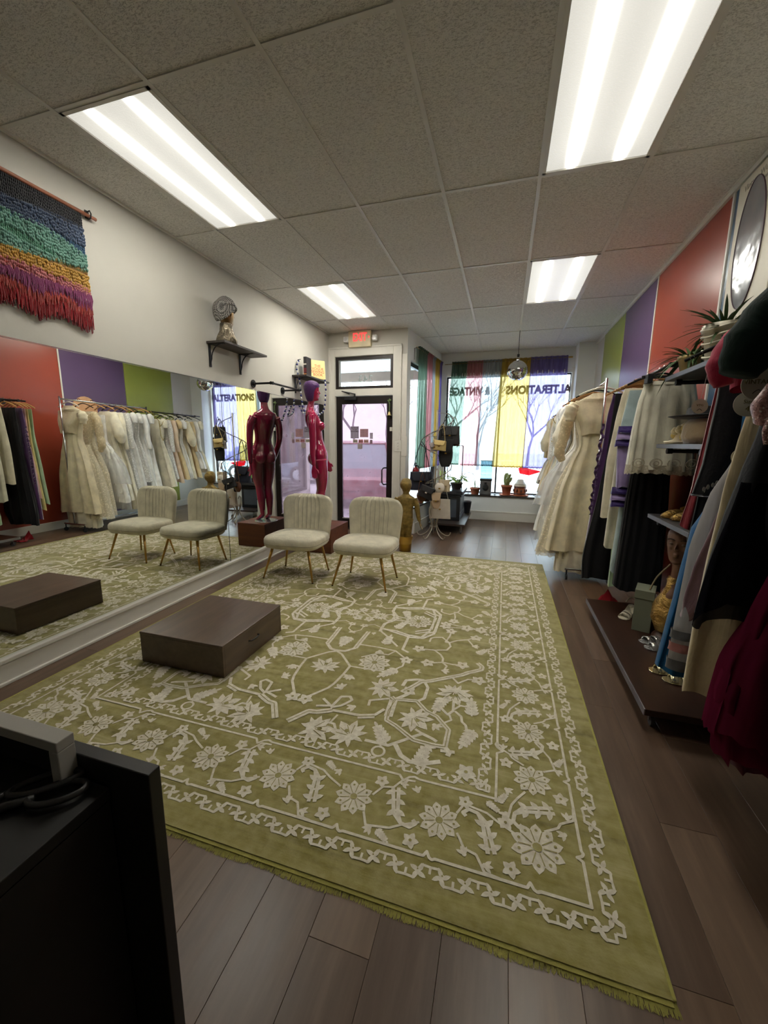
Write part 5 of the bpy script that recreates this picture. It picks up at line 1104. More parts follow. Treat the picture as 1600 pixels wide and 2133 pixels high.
MB().prism([(3.0, .97), (3.05, 1.0), (3.43, .92), (3.2, .84), (3.03, .87)], (0, .0015, 0), (0, 7.945, 0)).build('cloth', sheer('red film', (216, 40, 54), .7, .8), pf)
MB().prism([(3.05, .97), (3.30, .935), (3.06, .945)], (0, .001, 0), (0, 7.943, 0)).build('pale_stripe', sheer('white film', (240, 220, 220), .6, .2), pf)
hn = thing('plant_hanger_wire', 'dark metal hook stand rising behind the purse stand', 'plant stand', (2.0, 6.3, .66))
MB().cyl((2.06, 6.9, .66), (2.06, 6.9, 1.38), .008).tube([(2.06, 6.9, 1.38), (1.98, 6.9, 1.39), (1.95, 6.9, 1.36)], .006).build('hook_post', BLACKM, hn)
MB().cyl((1.80, 7.0, .66), (1.80, 7.0, 1.26), .006).build('hook_post', BLACKM, hn)
# ------------------------------------------------------------------ rails, racks, hangers
HW = wood('pale hanger wood', (150, 104, 58), (204, 156, 96), .5, axis='x')
def make_hanger(kind):
    root = thing('clothes_hanger', 'hanger', 'hanger', (0, 0, 0), 0); m = {'wood': HW, 'black': M('black velvet hanger', (24, 22, 24), .9), 'white': M('white satin hanger', (226, 220, 208), .6)}[kind]
    P = smooth_path([(-.21, 0, -.1), (-.13, 0, -.062), (-.04, 0, -.035), (0, 0, -.03), (.04, 0, -.035), (.13, 0, -.062), (.21, 0, -.1)], 4)
    MB().tube(P, .009 if kind != 'black' else .007, 8).build('shoulder_bar', m, root, smooth=True, local=True)
    MB().tube([V((0, 0, -.03)), V((0, 0, 0))] + [V((0 + .0, .018 * sin(a) * 0, 0)) + V((.016 - .016 * cos(a), 0, .016 * sin(a) + .012)) for a in [pi * k / 7 for k in range(8)]], .0018, 5).build('hook', CHROME, root, local=True)
    return root
HANG = {}
def hanger(x, y, z, kind, label, group, rz=0):
    """z is the height of the rail's top"""
    lab = label; p = (x - .016 * 0, y, z - .016)
    if kind not in HANG: h = make_hanger(kind); HANG[kind] = h; h.location = p; h.rotation_euler = (0, 0, rz)
    else: h = dup(HANG[kind], p, rz)
    h['label'] = lab; h['group'] = group; return h
def rings_of(prof, y, depth, folds, amp, xc, ph, n=56, ruff=0.0, zt=None, hemwave=0.0):
    z0, z1 = prof[0][0], prof[-1][0]; out = []; K = max(14, int(abs(z0 - z1) / .05)); 
    for k in range(K + 1):
        z = z0 + (z1 - z0) * k / K
        for i in range(len(prof) - 1):
            a, b = prof[i], prof[i + 1]
            if a[0] >= z >= b[0] - 1e-9: break
        t_ = (a[0] - z) / max(a[0] - b[0], 1e-6); t_ = t_ * t_ * (3 - 2 * t_) * .35 + t_ * .65
        xl = a[1] + (b[1] - a[1]) * t_; xr = a[2] + (b[2] - a[2]) * t_; s = k / K; ring_ = []
        cx, hw = (xl + xr) / 2, (xr - xl) / 2; dd = depth * (.35 + .65 * min(1, s * 1.6)) if not isinstance(depth, (list, tuple)) else depth[0] + (depth[1] - depth[0]) * s
        for j in range(n):
            an = 2 * pi * j / n; ca, sa = cos(an), sin(an)
            f = amp * min(1, s * 1.5) * (sin(folds * an + ph + .8 * sin(2.2 * s + ph)) + .4 * sin(folds * 1.7 * an + 2 * ph))
            px = hw * (abs(ca) ** .8) * (1 if ca > 0 else -1) * (1 + f * .25 / max(hw, .05) * .5); py = dd * (abs(sa) ** .8) * (1 if sa > 0 else -1) + f * (.6 + .4 * abs(sa))
            zz = z + (hemwave * sin(3 * an + ph) + ruff * sin(23 * an)) * max(0, (s - .85) / .15)
            ring_.append(V((cx + px, y + py, zz)))
        out.append(ring_)
    return out
def garment(name, label, cat, y, prof, mat, depth=.05, folds=9, amp=.012, ph=0.0, ruff=0.0, hemwave=.012, parts=(), group=None, open_=True, hang=None, sub=None, rod=None):
    prof = [(a, b, c) for a, b, c in prof]; root = thing(name, label, cat, ((prof[0][1] + prof[0][2]) / 2, y, prof[-1][0]), group=group)
    MB().loft(rings_of(prof, y, depth, folds, amp, 0, ph, ruff=ruff, hemwave=hemwave), cap=False).build('body_cloth', mat, root, smooth=True)
    for p in parts: p(root)
    if hang: hanger(hang[1] if len(hang) > 1 and hang[1] else (prof[0][1] + prof[0][2]) / 2, y, hang[2], hang[0], hang[3], hang[4])
    return root
def P_layer(name, prof, y, mat, depth=.05, folds=9, amp=.012, ph=0.0, ruff=0.0, hemwave=.01):
    return lambda root: MB().loft(rings_of(prof, y, depth, folds, amp, 0, ph, ruff=ruff, hemwave=hemwave), cap=False).build(name, mat, root, smooth=True)
def P_sleeve(pts, rs, mat, puff=0.0, n=14):
    def f(root):
        P = smooth_path(pts, 5); m = len(P); rr = []
        for i in range(m):
            u = i / (m - 1) * (len(rs) - 1); k = min(int(u), len(rs) - 2); rr.append((rs[k] + (rs[k + 1] - rs[k]) * (u - k)) * (1 + puff * sin(i * 2.1)))
        MB().tube(P, rr, n).build('sleeve', mat, root, smooth=True)
    return f
def P_ruffles(y, rows, mat, depth=.06):
    def f(root):
        for (z, xl, xr, h, q_) in rows:
            MB().loft(rings_of([(z, xl + .01, xr - .01), (z - h, xl - .012, xr + .012)], y, (depth, depth * 1.12), 11, .012, 0, q_, ruff=.008, hemwave=.012), cap=False).build('ruffle_tier', mat, root, smooth=True)
    return f
def tube_rail(name, label, pts, r, mat, ends=()):
    root = thing(name, label, 'clothes rail', tuple((V(pts[0]) + V(pts[-1])) / 2)); MB().tube(pts, r, 12).build('rail_pipe', mat, root, smooth=True)
    for (x, y, z) in ends: MB().cyl((4.088, y, z), (4.08, y, z), .042, n=20).build('flange', BLACKM, root); MB().cyl((4.085, y, z), (x, y, z), r, n=12).cyl((x + .025, y, z), (x - .018, y, z), r * 1.5, n=12).build('wall_arm', mat, root)
    return root
PIPE = M('black iron pipe', (40, 38, 40), .35, .6, var=.2)
tube_rail('clothes_rail', 'black pipe clothes rail on the wall behind the hanging satin slip', [(3.77, 3.13, 1.95), (3.77, 4.07, 1.95)], .0115, PIPE, ((3.77, 3.2, 1.95), (3.77, 3.98, 1.95)))
tube_rail('clothes_rail', 'black pipe clothes rail over the nearest dark gowns on the right wall', [(3.74, .95, 1.92), (3.74, 2.3, 1.92)], .0115, PIPE, ((3.74, 1.05, 1.92), (3.74, 2.26, 1.92)))
tube_rail('clothes_rail', 'black pipe clothes rail with white gowns beyond the chrome rack', [(3.64, 6.0, 1.95), (3.64, 7.3, 1.94)], .0115, PIPE, ((3.64, 6.05, 1.95), (3.64, 7.15, 1.94)))
rk = thing('garment_rack', 'chrome rolling garment rack holding the front white wedding gowns', 'clothes rack', (3.64, 5.2, 0))
MB().cyl((3.64, 4.44, .12), (3.64, 4.44, 2.055), .0125, n=14).build('post', CHROME, rk, smooth=True); MB().cyl((3.64, 5.95, .12), (3.64, 5.95, 2.03), .0125, n=14).build('post', CHROME, rk, smooth=True)
MB().cyl((3.64, 4.44, 2.02), (3.64, 5.95, 2.0), .0115, n=14).build('top_rail', CHROME, rk, smooth=True); MB().cyl((3.64, 4.44, .13), (3.64, 5.95, .13), .010, n=12).build('bottom_rail', CHROME, rk)
for y in (4.44, 5.95):
    MB().cyl((3.42, y, .12), (3.86, y, .12), .0125, n=12).build('foot_bar', CHROME, rk)
    for x in (3.44, 3.84): c = MB().cyl((x, y, .115), (x, y, .06), .008).build('caster', BLACKM, rk); MB().cyl((x - .01, y, .032), (x + .01, y, .032), .03, n=18).build('wheel', BLACKM, c)
# ------------------------------------------------------------------ white gowns
def satin(n, c, rough=.45): return fabric('satin ' + n, c, 60, .25, rough, .12)
IVS = satin('ivory', (236, 224, 194)); CRM = satin('cream', (238, 230, 208)); WTE = fabric('white chiffon', (242, 240, 236), 200, .3, .8, .2); CHM = satin('champagne', (216, 192, 148)); PEA = satin('peach', (224, 196, 170)); LCE = lace('ivory lace', (238, 228, 202), 42, .35); LCW = lace('white lace', (244, 242, 238), 48, .4); TUL = sheer('white tulle', (236, 236, 236), .42, .05)
WG = 'white and ivory gowns on the racks'
# first gown: strapless ivory satin with lace edged overskirt and train
garment('wedding_gown', 'ivory satin gown with lace edged overskirt and long train, nearest the chrome post', 'dress', 4.56,
        [(1.86, 3.40, 3.86), (1.80, 3.38, 3.86), (1.62, 3.42, 3.84), (1.50, 3.46, 3.80), (1.40, 3.47, 3.79), (1.22, 3.40, 3.86), (.95, 3.32, 3.93), (.5, 3.25, 3.99), (.30, 3.22, 4.02)], IVS, .11, 10, .03, .4, parts=(
    P_layer('underskirt', [(1.1, 3.42, 3.86), (.5, 3.36, 3.96), (.06, 3.33, 3.92)], 4.60, fabric('ivory organza', (234, 226, 204)), .12, 13, .016, 1.2, ruff=.006),
    P_layer('lace_train', [(1.35, 3.44, 3.8), (.95, 3.28, 3.9), (.45, 3.18, 4.0), (.24, 3.13, 4.02)], 4.66, LCE, .13, 12, .014, 2.2, ruff=.006),
    P_layer('lace_hem', [(.36, 3.16, 4.0), (.2, 3.14, 4.03)], 4.66, LCE, .138, 12, .014, 2.3, ruff=.01),
    P_layer('draped_bodice', [(1.84, 3.375, 3.85), (1.72, 3.40, 3.85), (1.6, 3.455, 3.80), (1.52, 3.475, 3.785)], 4.55, fabric('crinkled organza', (222, 208, 176), 30, .4, .7, 1.0), .1, 4, .012, .9),
    P_sleeve([(3.40, 4.56, 1.82), (3.365, 4.55, 1.76), (3.36, 4.54, 1.66)], [.05, .068, .04], IVS, .12),
    P_layer('neck_straps', [(1.93, 3.55, 3.72), (1.84, 3.40, 3.84)], 4.56, fabric('crinkled organza', (0, 0, 0)), .05, 3, .004, .2)), group=WG, hang=('white', 3.64, 2.03, 'padded white and black tipped hanger carrying the first ivory gown', 'hangers of white gowns'))
garment('wedding_gown', 'ivory lace gown with long sheer puffed sleeves, just behind the first ivory gown', 'dress', 4.78,
        [(1.86, 3.44, 3.84), (1.78, 3.42, 3.86), (1.4, 3.48, 3.8), (.9, 3.28, 3.95), (.24, 3.2, 4.0)], LCE, .08, 11, .014, 1.7, parts=(
    P_sleeve([(3.44, 4.78, 1.83), (3.375, 4.78, 1.70), (3.34, 4.77, 1.50), (3.31, 4.76, 1.34), (3.35, 4.76, 1.24)], [.05, .062, .058, .056, .03], lace('cream lace sleeve', (214, 196, 160), 36, .3), .1),
    P_layer('lining', [(1.8, 3.44, 3.84), (1.4, 3.5, 3.78), (.9, 3.32, 3.92), (.28, 3.26, 3.96)], 4.78, CRM, .07, 10, .012, .3)), group=WG, hang=('black', 3.64, 2.03, 'black hanger of the lace sleeved gown', 'hangers of white gowns'))
garment('wedding_gown', 'white tulle gown with three ruffled tiers that billow towards the window', 'dress', 4.98,
        [(1.82, 3.46, 3.82), (1.4, 3.48, 3.8), (1.25, 3.36, 3.86), (.9, 3.22, 3.95), (.42, 3.12, 4.0)], WTE, .09, 12, .016, .9, parts=(
    P_ruffles(4.98, [(1.12, 3.30, 3.9, .34, .4), (.82, 3.2, 3.96, .30, 1.4), (.56, 3.14, 4.0, .26, 2.2)], TUL, .11), P_layer('veil_overlay', [(1.36, 3.44, 3.82), (1.0, 3.18, 3.96), (.72, 3.09, 4.0)], 4.99, TUL, .12, 14, .014, 2.8, ruff=.008)), group=WG, hang=('wood', 3.64, 2.03, 'wooden hanger of the tiered tulle gown', 'hangers of white gowns'))
KINDS = [('ivory gown with puffed gathered sleeves ending in frills', CRM, 'puff', .95, .40), ('cream gown with a long straight skirt and wide cape sleeves', CRM, 'long', .0, .33), ('white lace gown with narrow long sleeves', LCW, 'long', .0, .42), ('white organza gown with a full gathered skirt', WTE, 'short', .0, .62),
         ('white lace gown with scalloped hem and cap sleeves', LCW, 'short', .0, .66), ('white gown with peach flower trim at the neck', WTE, 'long', .0, .55), ('white gown with a cascade of small ruffles down the skirt', WTE, 'ruf', .0, .48)]
K2 = [('ivory gown with sheer yoke, first on the far rail', CRM, 'short', 0, .60), ('white knit lace gown with tiered hem on the far rail', LCW, 'long', 0, .62), ('peach silk gown, slimmest on the far rail', PEA, 'long', 0, .66), ('champagne pleated gown between the peach and white ones', CHM, 'short', 0, .72), ('white gown with flared hem in the middle of the far rail', WTE, 'short', 0, .60),
      ('ecru gown with full bishop sleeves on the far rail', IVS, 'puff', 0, .70), ('pale gold satin gown near the end of the far rail', CHM, 'long', 0, .72), ('white satin gown with a bow at the cuff, near the window', WTE, 'long', 0, .78), ('last white gown on the far rail, closest to the window', CRM, 'short', 0, .82)]
q = random.Random(9)
def wgown(lab, mat, kind, y, zb, x0=3.64, zr=2.02, hk='black', widen=1.0):
    zt = zr - .13; w = .40 * widen * q.uniform(.86, 1.12); parts = []
    if kind in ('long', 'puff'):
        pf = .045 if kind == 'puff' else .0
        for s in (-1, 1):
            parts.append(P_sleeve([(x0 + s * .19, y, zt - .03), (x0 + s * .235, y - .01, zt - .2), (x0 + s * (.25 + pf), y - .01, zt - .4), (x0 + s * (.27 + pf), y, zt - (.52 if kind == 'puff' else .62))], [.045, .05 + pf * .6, .042 + pf, .028], mat, .03 if pf else 0, 12))
    else:
        for s in (-1, 1): parts.append(P_sleeve([(x0 + s * .18, y, zt - .02), (x0 + s * .225, y, zt - .08), (x0 + s * .24, y, zt - .17)], [.045, .055, .035], mat, .05, 12))
    zm = zt - .42
    if kind == 'ruf': parts.append(P_ruffles(y, [(zm - .25 - .13 * k, x0 - .22 - .028 * k, x0 + .22 + .028 * k, .16, k * .9) for k in range(5)], mat, .07))
    if kind == 'short' and q.random() < .5: parts.append(P_ruffles(y, [(zb + .28, x0 - w * .93, x0 + w * .93, .27, 1.0)], mat, .06))
    garment('wedding_gown', lab, 'dress', y, [(zt, x0 - .1, x0 + .1), (zt - .03, x0 - .19, x0 + .19), (zt - .2, x0 - .19, x0 + .19), (zm, x0 - .15, x0 + .15), (zm - .2, x0 - .22, x0 + .22), ((zm + zb) / 2, x0 - w * .75, x0 + w * .75), (zb, x0 - w, x0 + w)], mat, q.uniform(.05, .07), q.choice((8, 9, 10, 11)), .022, q.uniform(0, 6), ruff=.004, parts=parts, group=WG,
            hang=(hk, x0, zr + .01, hk + ' hanger under the ' + ' '.join(lab.split()[:5]), 'hangers of white gowns'))
for k, (lab, mat, kind, _, zb) in enumerate(KINDS): wgown(lab, mat, kind, 5.13 + k * .115, zb - (.06 if k % 2 else -.03), hk=('wood', 'black', 'wood')[k % 3], widen=1.08 - k * .03)
for k, (lab, mat, kind, _, zb) in enumerate(K2): wgown(lab, mat, kind, 6.12 + k * .118, zb + (.07 if k % 3 == 1 else -.05), zr=1.955, hk=('black', 'white')[k % 2], widen=.92)
hv = thing('hook_hanger', 'small brass double hook standing out between the white gowns', 'hook', (3.3, 6.02, 1.6)); MB().tube([(3.62, 6.02, 1.96), (3.44, 6.02, 1.78), (3.42, 6.02, 1.5), (3.38, 6.02, 1.42), (3.35, 6.02, 1.47)], .005).tube([(3.43, 6.02, 1.68), (3.37, 6.02, 1.72), (3.34, 6.02, 1.78)], .004).build('hook', M('bright brass', (226, 196, 96), .2, 1), hv)
# carved plaque on the purple panel
pl_ = thing('carved_plaque', 'carved pale wood scroll plaque on the purple panel above the white gowns', 'plaque', (4.08, 5.15, 2.0))
out = [(-.2, -.12), (-.2, .02), (-.17, .06), (-.13, .07), (-.12, .1), (-.06, .13), (0, .14), (.06, .13), (.12, .1), (.13, .07), (.17, .06), (.2, .02), (.2, -.12)]
MB().prism(out, (.02, 0, 0), (4.066, 5.15, 2.0), (0, 1, 0), (0, 0, 1)).build('board', M('pale carved wood', (206, 158, 118), .5, var=.15), pl_, bevel=.004)
for s in (-1, 1): MB().tube([V((4.063, 5.15 + s * (.11 + .02 * cos(a)), 2.07 + .02 * sin(a))) for a in [k * .5 for k in range(11)]], .004).build('scroll_cut', M('dark cut', (60, 36, 24), .7), pl_)
# ------------------------------------------------------------------ garments on the pipe rail by the slip
XA = 3.77; GA = 'coloured garments on the middle rail'; HA = 'hangers on the middle rail'
def GG(label, y, prof, mat, depth=.035, folds=8, amp=.010, cat='dress', name='gown', parts=(), hk='wood', hx=XA, hz=1.965, **k):
    return garment(name, label, cat, y, [(z, a, b if b else 2 * XA - a) for z, a, b in prof], mat, depth, folds, amp, parts=parts, group=GA, hang=(hk, hx, hz, 'hanger holding the ' + ' '.join(label.split()[:5]), HA), ph=y * 7, **k)
MINT = satin('mint', (168, 194, 160)); BLKF = fabric('black crepe', (22, 22, 26), 300, .08, .8, .15); PUR = fabric('purple crushed velvet', (74, 36, 92), 40, .8, .5, .6); PNK = satin('rose pink', (206, 164, 160)); YEL = satin('butter yellow', (204, 190, 128)); BRCD = fabric('ivory brocade', (208, 204, 182), 60, .3, .6, .7)
GG('mint green satin gown, farthest on the middle rail', 4.04, [(1.84, 3.62, None), (1.5, 3.64, None), (1.0, 3.58, None), (.50, 3.53, None)], MINT)
GG('butter yellow satin gown next to the mint one', 3.99, [(1.84, 3.62, None), (1.4, 3.63, None), (.9, 3.58, None), (.42, 3.53, None)], YEL)
GG('rose pink gown between the yellow and the purple ones', 3.95, [(1.84, 3.61, None), (1.4, 3.62, None), (.9, 3.56, None), (.60, 3.53, None)], PNK)
GG('purple crushed gown with gathered ruffles down its front edge', 3.90, [(1.84, 3.59, None), (1.65, 3.56, None), (1.41, 3.55, None), (1.2, 3.52, None), (1.05, 3.52, None), (.31, 3.48, None)], PUR, .045, 10, .014, parts=(
    lambda root: [MB().grid(lambda u, v, k=k: V((3.545 - k * .006 - .022 * v + .008 * sin(u * 11 + k), 3.885 + .012 * sin(u * 14 + k), 1.6 - k * .13 - .15 * u)), 20, 3).build('side_ruffle', PUR, root, smooth=True) for k in range(6)],))
GG('long black crepe gown beside the purple one, almost touching the floor', 3.82, [(1.84, 3.59, None), (1.33, 3.57, None), (1.04, 3.54, None), (.42, 3.46, None), (.24, 3.47, 4.0)], BLKF, .05, 11, .014)
GG('short ivory satin coat dress ending at knee height', 3.67, [(1.86, 3.62, None), (1.8, 3.60, None), (1.6, 3.575, None), (1.29, 3.545, None), (.83, 3.54, None)], satin('ivory duchess', (222, 214, 190)), .045, 6, .008, hk='wood')
GG('ivory brocade column dress behind the slip', 3.55, [(1.82, 3.61, None), (1.5, 3.585, None), (1.14, 3.575, None), (.60, 3.56, None)], BRCD, .045, 7, .010)
GG('pale blue satin dress with dark purple and lilac striped bow', 3.45, [(1.82, 3.60, None), (1.56, 3.565, None), (1.3, 3.63, None), (.42, 3.60, None)], satin('ice blue', (176, 196, 200)), .035, 7, .009, parts=tuple(
    P_layer('striped_sash', [(z, 3.55 + dx, 3.70), (z - .05, 3.545 + dx, 3.70)], 3.44, m_, .042, 5, .006, z, hemwave=.004) for z, dx, m_ in ((1.56, 0, satin('deep purple', (56, 38, 104))), (1.51, -.005, satin('lilac', (150, 132, 180))), (1.46, -.01, satin('deep purple', (0, 0, 0))), (1.10, .0, satin('deep purple', (0, 0, 0))), (1.05, .0, satin('lilac', (0, 0, 0))), (1.0, .005, satin('deep purple', (0, 0, 0)))))
    + (P_layer('sash_tail', [(1.42, 3.555, 3.68), (1.1, 3.575, 3.68)], 3.44, satin('lilac', (0, 0, 0)), .038, 5, .006, .3), P_layer('mint_underskirt', [(.6, 3.60, 3.9), (.30, 3.60, 3.88)], 3.47, MINT, .04, 5, .008, .9)))
GG('long pleated black skirt hanging behind the slip down to the platform', 3.36, [(1.80, 3.66, None), (1.31, 3.65, None), (.95, 3.63, None), (.33, 3.61, None)], BLKF, .07, 16, .012, cat='skirt', name='long_skirt', hk='black')
SLIPM = satin('pearl slip', (214, 210, 192), .5)
def slip_parts():
    o = [P_layer('waistband', [(1.845, 3.625, 3.925), (1.82, 3.62, 3.93)], 3.22, SLIPM, (.052, .055), 20, .004, .4, hemwave=0), P_layer('lace_hem', [(1.285, 3.57, 3.98), (1.225, 3.565, 3.985)], 3.22, lace('slip lace', (206, 196, 172), 70, .35), (.082, .086), 14, .006, 1.1, ruff=.006, hemwave=.006)]
    def motifs(root):
        for k in range(4):
            c = V((3.62 + k * .105, 3.135 - .006, 1.30)); MB().tube([c + V((.036 * cos(a), -.004 * sin(a), .03 * sin(a))) for a in [2 * pi * j / 16 for j in range(16)]], .0035, 5, closed=True).tube([c + V((.016 * cos(a), -.004, .014 * sin(a))) for a in [2 * pi * j / 12 for j in range(12)]], .003, 5, closed=True).build('lace_applique', lace('slip lace', (0, 0, 0)), root)
    return tuple(o) + (motifs,)
s_ = garment('half_slip', 'pearl satin half slip with a lace hem clipped on a black hanger', 'skirt', 3.22, [(1.845, 3.63, 3.92), (1.7, 3.60, 3.95), (1.5, 3.585, 3.965), (1.3, 3.575, 3.975), (1.25, 3.575, 3.975)], SLIPM, (.05, .08), 15, .022, .5, parts=slip_parts(), hemwave=.006)
ch_ = thing('clip_hanger', 'black clip hanger with two square clips holding the pearl slip', 'hanger', (3.775, 3.2, 1.9))
MB().box(3.60, 3.95, 3.196, 3.206, 1.865, 1.885).build('bar', BLACKM, ch_, bevel=.003); MB().tube([(3.775, 3.2, 1.88), (3.775, 3.2, 1.955), (3.785, 3.2, 1.972), (3.797, 3.2, 1.96)], .0025).build('hook', CHROME, ch_)
for x in (3.635, 3.925): MB().box(x - .016, x + .016, 3.135, 3.21, 1.83, 1.888).build('clip', BLACKM, ch_, bevel=.004)
rr_ = thing('red_scarf', 'bright red scarf end trailing on the floor below the black gowns', 'scarf', (3.72, 3.85, .0))
MB().grid(lambda u, v: V((3.62 + .16 * u + .03 * sin(7 * v), 3.84 - .16 * v, .008 + .12 * (1 - v) ** 4 * (1 - 1.8 * abs(u - .5)) + .015 * sin(9 * u + 3 * v) ** 2)), 16, 16).build('cloth', fabric('red satin', (156, 24, 36)), rr_, smooth=True, solid=.003)
# ------------------------------------------------------------------ shelf tower between the two rails
SH = M('charcoal shelf board', (52, 50, 52), .55, var=.2); SHE = M('brushed grey edging', (120, 122, 132), .4, .3, var=.15)
for lab, z, y0 in (('top charcoal wall shelf with grey edging, carrying the two spiky plants', 1.85, 2.3), ('middle wall shelf holding the hats beside the slip', 1.43, 2.42), ('low wall shelf with the gold shoes on it', .965, 2.42)):
    root = thing('pipe_shelf', lab, 'shelf', (3.9, 2.7, z), group='shelves of the pipe tower')
    MB().box(3.70, 4.088, y0, 3.06, z - .028, z).build('board', SH, root, bevel=.002); MB().box(3.694, 3.70, y0, 3.062, z - .026, z - .002).build('edging', SHE, root); MB().box(3.70, 4.088, 3.06, 3.065, z - .026, z - .002).build('edging', SHE, root)
    for y in (2.98, y0 + .1): MB().cyl((3.74, y, z - .045), (4.085, y, z - .045), .012, n=10).cyl((3.73, y, z - .045), (3.76, y, z - .045), .018, n=10).build('pipe_bracket', PIPE, root); MB().cyl((4.088, y, z - .045), (4.08, y, z - .045), .04, n=16).build('flange', PIPE, root)
PG = 'spiky plants on the top shelf'
plant('spiky green plant in a gold shell pot at the far end of the top shelf', (3.78, 2.95, 1.852), .062, .10, M('pale gold shell', (210, 184, 128), .3, .4, var=.2), 'spiky', 31, LEAFD, 64, group=PG)
p2 = plant('spiky green plant in a tall white ribbed pot on the top shelf', (3.80, 2.62, 1.852), .092, .19, M('white ribbed glaze', (216, 208, 188), .4), 'spiky', 33, LEAFD, 60, group=PG)
for k in range(5): MB().tube([V(((.078 + .02 * k / 4) * cos(a), (.078 + .02 * k / 4) * sin(a), .03 + .034 * k + .007 * sin(3 * a))) for a in [2 * pi * j / 28 for j in range(28)]], .006, 6, closed=True).build('rib', M('white ribbed glaze', (0, 0, 0)), p2, smooth=True, local=True)
for o in list(COL.objects):
    if o.name.startswith('leaf') and o.parent and o.parent.get('group') == PG: o.scale = (1.05, 1.0, 1.0)
fr = thing('picture_frame', 'small oval gilt frame standing on the top shelf beside the ribbed pot', 'picture frame', (3.80, 2.46, 1.852))
MB().tube([V((3.80 - .02 * sin(a), 2.46 + .035 * cos(a), 1.935 + .08 * sin(a))) for a in [2 * pi * j / 24 for j in range(24)]], .006, 6, closed=True).build('frame', M('dull gilt', (120, 100, 60), .4, .7), fr, smooth=True)
MB().prism([(.033 * cos(a), .077 * sin(a)) for a in [2 * pi * j / 20 for j in range(20)]], (.003, 0, 0), (3.80, 2.46, 1.935), (0, 1, 0), (-.25, 0, 1)).build('picture', M('pale portrait', (176, 172, 150), .6, var=.4, vs=30), fr)
# hats
FLH = fabric('cream flowered hat cloth', (206, 192, 156), 40, .4, .9, 1.0)
h1 = thing('flower_hat', 'cream hat with satin band and ruched flowers on the middle shelf', 'hat', (3.83, 2.88, 1.432))
MB().lathe([(.0, .004), (.135, 0), (.14, .006), (.1, .02), (.085, .05), (.08, .085), (.06, .1), (0, .105)], (3.84, 2.88, 1.433), 32).build('crown_and_brim', FLH, h1, smooth=True)
qh = random.Random(3)
for k in range(11):
    a = qh.uniform(1.8, 5.0); c = V((3.84 + .09 * cos(a), 2.88 + .09 * sin(a), 1.46 + qh.uniform(0, .05))); MB().ell(c, (.025, .025, .018), 9, 6).ell(c + V((-.01, -.01, .01)), (.014, .014, .012), 8, 5).build('cloth_flower', FLH if k % 2 else M('dried yellow flower', (190, 168, 104), .8, var=.3), h1, smooth=True)
MB().tube([V((3.84 + .137 * cos(a), 2.88 + .137 * sin(a), 1.44)) for a in [2 * pi * j / 30 for j in range(30)]], .006, 6, closed=True).build('satin_edge', IVS, h1, smooth=True)
h3 = thing('fur_hat', 'beige fluffy pillbox hat on the middle shelf, behind the cream flowered hat', 'hat', (3.87, 2.62, 1.432))
MB().lathe([(0, 0), (.11, 0), (.125, .03), (.12, .08), (.1, .105), (0, .11)], (3.87, 2.62, 1.432), 30).build('crown', fabric('beige boucle fur', (190, 168, 134), 50, .9, 1, 1.5), h3, smooth=True)
h2 = thing('black_hat', 'black wide brimmed hat lying on top of the beige fluffy hat', 'hat', (3.85, 2.66, 1.544)); BH = fabric('black wool felt', (24, 24, 28))
MB().lathe([(0, 0), (.15, .0), (.18, .008), (.15, .012), (.1, .012), (.095, .045), (.085, .05), (0, .05)], (3.85, 2.66, 1.544), 34).build('crown_and_brim', BH, h2, smooth=True)
h1.scale = (1.15, 1.1, 1.25); h3.location = (3.86, 2.72, 1.432); h3.scale = (1.2, 1.2, 1.3); h2.location = (3.83, 2.74, 1.577); h2.scale = (1.05, 1.05, 1.2)
# display head 2
h4 = thing('display_head', 'brown display head with red lips and gold scarf under the low shelf', 'mannequin head', (3.9, 3.0, .15))
c4 = V((3.86, 2.90, .80)); SK = M('bronze brown paint', (120, 84, 64), .5, var=.12); mb = MB()
mb.loft([ring(3.88, 2.94, z, rx, ry) for z, rx, ry in ((.34, .1, .085), (.40, .1, .09), (.46, .085, .075), (.50, .06, .055), (.56, .046, .044), (.64, .045, .044), (.70, .045, .045))])
face(mb, c4, 1.1, V((-.62, -.78, .06))); mb.build('head', SK, h4, smooth=True, remesh=.0042, fix=True)
f4 = V((-.62, -.78, .06)).normalized(); l4 = V((0, 0, 1)).cross(f4).normalized()
MB().ell(c4 + f4 * .101 + V((0, 0, -.058)), (.010, .010, .006), 10, 6).ell(c4 + f4 * .099 + V((0, 0, -.070)), (.010, .010, .006), 10, 6).build('lips', M('lip red', (150, 52, 46), .4), h4, smooth=True)
for s in (-1, 1): MB().ell(c4 + f4 * .092 + l4 * s * .034 + V((0, 0, .008)), (.012, .012, .007), 10, 6).build('eye', M('painted eye', (120, 100, 84), .4), h4, smooth=True); MB().tube([c4 + f4 * .1 + l4 * (s * (.016 + .012 * k)) + V((0, 0, .032 + .006 * sin(k))) for k in range(4)], .003, 5).build('brow', M('dark brow', (48, 32, 26), .6), h4)
MB().lathe([(.088, .0), (.092, .04), (.08, .08), (.05, .115), (0, .13)], (c4.x + .008, c4.y + .012, c4.z + .0), 28, cap=False).build('net_cap', lace('brown hair net', (92, 74, 62), 60, .5), h4, smooth=True)
mb = MB(); rings = []
for k, (z, r_) in enumerate(((.20, .10), (.28, .125), (.36, .12), (.42, .105), (.47, .08), (.52, .058), (.55, .062), (.57, .055))): rings.append([V((3.88 + (r_ + .008 * sin(4 * a + k * 1.6)) * cos(a), 2.94 + (r_ * .85 + .008 * cos(5 * a - k)) * sin(a), z)) for a in [2 * pi * i / 32 for i in range(32)]])
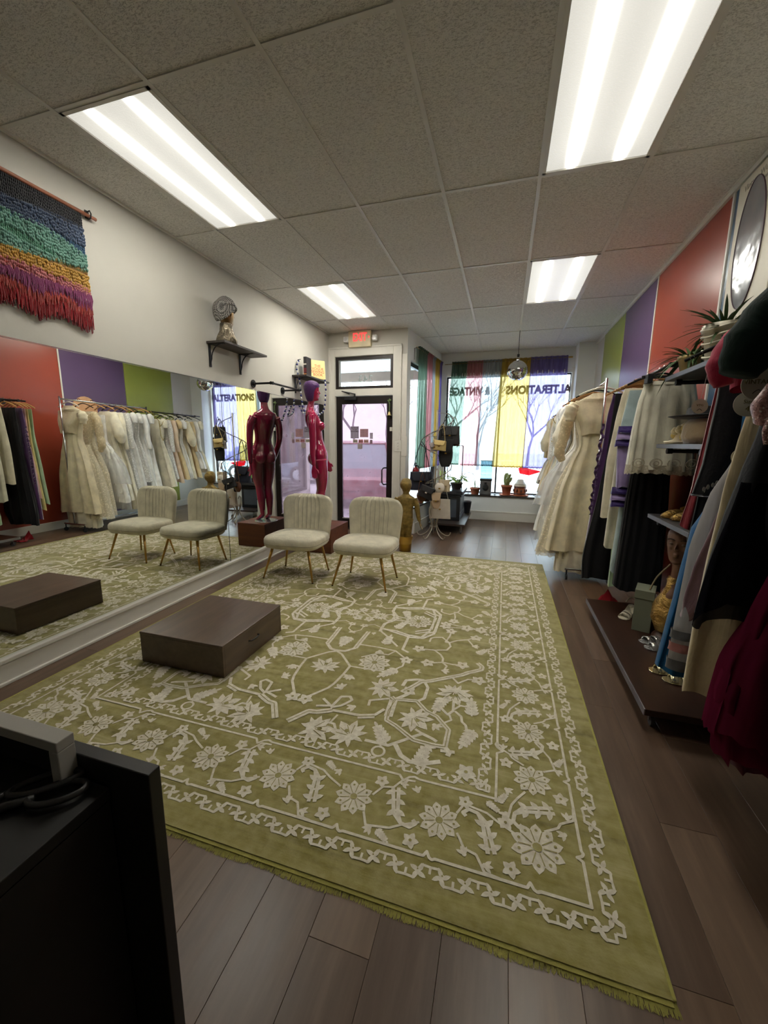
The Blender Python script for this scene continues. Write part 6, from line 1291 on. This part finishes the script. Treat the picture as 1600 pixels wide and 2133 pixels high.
t = NT('crumpled gold lame'); n = t.noise(t.tex(), 12, 4, .6, 1.5); t.set(Base_Color=t.ramp(n, [(.3, srgb(130, 96, 46)), (.6, srgb(214, 176, 104))]), Metallic=.85, Roughness=.3); t.bump(n, 1, .03); GLAM = t.m
mb.loft(rings).build('gold_scarf', GLAM, h4, smooth=True); MB().lathe([(0, 0), (.11, 0), (.11, .02), (.09, .05), (.06, .06), (.05, .2)], (3.88, 2.94, .123), 24).build('plinth', DARKW, h4, smooth=True)
MB().tube(smooth_path([(3.84, 2.99, .64), (3.78, 3.01, .54), (3.75, 3.02, .44)], 5), .006, 6).build('scarf_cord', M('pale cord', (150, 138, 112), .7), h4)
# ------------------------------------------------------------------ long wheeled platform with shoes
dolly('low_platform', 'long low dark wood platform on casters along the right wall, carrying shoes', 3.485, 4.06, 2.09, 3.60, .12, wood('dark oily plank', (34, 18, 12), (66, 40, 28), .34, axis='y'), ((3.54, 2.15), (3.54, 3.54), (4.0, 2.15), (4.0, 3.54)), .035)
MB().box(3.481, 3.486, 2.09, 3.60, .086, .12).build('edge_strip', M('worn steel strip', (150, 150, 158), .35, .8, var=.2), [o for o in COL.objects if o.name == 'low_platform'][0])
sb = thing('shoe_box', 'sage grey cardboard shoe box standing on end on the low platform', 'box', (3.76, 3.12, .12), RAD(-20))
SAGE = M('sage grey card', (138, 142, 122), .7, var=.05); MB().box(-.055, .055, -.085, .085, .0, .30).build('box_body', SAGE, sb, bevel=.002, local=True)
MB().box(-.059, .059, -.089, .089, .24, .302).build('lid', SAGE, sb, bevel=.002, local=True)
MB().cyl((-.0595, -.02, .262), (-.0605, -.02, .262), .024, n=20).build('round_logo', M('slate ink', (84, 92, 92), .7), sb, local=True)
MB().box(-.0562, -.0552, -.024, -.016, .11, .21).build('printed_line', M('slate ink', (0, 0, 0)), sb, local=True)
def shoe(c, rz, mat, kind, label, group):
    root = thing('shoe', label, 'shoe', c, rz, group); root.rotation_euler = (0, 0, rz)   # toe points to local -x
    hh = .05 if kind != 'flat' else .012
    sole = lambda x: (hh * max(0, (x - .02) / .1) ** 1.2 if x > .02 else 0)
    o_ = [(-.12, .0), (-.112, .025), (-.08, .04), (-.03, .038), (.03, .028), (.08, .03), (.11, .024), (.12, 0), (.11, -.024), (.08, -.03), (.03, -.028), (-.03, -.038), (-.08, -.04), (-.112, -.025)]
    a = [V((x, y, sole(x) + .002)) for x, y in o_]; b = [p + V((0, 0, .006)) for p in a]; MB().loft([a, b]).build('sole', mat, root, local=True, bevel=.001)
    if kind == 'pump': 
        rs = []
        for x, w, h_ in ((-.125, .012, .008), (-.11, .026, .026), (-.07, .036, .044), (-.02, .036, .05), (.02, .03, .042)): rs.append([V((x, w * cos(t_), .004 + sole(x) + max(0, h_ * sin(t_)))) for t_ in [pi * k / 10 for k in range(11)]])
        MB().loft(rs, cap=False).build('vamp', mat, root, smooth=True, local=True, solid=.002)
        MB().grid(lambda u, v: V((.03 + .09 * sin(pi * u) , (u - .5) * .056, sole(.09) + .005 + .045 * v * (.5 + .5 * sin(pi * u)))), 14, 4).build('heel_cup', mat, root, smooth=True, local=True, solid=.002)
    else:
        for x0, x1 in ((-.085, -.05), (-.03, .0)):
            MB().grid(lambda u, v: V((x0 + (x1 - x0) * v, .036 * cos(pi * u), sole(x0) + .006 + .034 * sin(pi * u))), 12, 2).build('strap', mat, root, smooth=True, local=True, solid=.002)
        MB().tube([V((.06 + .055 * sin(pi * k / 10), .032 * cos(pi * k / 10), sole(.1) + .045 + .03 * sin(pi * k / 10))) for k in range(11)], .004, 6).build('ankle_strap', mat, root, local=True)
    if hh > .02: MB().cyl((.1, 0, 0), (.098, 0, hh), .008, .016, 10).build('heel', mat, root, local=True)
    return root
SWH = M('cream shoe leather', (222, 214, 192), .3); SSI = M('silver shoe leather', (206, 206, 204), .2, .7); SGO = M('champagne metallic leather', (206, 196, 160), .2, .8)
shoe((3.72, 3.32, .12), RAD(60), SWH, 'sandal', 'cream slingback sandal standing behind the sage shoe box', 'shoes on the low platform'); 
shoe((3.79, 2.90, .12), RAD(20), SSI, 'sandal', 'silver open toed sandal, rear one in front of the shoe box', 'shoes on the low platform'); shoe((3.80, 2.80, .12), RAD(8), SSI, 'sandal', 'silver open toed sandal, front one by the blue gown hem', 'shoes on the low platform')
shoe((3.74, 2.50, .12), RAD(4), SGO, 'flat', 'champagne flat thong sandal under the cream satin gown, rear one', 'shoes on the low platform'); shoe((3.78, 2.40, .12), RAD(-6), SGO, 'flat', 'champagne flat thong sandal under the cream satin gown, front one', 'shoes on the low platform')
shoe((3.83, 2.94, .966), RAD(25), GLAM, 'pump', 'pointed gold pump on the low shelf, left one', 'gold shoes on the low shelf'); shoe((3.86, 2.84, .966), RAD(18), GLAM, 'pump', 'pointed gold pump on the low shelf, right one', 'gold shoes on the low shelf')
# ------------------------------------------------------------------ nearest garments on the right
XB = 3.74; GB = 'gowns on the nearest rail'; HB = 'hangers on the nearest rail'
def GN(label, y, prof, mat, depth=.03, folds=8, amp=.009, cat='dress', name='gown', parts=(), hk='black', w=.2, **k):
    pr = [(z, a, b if b else a + max(.22, 2 * (XB - a))) for z, a, b in prof]
    return garment(name, label, cat, y, pr, mat, depth, folds, amp, parts=parts, group=GB, hang=(hk, XB, 1.932, 'hanger holding the ' + ' '.join(label.split()[:5]), HB), ph=y * 5, **k)
REDF = fabric('crimson velvet', (140, 16, 34), 200, .8, .6); BLV = fabric('black lace over satin', (20, 19, 24), 80, .3, .7, .6); BLU = fabric('cobalt teal satin', (18, 88, 138), 60, .05, .55, .1); WCH = sheer('white chiffon layer', (206, 204, 204), .72, .2); MAU = fabric('mauve chiffon', (118, 92, 104), 200, .3, .8, .2); CSA = satin('champagne cream', (206, 190, 156), .4); BCH = fabric('black chiffon', (28, 29, 34), 260, .08, .8, .2); TMA = sheer('maroon tulle', (124, 36, 66), .72, .8); GRN = fabric('bottle green satin', (10, 32, 26), 60, 0, .85, .12); MAG = fabric('raspberry chiffon', (150, 24, 56), 120, .1, .7, .4)
GN('long crimson velvet gown, left edge showing beside the low shelf', 2.30, [(1.80, 3.68, 3.8), (1.7, 3.67, None), (1.53, 3.655, None), (1.23, 3.63, None), (1.02, 3.60, 3.9)], REDF)
GN('black tunic with silver leaf embroidery along the hem', 2.20, [(1.90, 3.62, 3.86), (1.67, 3.64, 3.86), (1.35, 3.62, 3.87), (1.19, 3.595, 3.88)], BLV, .035, 6, .006, parts=(
    P_layer('silver_hem_cord', [(1.197, 3.592, 3.885), (1.188, 3.592, 3.885)], 2.20, SHE, (.037, .037), 6, .006, 11.0, hemwave=0),
    lambda root: [MB().tube([V((3.625 + k * .032, 2.155, 1.21)), V((3.628 + k * .032, 2.153, 1.235 + .02 * (k % 3)))], .0012, 4).ell((3.635 + k * .032, 2.153, 1.235 + .02 * (k % 3)), (.007, .002, .012), 7, 5).ell((3.62 + k * .032, 2.153, 1.225 + .02 * (k % 3)), (.006, .002, .011), 7, 5).build('silver_leaf', M('silver thread', (150, 144, 130), .4, .5), root) for k in range(7)]))
GN('plain black long dress hanging under the embroidered tunic', 2.24, [(1.85, 3.66, 3.85), (1.17, 3.635, 3.88), (.9, 3.615, 3.9), (.54, 3.60, 3.9)], BLKF)
GN('cobalt blue satin gown hanging in front of the crimson and black ones', 2.12, [(1.85, 3.70, 3.84), (1.3, 3.72, 3.9), (1.12, 3.62, 3.9), (1.04, 3.585, 3.9), (.71, 3.555, 3.92), (.53, 3.535, 3.93), (.34, 3.515, 3.95)], BLU, .06, 8, .014)
GN('layered white chiffon dress with pink and grey bands near its hem', 2.0, [(1.88, 3.70, 3.82), (1.45, 3.70, 3.86), (1.36, 3.64, 3.86), (1.2, 3.575, 3.88), (.98, 3.535, 3.88), (.62, 3.52, 3.88), (.42, 3.515, 3.88)], WCH, .035, 7, .008, parts=(
    P_layer('grey_band', [(.60, 3.512, 3.89), (.56, 3.51, 3.89)], 2.0, satin('slate', (98, 100, 108)), (.045, .045), 7, .008, 10, hemwave=0), P_layer('pink_band', [(.54, 3.512, 3.89), (.50, 3.51, 3.89)], 2.0, satin('dusty pink', (176, 120, 122)), (.045, .045), 7, .008, 10, hemwave=0), P_layer('grey_band', [(.46, 3.51, 3.89), (.41, 3.51, 3.89)], 2.0, satin('slate', (0, 0, 0)), (.045, .045), 7, .008, 10, hemwave=0), P_layer('lining', [(1.3, 3.62, 3.84), (.5, 3.56, 3.86)], 2.01, fabric('grey lining', (150, 148, 152)), .025, 5, .006)))
GN('mauve chiffon scarf dress ending in a soft point', 1.9, [(1.88, 3.70, 3.80), (1.4, 3.68, 3.82), (1.29, 3.61, 3.82), (1.09, 3.56, 3.8), (.92, 3.52, 3.78), (.78, 3.50, 3.72), (.72, 3.505, 3.55)], MAU, .03, 5, .008, hemwave=.03)
GN('champagne cream satin gown with one sharp vertical fold', 1.8, [(1.9, 3.62, None), (1.56, 3.575, 3.88), (1.42, 3.555, 3.88), (1.26, 3.535, 3.88), (.93, 3.515, 3.9), (.73, 3.505, 3.92), (.42, 3.50, 3.94)], CSA, .06, 5, .016)
GN('black chiffon gown with a sheer wavy overskirt', 1.65, [(1.9, 3.6, None), (1.47, 3.55, 3.88), (1.32, 3.52, 3.88), (1.15, 3.49, 3.9), (.97, 3.465, 3.93), (.84, 3.45, 3.95)], BCH, .07, 8, .016, ruff=.004, hemwave=.035, parts=(
    P_layer('sheer_overskirt', [(1.3, 3.51, 3.9), (1.0, 3.46, 3.93), (.80, 3.44, 3.96)], 1.63, sheer('black voile', (34, 34, 40), .6, .9), .085, 7, .014, 2.0, hemwave=.04), P_layer('olive_panel', [(1.5, 3.62, 3.9), (.6, 3.60, 3.9)], 1.56, fabric('olive yellow chiffon', (140, 132, 66)), .03, 4, .01)))
GN('full maroon tulle ball skirt reaching nearly to the floor', 1.5, [(1.9, 3.66, None), (1.3, 3.62, None), (1.11, 3.60, 3.95), (.95, 3.58, 4.0), (.86, 3.55, 4.02), (.63, 3.51, 4.04), (.46, 3.51, 4.05), (.36, 3.54, 4.05)], fabric('wine satin', (84, 20, 44)), .10, 10, .02, name='ball_skirt', cat='skirt', ruff=.006, parts=(
    P_layer('tulle_layer', [(1.1, 3.58, 3.96), (.86, 3.53, 4.03), (.6, 3.48, 4.05), (.40, 3.49, 4.06)], 1.5, TMA, .13, 12, .02, 1.3, ruff=.01, hemwave=.02), P_layer('tulle_layer', [(1.0, 3.57, 3.98), (.7, 3.49, 4.03), (.46, 3.47, 4.05)], 1.5, TMA, .15, 9, .025, 2.9, ruff=.01, hemwave=.03)))
GN('bottle green satin blouse with wide dropped sleeves, nearest the camera', 1.42, [(1.93, 3.6, None), (1.88, 3.50, None), (1.78, 3.42, 3.95), (1.62, 3.44, 3.93), (1.50, 3.56, 3.9)], GRN, .075, 5, .018, cat='blouse', name='satin_blouse', parts=(
    P_sleeve([(3.52, 1.42, 1.86), (3.44, 1.42, 1.80), (3.385, 1.42, 1.70), (3.36, 1.42, 1.62)], [.05, .065, .07, .045], GRN, .04), P_layer('black_collar', [(1.86, 3.44, 3.52), (1.80, 3.43, 3.50)], 1.36, BLV, .03, 3, .004)))
t = NT('blush sequins'); vo = t.add('ShaderNodeTexVoronoi'); vo.inputs['Scale'].default_value = 260; t.link(t.tex(), vo.inputs[0]); sp_ = t.add('ShaderNodeSeparateColor'); t.link(vo.outputs[1], sp_.inputs[0]); t.set(Base_Color=t.ramp(sp_.outputs[0], [(0, srgb(124, 84, 84)), (.8, srgb(184, 136, 132)), (.93, srgb(196, 150, 146)), (.96, srgb(250, 240, 236))]), Roughness=.4, Metallic=.2); t.bump(vo.outputs[1], 1.0, .004); SEQ = t.m
GN('blush pink sequin top hanging below the green blouse', 1.36, [(1.66, 3.47, 3.8), (1.58, 3.40, 3.82), (1.53, 3.375, 3.82), (1.485, 3.39, 3.82)], SEQ, .05, 5, .008, cat='top', name='sequin_top', parts=(P_sleeve([(3.41, 1.33, 1.49), (3.405, 1.33, 1.46), (3.408, 1.33, 1.425)], [.010, .010, .005], SEQ),))
GN('raspberry chiffon blouse with one sleeve pushed out over the shelf', 1.95, [(1.9, 3.60, None), (1.82, 3.56, None), (1.64, 3.58, None)], MAG, .05, 6, .012, cat='blouse', name='chiffon_blouse', parts=(P_sleeve([(3.60, 1.93, 1.87), (3.55, 1.92, 1.80), (3.52, 1.91, 1.72), (3.53, 1.90, 1.65)], [.04, .05, .05, .03], MAG, .05),))
GN('dark navy long coat at the nearest end of the rail', 1.22, [(1.92, 3.6, None), (1.86, 3.56, None), (1.2, 3.57, None), (.75, 3.56, None)], BLKF, .05, 6, .01, cat='coat', name='long_coat')
# white round size tags
TAGM = M('white card tag', (212, 208, 196), .6, var=.03); INKG = M('olive ink', (120, 108, 60), .7)
for (x, y, z, r_, l1, l2, lab) in ((3.52, 2.05, 1.585, .030, 'VTG', '', 'small white round paper tag against the black tunic'), (3.50, 1.60, 1.615, .048, 'VINTAGE', '', 'large white round tag printed with a hanger, under the green blouse'), (3.535, 1.72, 1.565, .043, 'Size', '4', 'white round size tag beside the cream satin gown'), (3.562, 1.60, 1.615, .028, '', '', 'half hidden white round tag right of the large one'), (3.62, 1.9, 1.38, .03, '', '', 'white round tag low between the black gowns')):
    root = thing('size_tag', lab, 'tag', (x, y, z), group='round paper tags'); MB().cyl((x, y, z), (x, y + .0012, z), r_, n=28).build('card', TAGM, root); MB().cyl((x, y + .0006, z + r_ * .9), (x + .01, y + .0006, z + r_ + .1), .0008, n=5).build('string', TAGM, root)
    if l1: text('lettering', l1, INKG, r_ * .42, (x, y - .0008, z + r_ * .15), (pi / 2, 0, 0), root)
    if l2: text('lettering', l2, INKG, r_ * .6, (x, y - .0008, z - r_ * .4), (pi / 2, 0, 0), root)
    elif l1: MB().tube([V((x + r_ * (-.3 + .1 * k), y - .001, z - r_ * (.35 + .25 * (abs(k - 3) / 3) ** 1.5))) for k in range(7)], .001, 4).build('hanger_mark', BLACKM, root)
# oval advertising board on the wall
ob = thing('oval_board', 'cream cardboard sign with a large silver grey oval, high on the right wall', 'sign', (4.08, 3.1, 2.6))
MB().box(4.070, 4.088, 2.88, 3.36, 2.13, 3.04).build('board', M('cream card', (206, 200, 182), .5, var=.04), ob, bevel=.003)
ov = [(.145 * cos(a), .36 * sin(a)) for a in [2 * pi * k / 48 for k in range(48)]]
t = NT('silver vacuum formed oval'); n = t.noise(t.tex(), 3, 3); t.set(Base_Color=t.ramp(n, [(.3, srgb(128, 132, 136)), (.7, srgb(160, 162, 166))]), Roughness=.18, Metallic=.5); t.bump(n, .5, .05)
MB().prism(ov, (-.004, 0, 0), (4.070, 3.15, 2.62), (0, 1, 0), (0, 0, 1)).build('oval_panel', t.m, ob, bevel=.001)
MB().tube([V((4.066, 3.15 + .147 * cos(a), 2.62 + .363 * sin(a))) for a in [2 * pi * k / 48 for k in range(48)]], .004, 6, closed=True).build('oval_rim', M('plum rim', (72, 52, 62), .4), ob, smooth=True)
for z, s, sz in ((2.985, 'Vintage Wedding', .05), (2.94, 'alterations', .035), (2.2, 'Vintage', .05)): text('lettering', s, M('grey print', (150, 146, 134), .7), sz, (4.0692, 3.12, z), (pi / 2, 0, -pi / 2), ob)
# ------------------------------------------------------------------ black desk in the foreground
DK = M('matte black desk laminate', (24, 23, 22), .5, var=.15); DK2 = M('black melamine edge', (34, 33, 32), .42, var=.15)
ds = thing('black_desk', 'black work desk at the bottom left, seen from behind its corner', 'desk', (1.4, .3, 0))
MB().box(.75, 2.035, -.35, .492, .725, .75).build('desk_top', DK, ds, bevel=.002)
MB().box(.75, 2.133, .495, .522, .0, .80).build('back_panel', DK2, ds, bevel=.002)
MB().box(2.01, 2.033, -.33, .49, .0, .722).build('side_panel', DK, ds); MB().box(1.3, 1.32, -.33, .49, .0, .722).build('side_panel', DK, ds)
MB().box(1.32, 2.01, -.2, .49, .34, .36).build('inner_shelf', DK, ds)
mn = thing('framed_board', 'grey framed dark board standing at the back of the black desk', 'board', (1.5, .45, .75)); GY = M('warm grey paint', (178, 174, 166), .55, var=.05)
MB().box(1.1, 1.95, .462, .496, .826, .848).build('top_board', GY, mn, bevel=.002); MB().box(1.926, 1.95, .462, .496, .752, .826).build('end_board', GY, mn, bevel=.002); MB().box(1.1, 1.12, .466, .494, .752, .822).build('end_board', GY, mn, bevel=.002); MB().box(1.12, 1.913, .484, .49, .752, .822).build('dark_backing', DK, mn)
tp = thing('tape_roll', 'dark ribbon roll lying in front of the grey framed board', 'ribbon roll', (1.72, .44, .752)); MB().lathe([(.014, 0), (.026, 0), (.026, .024), (.014, .024)], (1.72, .44, .752), 24, cap=False).build('roll', M('pewter ribbon', (92, 92, 90), .35), tp, smooth=False)
# scissors
sc = thing('scissors', 'dark handled fabric scissors lying on the black desk', 'scissors', (1.95, .43, .753)); SCM = M('dark plastic handle', (48, 47, 46), .38, var=.1); STL = M('blade steel', (96, 96, 96), .3, .9)
def loop(c, a, rx, ry, r_): return [V(c) + V((rx * cos(t_) * cos(a) - ry * sin(t_) * sin(a), rx * cos(t_) * sin(a) + ry * sin(t_) * cos(a), 0)) for t_ in [2 * pi * k / 24 for k in range(24)]]
ang = RAD(38)
MB().tube(loop((1.965, .445, .762), ang, .046, .023, .005), .006, 8, closed=True).tube([V((1.936, .424, .762)), V((1.905, .398, .760)), V((1.865, .36, .758))], [.006, .008, .006], 8).build('handle', SCM, sc, smooth=True)
MB().tube(loop((1.925, .452, .766), ang + .1, .056, .019, .005), .006, 8, closed=True).tube([V((1.887, .424, .766)), V((1.872, .395, .762)), V((1.86, .35, .758))], [.006, .008, .006], 8).build('handle', SCM, sc, smooth=True)
for d in (-.06, .02): MB().prism([(0, -.008), (.0, .008), (-.14, .002), (-.15, -.001)], (0, 0, .002), (1.865, .358, .755 + (d > 0) * .003), (cos(ang + d), sin(ang + d), 0), (-sin(ang + d), cos(ang + d), 0)).build('blade', STL, sc)
MB().cyl((1.868, .362, .757), (1.868, .362, .765), .005, n=12).build('pivot_screw', STL, sc)
